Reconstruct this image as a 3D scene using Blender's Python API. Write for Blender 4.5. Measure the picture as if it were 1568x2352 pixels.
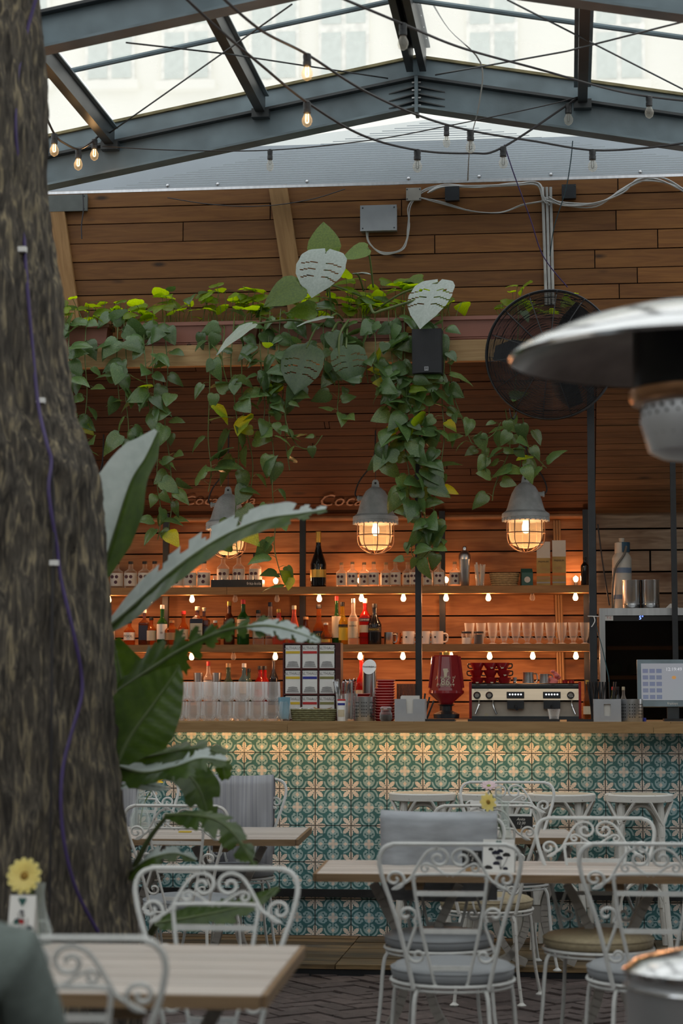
import bpy, bmesh, math, random
from mathutils import Vector, Matrix
random.seed(7)
for o in list(bpy.data.objects): bpy.data.objects.remove(o)
S = bpy.context.scene
C = S.collection
# ------------------------------------------------------------------ camera
FPX = 4573.0
AY, PT = math.radians(6.46), math.radians(5.17)
EYE = Vector((0, 0, 1.39))
FW = Vector((-math.sin(AY)*math.cos(PT), math.cos(AY)*math.cos(PT), math.sin(PT)))
RT = Vector((math.cos(AY), math.sin(AY), 0))
UP = RT.cross(FW)
cam = bpy.data.cameras.new('camera'); camo = bpy.data.objects.new('camera', cam); C.objects.link(camo)
m = Matrix((RT, UP, -FW)).transposed().to_4x4(); m.translation = EYE
camo.matrix_world = m
cam.sensor_fit = 'VERTICAL'; cam.sensor_height = 36; cam.lens = 70
cam.clip_start = 0.05; cam.clip_end = 200
cam.dof.use_dof = True; cam.dof.focus_distance = 11.6; cam.dof.aperture_fstop = 3.2
S.camera = camo
# ------------------------------------------------------------------ light
S.view_settings.view_transform = 'Standard'; S.view_settings.look = 'None'
S.view_settings.exposure = 0.0; S.view_settings.gamma = 1.0; S.view_settings.use_curve_mapping = False
W = bpy.data.worlds.new('overcast_sky'); S.world = W; W.use_nodes = True
bgn = W.node_tree.nodes['Background']
bgn.inputs['Color'].default_value = (0.93, 0.97, 1.0, 1); bgn.inputs['Strength'].default_value = 1.3
S.cycles.max_bounces=4; S.cycles.diffuse_bounces=3; S.cycles.glossy_bounces=3; S.cycles.transmission_bounces=3; S.cycles.transparent_max_bounces=10
# ------------------------------------------------------------------ projection helpers (world points from sight lines)
def ray(px, py):
    return FW + RT*((px-784)/FPX) + UP*((1176-py)/FPX)
def PY(px, py, Y):
    d = ray(px, py); return EYE + d*(Y/d.y)
def PZ(px, py, z):
    d = ray(px, py); return EYE + d*((z-EYE.z)/d.z)
def PX(px, Y, z):
    """point at depth Y and height z standing in image column px"""
    py = 1500.0
    for _ in range(6):
        p = PY(px, py, Y)
        s = FPX/(p-EYE).dot(FW)
        py += (p.z-z)*s
    return PY(px, py, Y)
def scale_at(p): return FPX/(p-EYE).dot(FW)
# ------------------------------------------------------------------ mesh builder
class MB:
    def __init__(s): s.v=[]; s.f=[]; s.m=[]; s.cur=0
    def face(s, idx): s.f.append(tuple(idx)); s.m.append(s.cur)
    def poly(s, pts):
        b=len(s.v); s.v += [tuple(p) for p in pts]; s.face(range(b, b+len(pts)))
    def box(s, x0,x1,y0,y1,z0,z1, M=None):
        b=len(s.v)
        for z in (z0,z1):
            for x,y in ((x0,y0),(x1,y0),(x1,y1),(x0,y1)):
                p=Vector((x,y,z)); s.v.append(tuple(M@p if M else p))
        for q in ((3,2,1,0),(4,5,6,7),(0,1,5,4),(1,2,6,5),(2,3,7,6),(3,0,4,7)): s.face([b+i for i in q])
        return s
    def hexa(s, bot, top):
        b=len(s.v); s.v += [tuple(p) for p in bot]+[tuple(p) for p in top]
        for q in ((3,2,1,0),(4,5,6,7),(0,1,5,4),(1,2,6,5),(2,3,7,6),(3,0,4,7)): s.face([b+i for i in q])
        return s
    def lathe(s, prof, n=20, c=(0,0,0), M=None, cap0=True, cap1=True, ph=0):
        b=len(s.v)
        for r,z in prof:
            for i in range(n):
                a=ph+2*math.pi*i/n; p=Vector((c[0]+r*math.cos(a), c[1]+r*math.sin(a), c[2]+z))
                s.v.append(tuple(M@p if M else p))
        for k in range(len(prof)-1):
            for i in range(n):
                j=(i+1)%n; s.face((b+k*n+i, b+k*n+j, b+(k+1)*n+j, b+(k+1)*n+i))
        if cap0 and prof[0][0]>1e-5: s.face([b+n-1-i for i in range(n)])
        if cap1 and prof[-1][0]>1e-5: s.face([b+(len(prof)-1)*n+i for i in range(n)])
        return s
    def tube(s, pts, r, n=6, closed=False, caps=True):
        P=[Vector(p) for p in pts]; N=len(P)
        rr = r if isinstance(r,(list,tuple)) else [r]*N
        T=[]
        for i in range(N):
            if closed: t=P[(i+1)%N]-P[i-1]
            else: t=P[min(i+1,N-1)]-P[max(i-1,0)]
            T.append(t.normalized() if t.length>1e-9 else Vector((0,0,1)))
        u=T[0].orthogonal().normalized(); b=len(s.v)
        for i in range(N):
            u=(u-T[i]*u.dot(T[i]))
            u=u.normalized() if u.length>1e-6 else T[i].orthogonal().normalized()
            w=T[i].cross(u)
            for k in range(n):
                a=2*math.pi*k/n; s.v.append(tuple(P[i]+(u*math.cos(a)+w*math.sin(a))*rr[i]))
        for i in range(N if closed else N-1):
            i2=(i+1)%N
            for k in range(n):
                k2=(k+1)%n; s.face((b+i*n+k,b+i*n+k2,b+i2*n+k2,b+i2*n+k))
        if caps and not closed:
            s.face([b+n-1-k for k in range(n)]); s.face([b+(N-1)*n+k for k in range(n)])
        return s
    def bar(s, a, b_, w, h, up=(0,0,1)):
        """box beam from a to b, w across, h along up"""
        a=Vector(a); b_=Vector(b_); t=(b_-a).normalized(); up=Vector(up)
        x=t.cross(up).normalized(); y=x.cross(t).normalized()
        bot=[a-x*w/2-y*h/2, a+x*w/2-y*h/2, a+x*w/2+y*h/2, a-x*w/2+y*h/2]
        top=[p+(b_-a) for p in bot]
        return s.hexa(bot, top)
    def sphere(s, c, r, n=12, m=8, sz=1.0):
        prof=[(max(1e-6,r*math.sin(math.pi*i/m)), -r*sz*math.cos(math.pi*i/m)) for i in range(m+1)]
        return s.lathe(prof, n, c, cap0=False, cap1=False)
    def prism(s, poly, t, M=None):
        """2D polygon in xz, thickness t along y (0..t)"""
        n=len(poly); b=len(s.v)
        for y in (0,t):
            for x,z in poly:
                p=Vector((x,y,z)); s.v.append(tuple(M@p if M else p))
        s.face([b+i for i in range(n)]); s.face([b+n+n-1-i for i in range(n)])
        for i in range(n):
            j=(i+1)%n; s.face((b+j,b+i,b+n+i,b+n+j))
        return s
    def mesh(s, name, mats, smooth=False, fix=True):
        me=bpy.data.meshes.new(name); me.from_pydata(s.v,[],s.f)
        if not isinstance(mats,(list,tuple)): mats=[mats]
        for mm in mats: me.materials.append(mm)
        if len(mats)>1: me.polygons.foreach_set('material_index', s.m)
        if fix:
            bm=bmesh.new(); bm.from_mesh(me); bmesh.ops.recalc_face_normals(bm, faces=bm.faces); bm.to_mesh(me); bm.free()
        if smooth:
            me.polygons.foreach_set('use_smooth',[True]*len(me.polygons))
            if smooth!='all': me.set_sharp_from_angle(angle=math.radians(42))
        me.update(); return me
    def build(s, name, mats, parent=None, smooth=False, loc=None, rot=None):
        return link(name, s.mesh(name, mats, smooth), parent, loc, rot)
def link(name, me, parent=None, loc=None, rot=None, scl=None):
    o=bpy.data.objects.new(name, me); C.objects.link(o)
    if parent: o.parent=parent
    if loc is not None: o.location=loc
    if rot is not None: o.rotation_euler=rot
    if scl is not None: o.scale=(scl,scl,scl) if isinstance(scl,(int,float)) else scl
    return o
def tag(o, label=None, cat=None, group=None, kind=None):
    if label: o['label']=label
    if cat: o['category']=cat
    if group: o['group']=group
    if kind: o['kind']=kind
    return o
def thing(name, label, cat, loc=(0,0,0), rz=0.0, group=None):
    o=bpy.data.objects.new(name, None); C.objects.link(o); o.location=loc; o.rotation_euler=(0,0,rz)
    o.empty_display_size=0.05
    return tag(o,label,cat,group)
def struct(name, label=None, loc=(0,0,0), rz=0):
    o=bpy.data.objects.new(name, None); C.objects.link(o); o.location=loc; o.rotation_euler=(0,0,rz); o['kind']='structure'
    if label: o['label']=label
    return o
def dup(root, loc=None, rz=None, label=None, group=None):
    r=root.copy(); C.objects.link(r)
    if loc is not None: r.location=loc
    if rz is not None: r.rotation_euler=(0,0,rz)
    if label: r['label']=label
    if group: r['group']=group
    for ch in list(root.children):
        c=ch.copy(); C.objects.link(c); c.parent=r
        for g in list(ch.children):
            d=g.copy(); C.objects.link(d); d.parent=c
    return r
def crv(pts, n=8):
    """Catmull-Rom through pts"""
    P=[Vector(p) for p in pts]; out=[]
    for i in range(len(P)-1):
        p0=P[max(i-1,0)]; p1=P[i]; p2=P[i+1]; p3=P[min(i+2,len(P)-1)]
        for k in range(n):
            t=k/n
            out.append(0.5*((2*p1)+(p2-p0)*t+(2*p0-5*p1+4*p2-p3)*t*t+(-p0+3*p1-3*p2+p3)*t**3))
    out.append(P[-1]); return out
def text_mesh(body, size, mat, depth=0.0006, shear=0.0, align='CENTER'):
    cu=bpy.data.curves.new('lettering','FONT'); cu.body=body; cu.size=size; cu.extrude=depth; cu.shear=shear
    cu.align_x=align; cu.align_y='CENTER'; cu.resolution_u=2; cu.fill_mode='FRONT'
    ob=bpy.data.objects.new('lettering_tmp',cu); C.objects.link(ob)
    dg=bpy.context.evaluated_depsgraph_get(); me=bpy.data.meshes.new_from_object(ob.evaluated_get(dg))
    bpy.data.objects.remove(ob); bpy.data.curves.remove(cu)
    me.materials.clear(); me.materials.append(mat); me.name='lettering'
    return me
RX90=(math.pi/2,0,0)
ORD=['first','second','third','fourth','fifth','sixth','seventh','eighth','ninth','tenth','eleventh','twelfth']
def lettering(body, size, mat, parent, loc, rot=RX90, shear=0.0, align='CENTER', sx=1.0):
    o=link('lettering', text_mesh(body,size,mat,shear=shear,align=align), parent, loc, rot)
    if sx!=1.0: o.scale=(sx,1,1)
    return o
# ------------------------------------------------------------------ materials
MATS={}
def nt(name):
    m=bpy.data.materials.new(name); m.use_nodes=True; t=m.node_tree; t.nodes.clear()
    out=t.nodes.new('ShaderNodeOutputMaterial'); return m,t,out
def N(t, kind, **kw):
    n=t.nodes.new('ShaderNode'+kind)
    for k,v in kw.items(): setattr(n,k,v)
    return n
def srgb(r,g,b):
    f=lambda c:(c/255/12.92) if c/255<=0.04045 else ((c/255+0.055)/1.055)**2.4
    return (f(r),f(g),f(b),1)
def col4(c): return tuple(c) if len(c)==4 else (c[0],c[1],c[2],1)
def coords(t, scale=(1,1,1), rnd=True):
    tc=N(t,'TexCoord'); mp=N(t,'Mapping'); mp.inputs['Scale'].default_value=scale
    t.links.new(tc.outputs['Object'],mp.inputs['Vector'])
    if rnd:
        oi=N(t,'ObjectInfo'); mu=N(t,'Math',operation='MULTIPLY'); mu.inputs[1].default_value=37.0
        t.links.new(oi.outputs['Random'],mu.inputs[0]); cb=N(t,'CombineXYZ')
        for i in range(3): t.links.new(mu.outputs[0],cb.inputs[i])
        t.links.new(cb.outputs[0],mp.inputs['Location'])
    return mp.outputs['Vector']
def mat(name, col, rough=0.5, metal=0.0, var=0.15, nscale=12.0, bump=0.0, bscale=60.0, spec=0.5, objvar=0.0, col2=None, stretch=(1,1,1), emit=0.0, trans=0.0, coat=0.0, thr=None):
    if name in MATS: return MATS[name]
    m,t,out=nt(name); p=N(t,'BsdfPrincipled'); t.links.new(p.outputs[0],out.inputs[0])
    c=col4(col); v=coords(t,stretch)
    no=N(t,'TexNoise'); no.inputs['Scale'].default_value=nscale; no.inputs['Detail'].default_value=2; t.links.new(v,no.inputs['Vector'])
    rp=N(t,'ValToRGB'); t.links.new(no.outputs['Fac'],rp.inputs['Fac'])
    rp.color_ramp.elements[0].position=thr[0] if thr else 0.3; rp.color_ramp.elements[1].position=thr[1] if thr else 0.7
    c2=col4(col2) if col2 else tuple(min(1,x*(1+var)) for x in c[:3])+(1,)
    c1=c if col2 else tuple(x*(1-var) for x in c[:3])+(1,)
    rp.color_ramp.elements[0].color=c1; rp.color_ramp.elements[1].color=c2
    src=rp.outputs['Color']
    if objvar:
        oi=N(t,'ObjectInfo'); hs=N(t,'HueSaturation'); mr=N(t,'MapRange'); mr.inputs['To Min'].default_value=1-objvar; mr.inputs['To Max'].default_value=1+objvar
        t.links.new(oi.outputs['Random'],mr.inputs['Value']); t.links.new(mr.outputs[0],hs.inputs['Value']); t.links.new(src,hs.inputs['Color']); src=hs.outputs['Color']
    t.links.new(src,p.inputs['Base Color'])
    p.inputs['Roughness'].default_value=rough; p.inputs['Metallic'].default_value=metal
    p.inputs['Specular IOR Level'].default_value=spec; p.inputs['Coat Weight'].default_value=coat
    if emit:
        p.inputs['Emission Strength'].default_value=emit; p.inputs['Emission Color'].default_value=c
    if bump:
        nb=N(t,'TexNoise'); nb.inputs['Scale'].default_value=bscale; nb.inputs['Detail'].default_value=3; t.links.new(v,nb.inputs['Vector'])
        bp=N(t,'Bump'); bp.inputs['Strength'].default_value=bump; bp.inputs['Distance'].default_value=0.01
        t.links.new(nb.outputs['Fac'],bp.inputs['Height']); t.links.new(bp.outputs[0],p.inputs['Normal'])
    MATS[name]=m; return m
def wood(name, c1, c2, grain=(1.2,14,14), rough=0.6, objvar=0.22, knots=0.0, bump=0.25, dirt=None, spec=0.35):
    """grain runs along local X"""
    if name in MATS: return MATS[name]
    m,t,out=nt(name); p=N(t,'BsdfPrincipled'); t.links.new(p.outputs[0],out.inputs[0])
    v=coords(t,grain)
    no=N(t,'TexNoise'); no.inputs['Scale'].default_value=2.2; no.inputs['Detail'].default_value=4; no.inputs['Distortion'].default_value=1.3; t.links.new(v,no.inputs['Vector'])
    rp=N(t,'ValToRGB'); rp.color_ramp.elements[0].position=0.3; rp.color_ramp.elements[1].position=0.68
    rp.color_ramp.elements[0].color=col4(c1); rp.color_ramp.elements[1].color=col4(c2); t.links.new(no.outputs['Fac'],rp.inputs['Fac'])
    src=rp.outputs['Color']
    if knots:
        v2=coords(t,(2.2,6.5,6.5)); vo=N(t,'TexVoronoi'); vo.inputs['Scale'].default_value=1.0; vo.inputs['Randomness'].default_value=1; t.links.new(v2,vo.inputs['Vector'])
        r2=N(t,'ValToRGB'); r2.color_ramp.elements[0].position=0.04; r2.color_ramp.elements[1].position=0.13
        r2.color_ramp.elements[0].color=(1-knots,)*3+(1,); r2.color_ramp.elements[1].color=(1,1,1,1); t.links.new(vo.outputs['Distance'],r2.inputs['Fac'])
        mx=N(t,'MixRGB',blend_type='MULTIPLY'); mx.inputs[0].default_value=1; t.links.new(src,mx.inputs[1]); t.links.new(r2.outputs[0],mx.inputs[2]); src=mx.outputs[0]
    if dirt:
        v3=coords(t,(0.8,2.0,2.0)); n3=N(t,'TexNoise'); n3.inputs['Scale'].default_value=3; n3.inputs['Detail'].default_value=3; t.links.new(v3,n3.inputs['Vector'])
        r3=N(t,'ValToRGB'); r3.color_ramp.elements[0].position=0.5; r3.color_ramp.elements[1].position=0.72; r3.color_ramp.elements[0].color=(0,0,0,1); r3.color_ramp.elements[1].color=(1,1,1,1)
        t.links.new(n3.outputs['Fac'],r3.inputs['Fac']); mx=N(t,'MixRGB'); t.links.new(r3.outputs[0],mx.inputs[0]); t.links.new(src,mx.inputs[1]); mx.inputs[2].default_value=col4(dirt); src=mx.outputs[0]
    oi=N(t,'ObjectInfo'); hs=N(t,'HueSaturation'); mr=N(t,'MapRange'); mr.inputs['To Min'].default_value=1-objvar; mr.inputs['To Max'].default_value=1+objvar
    t.links.new(oi.outputs['Random'],mr.inputs['Value']); t.links.new(mr.outputs[0],hs.inputs['Value']); t.links.new(src,hs.inputs['Color'])
    t.links.new(hs.outputs['Color'],p.inputs['Base Color']); p.inputs['Roughness'].default_value=rough; p.inputs['Specular IOR Level'].default_value=spec
    bp=N(t,'Bump'); bp.inputs['Strength'].default_value=bump; bp.inputs['Distance'].default_value=0.004; t.links.new(no.outputs['Fac'],bp.inputs['Height']); t.links.new(bp.outputs[0],p.inputs['Normal'])
    MATS[name]=m; return m
def glass(name, tint=(1,1,1), opacity=0.06, body=(1,1,1), rough=0.03, edge=0.55, transl=0.0, pw=2.6):
    """thin clear wall: lets light straight through, catches light toward its edges"""
    if name in MATS: return MATS[name]
    m,t,out=nt(name); tr=N(t,'BsdfTransparent'); tr.inputs[0].default_value=col4(tint)
    p=N(t,'BsdfPrincipled'); p.inputs['Base Color'].default_value=col4(body); p.inputs['Roughness'].default_value=rough
    lw=N(t,'LayerWeight'); lw.inputs['Blend'].default_value=0.5
    po=N(t,'Math',operation='POWER'); po.inputs[1].default_value=pw; t.links.new(lw.outputs['Facing'],po.inputs[0])
    mu=N(t,'Math',operation='MULTIPLY_ADD'); mu.use_clamp=True; mu.inputs[1].default_value=edge; mu.inputs[2].default_value=opacity; t.links.new(po.outputs[0],mu.inputs[0])
    src=tr.outputs[0]
    if transl:
        tl=N(t,'BsdfTranslucent'); tl.inputs[0].default_value=col4(body); m0=N(t,'MixShader'); m0.inputs[0].default_value=transl; t.links.new(src,m0.inputs[1]); t.links.new(tl.outputs[0],m0.inputs[2]); src=m0.outputs[0]
    mx=N(t,'MixShader'); t.links.new(mu.outputs[0],mx.inputs[0]); t.links.new(src,mx.inputs[1]); t.links.new(p.outputs[0],mx.inputs[2]); t.links.new(mx.outputs[0],out.inputs[0])
    MATS[name]=m; return m
def glow(name, col, strength):
    if name in MATS: return MATS[name]
    m,t,out=nt(name); e=N(t,'Emission'); e.inputs[0].default_value=col4(col); e.inputs[1].default_value=strength
    no=N(t,'TexNoise'); no.inputs['Scale'].default_value=3; t.links.new(coords(t),no.inputs['Vector'])
    mx=N(t,'MixRGB'); mx.inputs[0].default_value=0.05; mx.inputs[1].default_value=col4(col); t.links.new(no.outputs['Color'],mx.inputs[2]); t.links.new(mx.outputs[0],e.inputs[0])
    t.links.new(e.outputs[0],out.inputs[0]); MATS[name]=m; return m
def leafmat(name, c1, c2, vein=(0.2,0.3,0.1), transl=0.35, rough=0.32, veinx=30, varieg=0.0, objvar=0.3):
    if name in MATS: return MATS[name]
    m,t,out=nt(name); p=N(t,'BsdfPrincipled'); v=coords(t,(1,1,1))
    no=N(t,'TexNoise'); no.inputs['Scale'].default_value=22; no.inputs['Detail'].default_value=3; t.links.new(v,no.inputs['Vector'])
    rp=N(t,'ValToRGB'); rp.color_ramp.elements[0].position=0.35; rp.color_ramp.elements[1].position=0.7
    rp.color_ramp.elements[0].color=col4(c1); rp.color_ramp.elements[1].color=col4(c2); t.links.new(no.outputs['Fac'],rp.inputs['Fac']); src=rp.outputs['Color']
    if varieg:
        n2=N(t,'TexNoise'); n2.inputs['Scale'].default_value=34; n2.inputs['Detail'].default_value=2; t.links.new(v,n2.inputs['Vector'])
        r2=N(t,'ValToRGB'); r2.color_ramp.elements[0].position=0.62; r2.color_ramp.elements[1].position=0.68; r2.color_ramp.elements[0].color=(0,0,0,1); r2.color_ramp.elements[1].color=(varieg,)*3+(1,)
        t.links.new(n2.outputs['Fac'],r2.inputs['Fac']); mx=N(t,'MixRGB'); t.links.new(r2.outputs[0],mx.inputs[0]); t.links.new(src,mx.inputs[1]); mx.inputs[2].default_value=(0.5,0.55,0.2,1); src=mx.outputs[0]
    oi=N(t,'ObjectInfo'); hs=N(t,'HueSaturation'); mr=N(t,'MapRange'); mr.inputs['To Min'].default_value=1-objvar; mr.inputs['To Max'].default_value=1+objvar
    t.links.new(oi.outputs['Random'],mr.inputs['Value']); t.links.new(mr.outputs[0],hs.inputs['Value']); t.links.new(src,hs.inputs['Color']); src=hs.outputs['Color']
    t.links.new(src,p.inputs['Base Color']); p.inputs['Roughness'].default_value=rough; p.inputs['Specular IOR Level'].default_value=0.6
    tl=N(t,'BsdfTranslucent'); h2=N(t,'HueSaturation'); h2.inputs['Hue'].default_value=0.485; h2.inputs['Saturation'].default_value=1.15; h2.inputs['Value'].default_value=2.6; t.links.new(src,h2.inputs['Color']); t.links.new(h2.outputs[0],tl.inputs[0])
    ms=N(t,'MixShader'); ms.inputs[0].default_value=transl; t.links.new(p.outputs[0],ms.inputs[1]); t.links.new(tl.outputs[0],ms.inputs[2]); t.links.new(ms.outputs[0],out.inputs[0])
    MATS[name]=m; return m
# palette
M_WHITE=mat('white_enamel',(0.66,0.68,0.67),0.38,var=0.07,nscale=30,bump=0.08,bscale=120)
M_CHIP=mat('chipped_white_paint',(0.68,0.68,0.65),0.5,nscale=38,col2=(0.12,0.10,0.08),thr=(0.68,0.74),bump=0.15)
M_BLACK=mat('black_steel',(0.012,0.014,0.017),0.42,var=0.3)
M_STEEL=mat('painted_blue_steel',(0.15,0.205,0.235),0.42,var=0.28,nscale=5,bump=0.1,bscale=30,spec=0.5)
M_DARKST=mat('dark_painted_steel',(0.03,0.036,0.04),0.4,var=0.3,nscale=6)
M_INOX=mat('brushed_steel',(0.55,0.56,0.57),0.28,1.0,var=0.12,nscale=40,stretch=(1,1,0.05))
M_CHROME=mat('polished_steel',(0.72,0.73,0.74),0.12,1.0,var=0.05)
M_SEAL=mat('old_sealant',(0.22,0.19,0.10),0.8,var=0.3)
M_UPPER=wood('upper_pine',(0.135,0.050,0.010),(0.205,0.086,0.019),knots=0.8)
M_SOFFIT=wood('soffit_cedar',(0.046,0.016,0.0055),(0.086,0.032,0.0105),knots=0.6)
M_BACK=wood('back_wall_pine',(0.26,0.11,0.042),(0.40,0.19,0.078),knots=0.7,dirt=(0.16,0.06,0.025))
M_GREYW=wood('daylit_weathered_pine',(0.19,0.13,0.085),(0.34,0.26,0.18),knots=0.7,dirt=(0.11,0.05,0.02))  # weathered grey, with the daylight on the right end also put into the colour
M_BEAM=wood('beam_pine',(0.34,0.20,0.085),(0.50,0.33,0.16),knots=0.6)
M_COUNTER=wood('counter_oak',(0.26,0.15,0.060),(0.36,0.225,0.10),objvar=0.08)
M_SHELF=wood('shelf_oak',(0.22,0.11,0.04),(0.32,0.175,0.07),objvar=0.1)
M_TABLE=wood('washed_table_wood',(0.42,0.375,0.335),(0.53,0.485,0.445),objvar=0.10,bump=0.15)
M_TEDGE=wood('table_edge_wood',(0.17,0.105,0.055),(0.24,0.16,0.09),objvar=0.08)
M_DECK=wood('wet_deck',(0.075,0.050,0.026),(0.20,0.135,0.065),objvar=0.45,dirt=(0.05,0.045,0.04),rough=0.45)
M_DARK=mat('gap_shadow_board',(0.012,0.007,0.004),0.9)
M_TERRA=mat('terracotta_plastic',(0.30,0.125,0.092),0.5,var=0.08,nscale=6)
M_BRICK=mat('wet_paving_brick',(0.095,0.072,0.068),0.6,var=0.3,nscale=25,objvar=0.22,bump=0.5,bscale=160)
M_GROUND=mat('joint_sand',(0.045,0.036,0.032),0.9,var=0.4,nscale=40)
M_BULBON=glow('lit_filament_glass',(1.0,0.72,0.36),7.0)
M_GLASS=glass('clear_glass',(0.97,0.98,0.98),0.05,(0.95,0.96,0.96),0.08,0.7,0.03,1.7)
M_BULBOFF=glass('bulb_glass',(0.95,0.94,0.9),0.14,(0.9,0.86,0.78))
M_CABLE=mat('black_cable',(0.018,0.016,0.018),0.5)
M_PURPLE=mat('purple_cable',(0.055,0.035,0.13),0.5)
M_GREYC=mat('grey_cable',(0.35,0.35,0.33),0.5)
M_PLASTG=mat('grey_plastic',(0.30,0.32,0.34),0.5,var=0.06)
M_LED=glow('warm_led',(1.0,0.62,0.22),4.0)
M_PAPER=mat('white_card',(0.72,0.72,0.70),0.6,var=0.04)
M_INK=mat('black_ink',(0.02,0.02,0.02),0.5)
M_CREAM=mat('cream_ink',(0.62,0.56,0.44),0.5)
M_REDINK=mat('red_ink',(0.55,0.03,0.03),0.5)
# ------------------------------------------------------------------ tile print as a node expression
class E:
    t=None
    def __init__(s, sock): s.s=sock
    @staticmethod
    def op(kind,*a):
        n=E.t.nodes.new('ShaderNodeMath'); n.operation=kind
        for i,x in enumerate(a):
            if isinstance(x,E): E.t.links.new(x.s,n.inputs[i])
            else: n.inputs[i].default_value=float(x)
        return E(n.outputs[0])
    def __add__(a,b): return E.op('ADD',a,b)
    __radd__=__add__
    def __sub__(a,b): return E.op('SUBTRACT',a,b)
    def __rsub__(a,b): return E.op('SUBTRACT',b,a)
    def __mul__(a,b): return E.op('MULTIPLY',a,b)
    __rmul__=__mul__
    def __truediv__(a,b): return E.op('DIVIDE',a,b)
    def __lt__(a,b): return E.op('LESS_THAN',a,b)
    def __gt__(a,b): return E.op('GREATER_THAN',a,b)
    def __and__(a,b): return E.op('MULTIPLY',a,b)
    def __or__(a,b): return E.op('MAXIMUM',a,b)
    def inv(a): return E.op('SUBTRACT',1.0,a)
def emax(a,b): return E.op('MAXIMUM',a,b)
def emin(a,b): return E.op('MINIMUM',a,b)
def eabs(a): return E.op('ABSOLUTE',a)
def hyp(a,b): return E.op('SQRT',a*a+b*b)
def tile_material():
    m,t,out=nt('patterned_cement_tile'); E.t=t
    tc=N(t,'TexCoord'); sp=N(t,'SeparateXYZ'); t.links.new(tc.outputs['Object'],sp.inputs[0])
    a=eabs(E(sp.outputs[0])*5.0); b=eabs(E(sp.outputs[2])*5.0)
    s=emax(a,b); u=emin(a,b)
    d=hyp(s-0.275,u)
    light=((d>0.215)&(d<0.262))|(d<0.163)|((s+u)<0.205)
    ee=hyp(s-0.205,u-0.083)
    side=((0.205-s)+(0.083-u)*0.35)>-0.030
    ring=(ee>0.043)&(ee<0.080)&side
    light=light&ring.inv()
    blk=(hyp(s-0.205,u-0.20)<0.095)&(d>0.163)&(u>0.11)
    light=light&blk.inv()
    light=light|(ee<0.043)
    hook=(hyp((s-0.272)*0.8,u-0.108)<0.020)|((eabs(s-0.245-(u-0.075)*0.9)<0.012)&(ee>0.03)&(ee<0.075))
    light=light&hook.inv()
    light=light|((u<0.016)&(s>0.1)&(s<0.3))
    stem=(s>0.425)&(u<0.068)
    light=light&stem.inv()
    light=light|((u<0.020)&(s>0.41))
    drop=((eabs(s-0.345)/0.068+u/0.052)<1.0)
    flower=(hyp(s-0.088,u*1.05)<0.046)|((eabs(s-u)<0.016)&(s<0.05))|((s+u)<0.055)
    x=0.5-a; y=0.5-b
    def petal(l,w):
        wav=E.op('SINE',l*105.0)*0.006
        prof=E.op('SINE',E.op('POWER',emax(l,0.0)/0.305,1.55)*3.14159)*0.046+0.011+wav
        return (w<prof)&(l<0.300)
    star=petal(emax(x,y),emin(x,y))|petal((x+y)*0.7071,eabs(x-y)*0.7071)|(hyp(x,y)<0.045)
    cream=drop|flower|star
    no=N(t,'TexNoise'); no.inputs['Scale'].default_value=45; no.inputs['Detail'].default_value=4; t.links.new(coords(t),no.inputs['Vector'])
    def cc(c): 
        r=N(t,'ValToRGB'); r.color_ramp.elements[0].position=0.25; r.color_ramp.elements[1].position=0.75
        r.color_ramp.elements[0].color=tuple(q*0.84 for q in c)+(1,); r.color_ramp.elements[1].color=tuple(min(1,q*1.14) for q in c)+(1,); t.links.new(no.outputs['Fac'],r.inputs[0]); return r.outputs[0]
    m1=N(t,'MixRGB'); t.links.new(light.s,m1.inputs[0]); t.links.new(cc((0.056,0.175,0.195)),m1.inputs[1]); t.links.new(cc((0.32,0.48,0.52)),m1.inputs[2])
    m2=N(t,'MixRGB'); t.links.new(cream.s,m2.inputs[0]); t.links.new(m1.outputs[0],m2.inputs[1]); t.links.new(cc((0.74,0.68,0.63)),m2.inputs[2])
    oi=N(t,'ObjectInfo'); hs=N(t,'HueSaturation'); mr=N(t,'MapRange'); mr.inputs['To Min'].default_value=0.9; mr.inputs['To Max'].default_value=1.1
    t.links.new(oi.outputs['Random'],mr.inputs['Value']); t.links.new(mr.outputs[0],hs.inputs['Value']); t.links.new(m2.outputs[0],hs.inputs['Color'])
    p=N(t,'BsdfPrincipled'); p.inputs['Roughness'].default_value=0.45; p.inputs['Specular IOR Level'].default_value=0.35
    t.links.new(hs.outputs[0],p.inputs['Base Color']); t.links.new(p.outputs[0],out.inputs[0]); return m
M_TILE=tile_material()
# ------------------------------------------------------------------ key planes
YB=11.08           # tile face of the bar
ZP=0.05            # deck height
YCF=YB-0.24        # front edge of the countertop
ZC=PY(784,1657,YCF).z     # counter top
XL,XR=-4.6,1.9     # built width of the bar
# ---- ground: sand bed with loose bricks
flo=struct('floor','dark wet brick paving in herringbone bond')
MB().box(-7,5,-3,10.6,-0.06,-0.012).build('paving_bed',M_GROUND,flo)
bm_=MB(); L_,W_,H_=0.196,0.096,0.03
bm_.hexa([(-L_/2,-W_/2,-H_),(L_/2,-W_/2,-H_),(L_/2,W_/2,-H_),(-L_/2,W_/2,-H_)],[(-L_/2+.003,-W_/2+.003,0),(L_/2-.003,-W_/2+.003,0),(L_/2-.003,W_/2-.003,0),(-L_/2+.003,W_/2-.003,0)])
brick=bm_.mesh('brick',M_BRICK)
rb=random.Random(3); far=MB(); cells=[]
ca=math.cos(0.70); sa=math.sin(0.70)
for i in range(-80,80):
    for j in range(-80,80):
        k=(i-j)%4
        if k==0: u,v,r=(i+1)*0.1,(j+.5)*0.1,0
        elif k==3: u,v,r=(i+.5)*0.1,(j+1)*0.1,1
        else: continue
        cells.append((u*ca-v*sa-1.0,u*sa+v*ca+8.2,0.70+(math.pi/2 if r else 0)))
vis=[]
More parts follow.
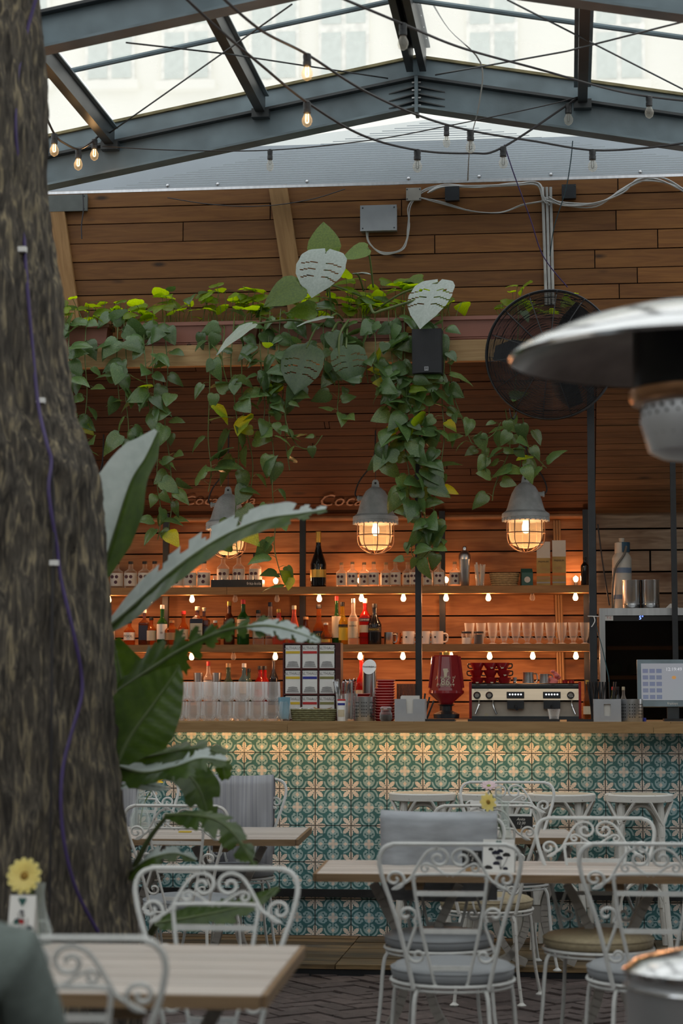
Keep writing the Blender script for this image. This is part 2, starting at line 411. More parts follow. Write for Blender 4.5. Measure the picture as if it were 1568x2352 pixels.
for (x,y,r) in cells:
    if not(-3.6<x<2.4 and 5.2<y<10.02): continue
    d=Vector((x,y,0))-EYE; z=d.dot(FW); px=784+FPX*d.dot(RT)/z; py=1176-FPX*d.dot(UP)/z
    vis.append((0 if (560<px<1600 and py<2400) else 1, -y, x,y,r))
vis.sort()
for q,(c,_,x,y,r) in enumerate(vis):
    z=rb.uniform(-0.006,0.004); rr=r+rb.uniform(-.012,.012)
    if q<300:
        o=link('brick',brick,flo,(x,y,z),(rb.uniform(-.02,.02),rb.uniform(-.02,.02),rr))
    else:
        M=Matrix.Translation((x,y,z))@Matrix.Rotation(rr,4,'Z'); far.box(-L_/2,L_/2,-W_/2,W_/2,-H_,0,M)
fo=far.build('bricks_beyond',M_BRICK,flo); fo['kind']='stuff'
# ---- deck in front of the bar
YD0=PZ(772,2216,ZP).y
deck=thing('wooden_deck','weathered wet plank deck running along the foot of the tiled bar','deck',(0,0,0))
rd=random.Random(5); nb=9; wd=(YB-YD0)/nb
seams=[PZ(800,2180,ZP).x, PZ(1180,2180,ZP).x]
for i in range(nb):
    y0=YD0+i*wd
    cuts=[XL-0.3,seams[0]-1.55,seams[0],seams[0]+1.6,XR+0.4]
    for a_,b_ in zip(cuts,cuts[1:]):
        z=ZP+rd.uniform(-.0015,.0015)
        L=(b_-a_)-0.006; MB().box(-L/2,L/2,-wd/2+.003,wd/2-.003,-0.022,0).build('plank',M_DECK,deck,loc=((a_+b_)/2,y0+wd/2,z))
MB().box(XL-.3,XR+.4,YD0+.01,YD0+.05,-0.01,ZP-0.024).build('joist',M_BLACK,deck)
MB().box(XL-.3,XR+.4,YD0+.05,YB+.1,-0.01,ZP-0.024).build('bearer',M_DARK,deck)
# ---- bar front and tiles
bar=thing('tiled_bar','long bar front clad in teal and cream patterned square tiles','bar',(0,0,0))
MB().box(XL,XR,YB+0.0045,YB+0.10,0.0,ZC-0.032).build('core_panel',mat('dark_grout',(0.05,0.055,0.055),0.9),bar)
tb=0.0985; tm=MB(); tm.hexa([(-tb,0.012,-tb),(tb,0.012,-tb),(tb,0.012,tb),(-tb,0.012,tb)],[(-tb+.0012,0,-tb+.0012),(tb-.0012,0,-tb+.0012),(tb-.0012,0,tb-.0012),(-tb+.0012,0,tb-.0012)])
tme=tm.mesh('tile',M_TILE)
j0=PY(970.6,1729.3,YB); zrow=j0.z; nrow0=int(round((zrow-ZP)/0.2))
TS=(zrow-ZP)/nrow0 if nrow0 else 0.2
rt=random.Random(9)
k=-40
while True:
    xc=j0.x+(k+0.5)*0.2
    k+=1
    if xc<XL+0.05: continue
    if xc>XR-0.05: break
    for r in range(-nrow0,1):
        zc=zrow+(r+0.5)*TS
        if r==0:
            # cut top row
            h=ZC-0.062-zrow
            if h<0.02: continue
            key='tile_cut'
            if key not in bpy.data.meshes:
                q=MB(); q.box(-tb,tb,0,0.012,-tb,-tb+h-0.001); q.mesh('tile_cut',M_TILE)
            me=bpy.data.meshes['tile_cut']
        else: me=tme
        link('tile',me,bar,(xc,YB+rt.uniform(-.0012,.0012),zc),None,(1,1,TS/0.2 if r<0 else 1))
rail=MB().box(XL,XR,YB-0.03,YB-0.004,0,0.042).build('foot_rail',M_BLACK,None,loc=(0,0,PY(784,2061,YB-.03).z)); tag(rail,'flat black steel rail running along the lower tiles of the bar','rail')
# ---- countertop
ctop=thing('bar_countertop','thick oak countertop lying along the top of the tiled bar','countertop',(0,0,0))
zt=ZC; hh=ZC-PY(784,1683,YCF).z
cuts=[XL-0.05,PY(660,1670,YCF).x,PY(1500,1670,YCF).x,XR]
for a_,b_ in zip(cuts,cuts[1:]):
    L=b_-a_-0.002; MB().box(-L/2,L/2,0,0.024,-hh,-0.008).build('front_board',M_COUNTER,ctop,loc=((a_+b_)/2,YCF,zt))
cuts=[XL-0.05,PY(300,1670,YCF).x,PY(950,1670,YCF).x,PY(1540,1670,YCF).x,XR]
for i,w in enumerate((0.17,)*5):
    for a_,b_ in zip(cuts,cuts[1:]):
        L=b_-a_-0.002; MB().box(-L/2,L/2,0.001,w-0.001,-0.03,0).build('top_board',M_COUNTER,ctop,loc=((a_+b_)/2,YCF+i*w,zt))
YC1=YCF+0.85
# warm light strip under the overhang
strip=thing('under_counter_light','slim warm LED strip under the front edge of the countertop','light',(0,0,0))
xa,xb=PY(395,1684,YB-.03).x,PY(1330,1684,YB-.03).x
MB().box(xa,xb,YCF+0.030,YCF+0.050,ZC-0.040,ZC-0.0305).build('channel',M_BLACK,strip)
MB().box(xa,xb,YCF+0.034,YCF+0.046,ZC-0.043,ZC-0.040).build('diffuser',M_LED,strip)
for q in range(3):
    la=bpy.data.lights.new('led_light','AREA'); la.shape='RECTANGLE'; la.size=(xb-xa)/3; la.size_y=0.012; la.energy=1.25; la.color=(1.0,0.60,0.26)
    lo=bpy.data.objects.new('led_light',la); C.objects.link(lo); lo.parent=strip; lo.location=(xa+(xb-xa)*(q+.5)/3,YCF+0.040,ZC-0.046); lo.rotation_euler=(math.radians(35),0,0)
# ---- plank surfaces
def planks(parent, name, O, U, V, Nn, ulen, rows, mt, seed, th=0.022, cutn=(0,1), gap=0.004, cutlist=None):
    """boards laid along U, stacked along V; rows = list of widths; face toward -Nn"""
    r=random.Random(seed); U=Vector(U).normalized(); V=Vector(V).normalized(); Nn=Vector(Nn).normalized()
    R=Matrix((U,Nn,V)).transposed().to_4x4(); v=0
    for i,w in enumerate(rows):
        cs=[0.0]+sorted(cutlist.get(i,[]) if cutlist is not None else [r.uniform(.15,.85)*ulen for _ in range(r.randint(*cutn))])+[ulen]
        for a_,b_ in zip(cs,cs[1:]):
            L=b_-a_-gap; 
            if L<0.02: continue
            lift=r.uniform(-.003,.003)
            q=MB(); q.box(-L/2,L/2,0,th,-w/2+gap/2,w/2-gap/2)
            o=q.build(name,mt,parent); o.matrix_local=Matrix.Translation(Vector(O)+U*((a_+b_)/2)+V*(v+w/2)+Nn*lift)@R
        v+=w
    return v
# upper wall over the bar
YU=11.86
wu=struct('wall_upper','upper wall of brown pine boards behind the planters')
zb=PY(784,850,YU).z; ztp=PY(784,420,YU).z
rows=[];
ys=[850,805,770,735,700,666,630,588,545,500,462,419]
for y0,y1 in zip(ys,ys[1:]): rows.append(PY(784,y1,YU).z-PY(784,y0,YU).z)
ULEN=XR+0.6-(XL-0.4)
pxu=lambda px: PY(px,550,YU).x-(XL-0.4)
planks(wu,'plank',(XL-0.4,YU,zb),(1,0,0),(0,0,1),(0,1,0),ULEN,rows,M_UPPER,11,cutlist={4:[pxu(1420)],5:[pxu(1462)],6:[pxu(1365)],7:[pxu(998),pxu(1510)],8:[pxu(420),pxu(1415)],9:[pxu(620),pxu(922)],10:[pxu(1420)]},gap=0.006)
MB().box(XL-.4,XR+.6,YU+.022,YU+.04,zb,ztp).build('backing',M_DARK,wu)
def batten(px0,py0,px1,py1,w):
    a=PY(px0,py0,YU-.02); b=PY(px1,py1,YU-.02); L=(b-a).length
    q=MB(); q.box(-L/2,L/2,-0.016,0.016,-w/2,w/2); o=q.build('batten',M_BEAM2,wu)
    t=(b-a).normalized(); n=Vector((0,1,0)); s_=t.cross(n)
    o.matrix_local=Matrix.Translation((a+b)/2)@Matrix((t,n,s_)).transposed().to_4x4()
M_BEAM2=wood('batten_pine',(0.24,0.125,0.042),(0.34,0.19,0.072),knots=0.6)
batten(128,455,170,760,0.092); batten(638,428,690,760,0.112)
# beam carrying the planters
YK=11.52
zk0,zk1=PY(784,834,YK).z,PY(784,786,YK).z
beam=thing('planter_beam','long pale pine beam carrying the terracotta planters','beam',(0,0,0))
cuts=[XL-0.2,PY(750,810,YK).x,XR+0.5]
for a_,b_ in zip(cuts,cuts[1:]):
    L=b_-a_-.003; MB().box(-L/2,L/2,0,0.06,-(zk1-zk0),0).build('board',M_BEAM,beam,loc=((a_+b_)/2,YK,zk1))
MB().box(XL-.2,XR+.5,YK+.06,YU-.002,zk1-0.03,zk1-0.002).build('ledge',M_BEAM,beam)
# sloping soffit down to the back wall
YW=13.02
zs1=PY(784,1186,YW).z; A_=Vector((XL-.4,YK+0.10,zk0+0.03)); B_=Vector((XL-.4,YW,zs1))
sl=(A_-B_); nrm=Vector((1,0,0)).cross(sl).normalized()
if nrm.z<0: nrm=-nrm
ce=struct('ceiling','sloping soffit of dark red-brown boards over the bar')
xsplit=PY(1368,1100,12.4).x; nrow=22
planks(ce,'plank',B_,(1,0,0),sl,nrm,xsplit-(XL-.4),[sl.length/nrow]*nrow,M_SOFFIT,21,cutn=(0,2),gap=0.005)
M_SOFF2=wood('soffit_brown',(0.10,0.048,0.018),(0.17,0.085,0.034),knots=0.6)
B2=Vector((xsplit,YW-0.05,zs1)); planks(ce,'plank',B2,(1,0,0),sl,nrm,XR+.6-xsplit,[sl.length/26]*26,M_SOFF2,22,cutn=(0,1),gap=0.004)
q=MB(); q.hexa([B_+nrm*.024,B_+Vector((ULEN,0,0))+nrm*.024,A_+Vector((ULEN,0,0))+nrm*.024,A_+nrm*.024],[B_+nrm*.05,B_+Vector((ULEN,0,0))+nrm*.05,A_+Vector((ULEN,0,0))+nrm*.05,A_+nrm*.05]); q.build('backing',M_DARK,ce)
# back wall
wb=struct('wall_back','back wall of wide pine boards behind the shelves')
rows=[0.14]*19; zw0=zs1-sum(rows)+0.04
pxb=lambda px: PY(px,1400,YW).x-(XL-.4)
planks(wb,'plank',(XL-.4,YW,zw0),(1,0,0),(0,0,1),(0,1,0),xsplit-(XL-.4),rows,M_BACK,31,cutn=(0,2),gap=0.010)
planks(wb,'plank',(xsplit,YW-.01,zw0),(1,0,0),(0,0,1),(0,1,0),XR+.6-xsplit,rows,M_GREYW,33,cutn=(0,1),gap=0.012)
MB().box(XL-.4,XR+.6,YW+.03,YW+.05,0,zs1+.1).build('backing',M_DARK,wb)
# conduit strip where the soffit meets the wall
lt=thing('cornice_pole','slim glowing copper-toned cornice pole below the soffit','trim',(0,0,0))
MB().tube([(XL,YW-.05,zs1-.018),(PY(1345,1190,YW).x,YW-.05,zs1-.018)],0.016,8).build('pole',mat('copper_tube',(0.45,0.22,0.10),0.4,0.3),lt,True)
# side walls of the bar (out of frame, close the niche)
for nm,x in (('wall_left',XL-.42),('wall_right',XR+.6)):
    o=MB().box(x,x+.03,YK,YW+.05,0,ztp).build(nm,M_GREYW); o['kind']='structure'
fb=MB().box(XL,XR,YC1,YW,ZP-.005,ZP+.03).build('floor_bar',M_DARK); fb['kind']='structure'
# ------------------------------------------------------------------ steel roof
RXr=PY(957,190,10.48).x   # ridge line
ZR=PY(957,252,10.48).z    # soffit of the rafters at the ridge
SLP=0.183
def zroof(x): return ZR-SLP*abs(x-RXr)
def frame(Y, label, deep):
    t=thing('steel_roof_frame',label,'roof frame',(RXr,Y,ZR))
    for s_ in (-1,1):
        ex=4.0*s_; ez=-SLP*4.0
        R=Vector((ex,0,ez)); n=Vector((SLP*s_,0,1)).normalized()
        def piece(name,h0,h1,y0,y1,mt):
            a=n*h0; b=n*h1; q=MB()
            # pieces start on the ridge plane x=0
            pts=[]
            for yy in (y0,y1):
                for hh in (h0,h1):
                    zc=hh*math.sqrt(1+SLP*SLP)
                    pts.append(Vector((0,yy,zc)))
            A0,A1,A2,A3=pts
            q.hexa([A0,A0+R,A2+R,A2],[A1,A1+R,A3+R,A3]); return q.build(name,mt,t)
        piece('web',0.012,0.158,-0.006,0.006,M_STEEL)
        piece('bottom_flange',0,0.012,-0.055,0.055,M_STEEL)
        piece('top_flange',0.158,0.172,-0.055,0.055,M_DARKST)
        if deep:
            piece('glazing_plate',0.172,0.285,0.02,0.028,M_STEEL)
            piece('seal_strip',0.285,0.30,-0.0,0.05,M_SEAL)
    MB().box(-0.009,0.009,-0.06,0.06,-0.03,0.17).build('ridge_plate',M_STEEL,t)
    bo=MB()
    for s_ in (-1,1):
        for k in range(3):
            z0=0.032+k*0.04
            g=MB(); L=0.14; x0=0.012*s_
            g.hexa([(x0,-0.05,z0),(x0+L*s_,-0.008,z0-SLP*L),(x0+L*s_,-0.006,z0-SLP*L),(x0,-0.006,z0)],[(x0,-0.05,z0+.006),(x0+L*s_,-0.008,z0-SLP*L+.006),(x0+L*s_,-0.006,z0-SLP*L+.006),(x0,-0.006,z0+.006)])
            g.build('stiffener',M_DARKST,t)
        for k in range(4):
            MB().lathe([(0.008,0),(0.008,0.014)],6,M=Matrix.Translation((0.010*s_,-0.035,0.012+k*0.042))@Matrix.Rotation(math.pi/2*s_,4,'Y')).build('bolt',M_INOX,t)
    return t
YF2,YF1=10.48,8.47
frame(YF2,'steel rafter frame with bolted ridge joint in front of the polycarbonate gable',True)
frame(YF1,'nearest steel rafter frame crossing the top corners of the picture',False)
frame(6.5,'unseen steel rafter frame added above the terrace tables',False); frame(4.5,'unseen steel rafter frame added nearest the camera position',False)  # both out of view, added with the extended roof to dim the terrace
ztop=lambda x: zroof(x)+0.292*1.0166
# purlins run along the roof between the frames
def purlin(px,py,label,w=0.05,h=0.09):
    p=PY(px,py,YF2-.06); x=p.x; t=thing('roof_purlin',label,'purlin',(x,0,zroof(x)+0.15))
    MB().box(-w/2,w/2,YF1-1.8,YF2-0.05,0,h).build('web',M_DARKST,t)
    MB().box(-w/2-.02,w/2+.02,YF1-1.8,YF2-0.05,h,h+.008).build('cap_strip',M_STEEL,t)
    MB().box(-w/2-.022,w/2+.022,YF2-0.075,YF2-0.02,-0.028,0.02).build('foot_bracket',M_DARKST,t)
purlin(252,300,'dark steel purlin nearest the tree trunk under the glass roof')
purlin(598,225,'dark steel purlin midway up the left slope of the glass roof')
purlin(1337,200,'dark steel purlin on the right slope of the glass roof')
t=thing('ridge_beam','twin dark steel ridge beam running toward the viewer at the roof peak','ridge beam',(RXr,0,ZR+0.20))
for s_ in (-1,1): MB().box(0.035*s_-.018,0.035*s_+.018,YF1-1.8,YF2-.03,0,0.13).build('channel',M_DARKST,t)
MB().box(-.075,.075,YF1-1.8,YF2-.03,0.13,0.14).build('cover_plate',M_STEEL,t)
for k in range(9):
    for s_ in (-1,1): MB().lathe([(0.008,-.008),(0.008,0)],6,(0.052*s_*1.15,YF2-.2-k*.18,0.13)).build('bolt',M_INOX,t)
# glazing tubes parallel to the rafters
for s_,lab in ((-1,'thin steel glazing tube along the left slope of the glass roof'),(1,'thin steel glazing tube along the right slope of the glass roof')):
    t=thing('glazing_tube',lab,'roof bar',(RXr,9.55,ztop(RXr)-.01))
    MB().tube([(0.03*s_,0,-.006),(4.0*s_,0,-SLP*4.0)],0.014,8).build('tube',M_STEEL,t,True)
    MB().box(-.001,.001,-.001,.001,-.001,.001)
# roof panes
def hazy_glass():  # translucent haze added to make the panes look brighter
    m,t,out=nt('hazed_roof_glass'); tr=N(t,'BsdfTransparent'); tr.inputs[0].default_value=(1.0,0.97,0.93,1)
    tl=N(t,'BsdfTranslucent'); tl.inputs[0].default_value=(0.93,0.93,0.88,1)
    no=N(t,'TexNoise'); no.inputs['Scale'].default_value=1.6; no.inputs['Detail'].default_value=6; t.links.new(coords(t),no.inputs['Vector'])
    mr=N(t,'MapRange'); mr.inputs['To Min'].default_value=0.20; mr.inputs['To Max'].default_value=0.36; t.links.new(no.outputs['Fac'],mr.inputs['Value'])
    a=N(t,'MixShader'); t.links.new(mr.outputs[0],a.inputs[0]); t.links.new(tr.outputs[0],a.inputs[1]); t.links.new(tl.outputs[0],a.inputs[2])
    gl=N(t,'BsdfGlossy'); gl.inputs['Roughness'].default_value=0.08; fr=N(t,'Fresnel'); fr.inputs[0].default_value=1.08
    b=N(t,'MixShader'); b.inputs[0].default_value=0.04; t.links.new(a.outputs[0],b.inputs[1]); t.links.new(gl.outputs[0],b.inputs[2]); t.links.new(b.outputs[0],out.inputs[0]); return m
M_ROOFG=hazy_glass(); M_PANEU=glass('pane_underside',(0.98,0.98,0.97),0.01,(0.9,0.9,0.9),0.05,0.02)
xs=sorted([RXr]+[PY(px,py,YF2-.06).x for px,py in ((252,300),(598,225),(1337,200))]+[RXr-3.95,RXr+3.95])
wi=1
for x0,x1 in zip(xs,xs[1:]):
    for y0,y1 in ((-3.0,YF1-1.8),(YF1-1.8,YF1),(YF1+.01,9.55),(9.56,YF2+.05)):  # nearest bay is an unseen extension added to dim the light below
        xa_,xb_=x0+.012,x1-.012; q=MB()
        pt=lambda x,y,dz: Vector((x,y,ztop(x)+.005+dz))
        q.hexa([pt(xa_,y0,0),pt(xb_,y0,0),pt(xb_,y1,0),pt(xa_,y1,0)],[pt(xa_,y0,.006),pt(xb_,y0,.006),pt(xb_,y1,.006),pt(xa_,y1,.006)])
        q.m=[1,0,1,1,1,1]; o=q.build('window_%d'%wi,[M_ROOFG,M_PANEU]); o['kind']='structure'; o['label']='glass pane of the pitched roof'; wi+=1
# polycarbonate gable
YG=11.55
M_POLY=glass('twinwall_polycarbonate',(0.80,0.84,0.86),0.30,(0.62,0.66,0.68),0.18,0.1)
gz0=PY(784,424,YG).z
gab=thing('gable_panel','ribbed translucent polycarbonate panel filling the gable above the board wall','panel',(0,YG,0))
q=MB(); 
for s_ in (-1,1):
    xe=RXr+3.6*s_
    q.poly([(RXr,0,gz0),(xe,0,gz0),(xe,0,max(gz0+.001,zroof(xe)+.26)),(RXr,0,ZR+.26)])
q.build('front_skin',M_POLY,gab)
q=MB(); k=0; z=gz0+.008
M_RIB=mat('polycarbonate_rib',(0.55,0.60,0.62),0.4,var=0.05)
while z<ZR+.24:
    hw=min(3.5,(ZR+.25-z)/SLP); q.box(RXr-hw,RXr+hw,0.003,0.012,z,z+.0016); z+=.0135
rbs=q.build('ribs',M_RIB,gab); rbs['kind']='stuff'
q=MB()
q.box(XL-.2,XR+.4,-.012,.0,gz0-.012,gz0+.004); q.build('bottom_trim',M_INOX,gab)
for px in (385,500,705,938,1100,1265,1470):
    p=PY(px,414,YG); MB().lathe([(0.012,0),(0.009,.006),(0.003,.008)],8,M=Matrix.Translation((p.x,-.002,gz0+.024))@Matrix.Rotation(math.pi/2,4,'X')).build('screw',M_INOX,gab)
# zinc lean-to roof of the bar seen dimly behind the gable sheet
zq=PY(784,334,YG+.4).z
q=MB(); q.hexa([(XL-.3,YU+.05,ztp-.05),(XR+.5,YU+.05,ztp-.05),(XR+.5,YW+.2,ztp-.05),(XL-.3,YW+.2,ztp-.05)],[(XL-.3,YU+.05,zq),(XR+.5,YU+.05,zq),(XR+.5,YW+.2,zq+.02),(XL-.3,YW+.2,zq+.02)])
o=q.build('bar_roof',mat('zinc_sheet',(0.34,0.38,0.41),0.6,var=0.12,nscale=2)); tag(o,'grey zinc roof box of the bar dimly seen behind the polycarbonate gable','roof')
# unseen walls added beside and behind the camera to cut light on the terrace
M_BLOCKER=mat('added_brick_wall',(0.24,0.22,0.19),0.85,var=0.2,nscale=6)
for nm,b in (('wall_added_left',(-5.4,-5.2,-3.2,10.9,0,3.55)),('wall_added_right',(3.3,3.5,-3.2,10.9,0,3.55)),('wall_added_back',(-5.4,3.5,-3.4,-3.2,0,4.2))):
    o=MB().box(*b).build(nm,M_BLOCKER); o['kind']='structure'
# ------------------------------------------------------------------ pale building behind the glass roof
M_FAC=mat('pale_render',(0.90,0.88,0.80),0.8,var=0.04,nscale=0.7)
M_FWIN=mat('pale_window_pane',(0.58,0.64,0.60),0.2,var=0.08)
M_FFR=mat('white_window_frame',(0.85,0.84,0.78),0.6)
YH=27.0
bld=thing('apartment_building','pale rendered apartment building seen through the glass roof','building',(0,YH,0))
MB().box(-14,9,0,6,0,18).build('wall',M_FAC,bld)
MB().box(-14,9,-.25,0,PY(784,-330,YH).z,PY(784,-345,YH).z+.15).build('cornice',M_FAC,bld)
for px in (60,255,430,630,790,1130,1420,1640):
    for (ya,yb) in ((-60,195),(-560,-300)):
        a=PY(px-58,yb,YH); b=PY(px+58,ya,YH); fw=b.x-a.x; fh=b.z-a.z
        wn=MB().box(-fw/2,fw/2,-.06,.0,0,fh).build('window',M_FFR,bld,loc=((a.x+b.x)/2,0,a.z))
        for sx in (-1,1):
            for zz in (0.04,0.54):
                MB().box(sx*fw*.24-fw*.19,sx*fw*.24+fw*.19,-.075,-.061,fh*zz,fh*(zz+.42)).build('pane',M_FWIN,wn)
        MB().box(-fw*.6,fw*.6,-.18,0,-.12,0).build('window_sill',M_FAC,wn)
# ------------------------------------------------------------------ wire chairs
def spiral(cx,cz,r0,r1,a0,a1,n=18):
    return [(cx+(r0+(r1-r0)*i/n)*math.cos(a0+(a1-a0)*i/n), cz+(r0+(r1-r0)*i/n)*math.sin(a0+(a1-a0)*i/n)) for i in range(n+1)]
CX,CZ=740.0,2970.0
ZTOP,ZSEAT=0.885,0.405
def cm(x,y):
    return ((x-CX)/CZ, ZTOP-(y-115)/1605*(ZTOP-ZSEAT))
def yb(z):  # lean of the back
    return -0.195-0.085*max(0,(z-0.42))/0.47
def back3(p2): return [(x,yb(z),z) for x,z in p2]
def chair_meshes():
    me={}
    # outer frame
    half=[(365,1740),(290,1360),(200,950),(85,560),(48,390),(40,300),(58,215),(105,152),(175,124),(270,116)]
    pts=[cm(*p) for p in half]; full=pts+[(-x,z) for x,z in reversed(pts)]
    me['back_frame']=MB().tube(crv(back3(full),5),0.0080,6)
    inner=[(590,1740),(500,1330),(430,950),(380,560),(385,500),(440,455)]
    pts=[cm(*p) for p in inner]; full=pts+[(-x,z) for x,z in reversed(pts)]
    me['inner_frame']=MB().tube(crv(back3(full),5),0.0064,6)
    # cross bars
    cb=[]
    for y,xa in ((670,402),(1095,470),(1510,545)):
        a=cm(xa,y); b=MB(); z=a[1]; b.box(a[0],-a[0],yb(z)-.003,yb(z)+.003,z-.008,z+.008); cb.append(b)
    me['crossbar']=cb
    def scroll(path, r=0.0056):
        out=[]
        for s_ in (1,-1):
            out.append(MB().tube(back3([(x*s_,z) for x,z in path]),r,5))
        return out
    # big side scroll running up into the top volute
    px=[]
    A=spiral(190,510,18,112,-math.pi*0.3,math.pi*2.55,30)           # crop coords (y down)
    A=[(x,y) for x,y in A]
    tail=[(330,520),(400,400),(470,270),(530,195),(600,165)]
    B=spiral(625,275,112,18,-math.pi*0.55,math.pi*2.1,28)
    path=[cm(x,y) for x,y in A]
    pts2=[p for p in crv([(x,0,y) for x,y in [A[-1]]+tail+[B[0]]],4)]
    path+= [cm(p.x,p.z) for p in pts2[1:-1]]
    path+= [cm(x,y) for x,y in B]
    me['top_scroll']=scroll(path)
    Dp=[(720,470),(640,415),(580,370),(520,338)]
    Sp=spiral(497,385,52,12,-math.pi*0.4,-math.pi*2.6,20)
    p3=[cm(p.x,p.z) for p in crv([(x,0,y) for x,y in Dp+[Sp[0]]],4)]+[cm(x,y) for x,y in Sp[1:]]
    me['small_scroll']=scroll(p3,0.0045)
    U=spiral(305,910,14,102,0.4,math.pi*2.25,30)
    mid=[(395,1030),(345,1200),(305,1330)]
    Lw=spiral(405,1365,92,14,math.pi*1.0,-math.pi*1.2,24)
    p4=[cm(x,y) for x,y in U]+[cm(p.x,p.z) for p in crv([(x,0,y) for x,y in [U[-1]]+mid+[Lw[0]]],4)[1:-1]]+[cm(x,y) for x,y in Lw]
    me['side_scroll']=scroll(p4)
    # seat rings and cushion
    ring=lambda r,z: [(r*math.cos(2*math.pi*i/36),r*math.sin(2*math.pi*i/36),z) for i in range(36)]
    sr=MB().tube(ring(0.212,0.405),0.0065,6,closed=True); sr.tube(ring(0.205,0.388),0.0055,6,closed=True); me['seat_ring']=sr
    me['cushion']=MB().lathe([(0.02,0.407),(0.195,0.409),(0.209,0.418),(0.213,0.432),(0.210,0.448),(0.196,0.460),(0.15,0.467),(0.06,0.469),(0.001,0.469)],36,cap1=False)
    me['piping']=MB().tube(ring(0.212,0.446),0.0035,5,closed=True)
    legs=[]
    for ax,ay in ((-0.115,-0.175),(0.115,-0.175),(-0.19,0.09),(0.19,0.09)):
        r=math.hypot(ax,ay); ux,uy=ax/r,ay/r
        legs.append((crv([(ax*0.93,ay*0.93,0.392),(ax*1.03,ay*1.03,0.380),(ax*1.09,ay*1.09,0.33),(ax*1.17,ay*1.17,0.15),(ax*1.30,ay*1.30,0.012)],5),(ax*1.30,ay*1.30)))
    me['leg']=legs
    # stretcher ring between the legs
    return me
CM=chair_meshes()
M_CUSHG=mat('grey_vinyl_cushion',(0.27,0.29,0.31),0.5,var=0.08,nscale=8,bump=0.1,bscale=400)
M_CUSHB=mat('beige_woven_cushion',(0.36,0.30,0.19),0.6,var=0.12,nscale=60,bump=0.25,bscale=300)
def make_chair(label, mt, cush, loc, rz):
    t=thing('wire_chair',label,'chair',loc,rz,'white scroll-back wire chairs')
    bf=CM['back_frame'].build('back_frame',mt,t,True)
    CM['inner_frame'].build('inner_frame',mt,t,True)
    for b in CM['crossbar']: b.build('crossbar',mt,t)
    for k in ('top_scroll','small_scroll','side_scroll'):
        for b in CM[k]: b.build(k,mt,t,True)
    CM['seat_ring'].build('seat_ring',mt,t,True)
    cu=CM['cushion'].build('cushion',cush,t,True); CM['piping'].build('piping',cush,cu,True)
    for pts,(fx,fy) in CM['leg']:
        l=MB().tube(pts,0.0075,6).build('leg',mt,t,True)
        MB().lathe([(0.02,0),(0.021,.005),(0.012,.011),(0.008,.016)],10,(fx,fy,0)).build('foot_pad',mt,l,True)
    return t
def chair_at(px, D, z=0.0):
    """seat centre on the ground at image column px and forward distance D"""
    d=RT*((px-784)/FPX*D)+Vector((-math.sin(AY),math.cos(AY),0))*D
    return Vector((EYE.x+d.x,EYE.y+d.y,z))
PI=math.pi
proto={}
def chair(label,mt,cush,px,Dback,face,rz=0.0,z=0.0):
    """face: +1 back toward the viewer, -1 facing the viewer; Dback = distance of its back"""
    D=Dback+0.24 if face>0 else Dback-0.24
    loc=chair_at(px,D,z); ang=rz if face>0 else PI+rz
    key=(mt.name,cush.name)
    if key in proto: return dup(proto[key],loc,ang,label)
    t=make_chair(label,mt,cush,loc,ang); proto[key]=t; return t
M_WSH=M_WHITE
chair('white wire chair with its back to the viewer, second from the right corner',M_WHITE,M_CUSHG,1035,6.75,1,0.03)
chair('white wire chair cut by the right frame edge behind the steel heater drum',M_WHITE,M_CUSHG,1478,6.75,1,0.0)
chair('white wire chair facing the viewer across the long front table',M_WHITE,M_CUSHB,1365,8.06,-1,0.02)
chair('wire chair with a grey blanket thrown over it behind the long front table',M_WHITE,M_CUSHG,1005,8.10,-1,-0.04)
chair('white wire chair standing against the bar stools, facing the viewer',M_WHITE,M_CUSHG,1157,10.15,-1,0.0,ZP)
chair('chipped wire chair with beige seat, back to the viewer, at the small rear table',M_CHIP,M_CUSHB,1112,9.0,1,0.06)
chair('out-of-focus white wire chair behind the slatted front-left table',M_WHITE,M_CUSHG,466,5.77,-1,0.02)
chair('strongly blurred white wire chair at the lower left beside the seated person',M_WHITE,M_CUSHG,172,4.2,1,0.10)
chair('wire chair carrying a striped grey towel near the plant, facing the viewer',M_WHITE,M_CUSHG,537,10.5,-1,0.0,ZP)
chair('wire chair half hidden by the tree trunk beside the glass vase',M_WHITE,M_CUSHG,286,10.5,-1,0.0,ZP)
chair('chipped wire chair with its back to the viewer under the drooping plant leaf',M_CHIP,M_CUSHG,440,9.0,1,-0.05)
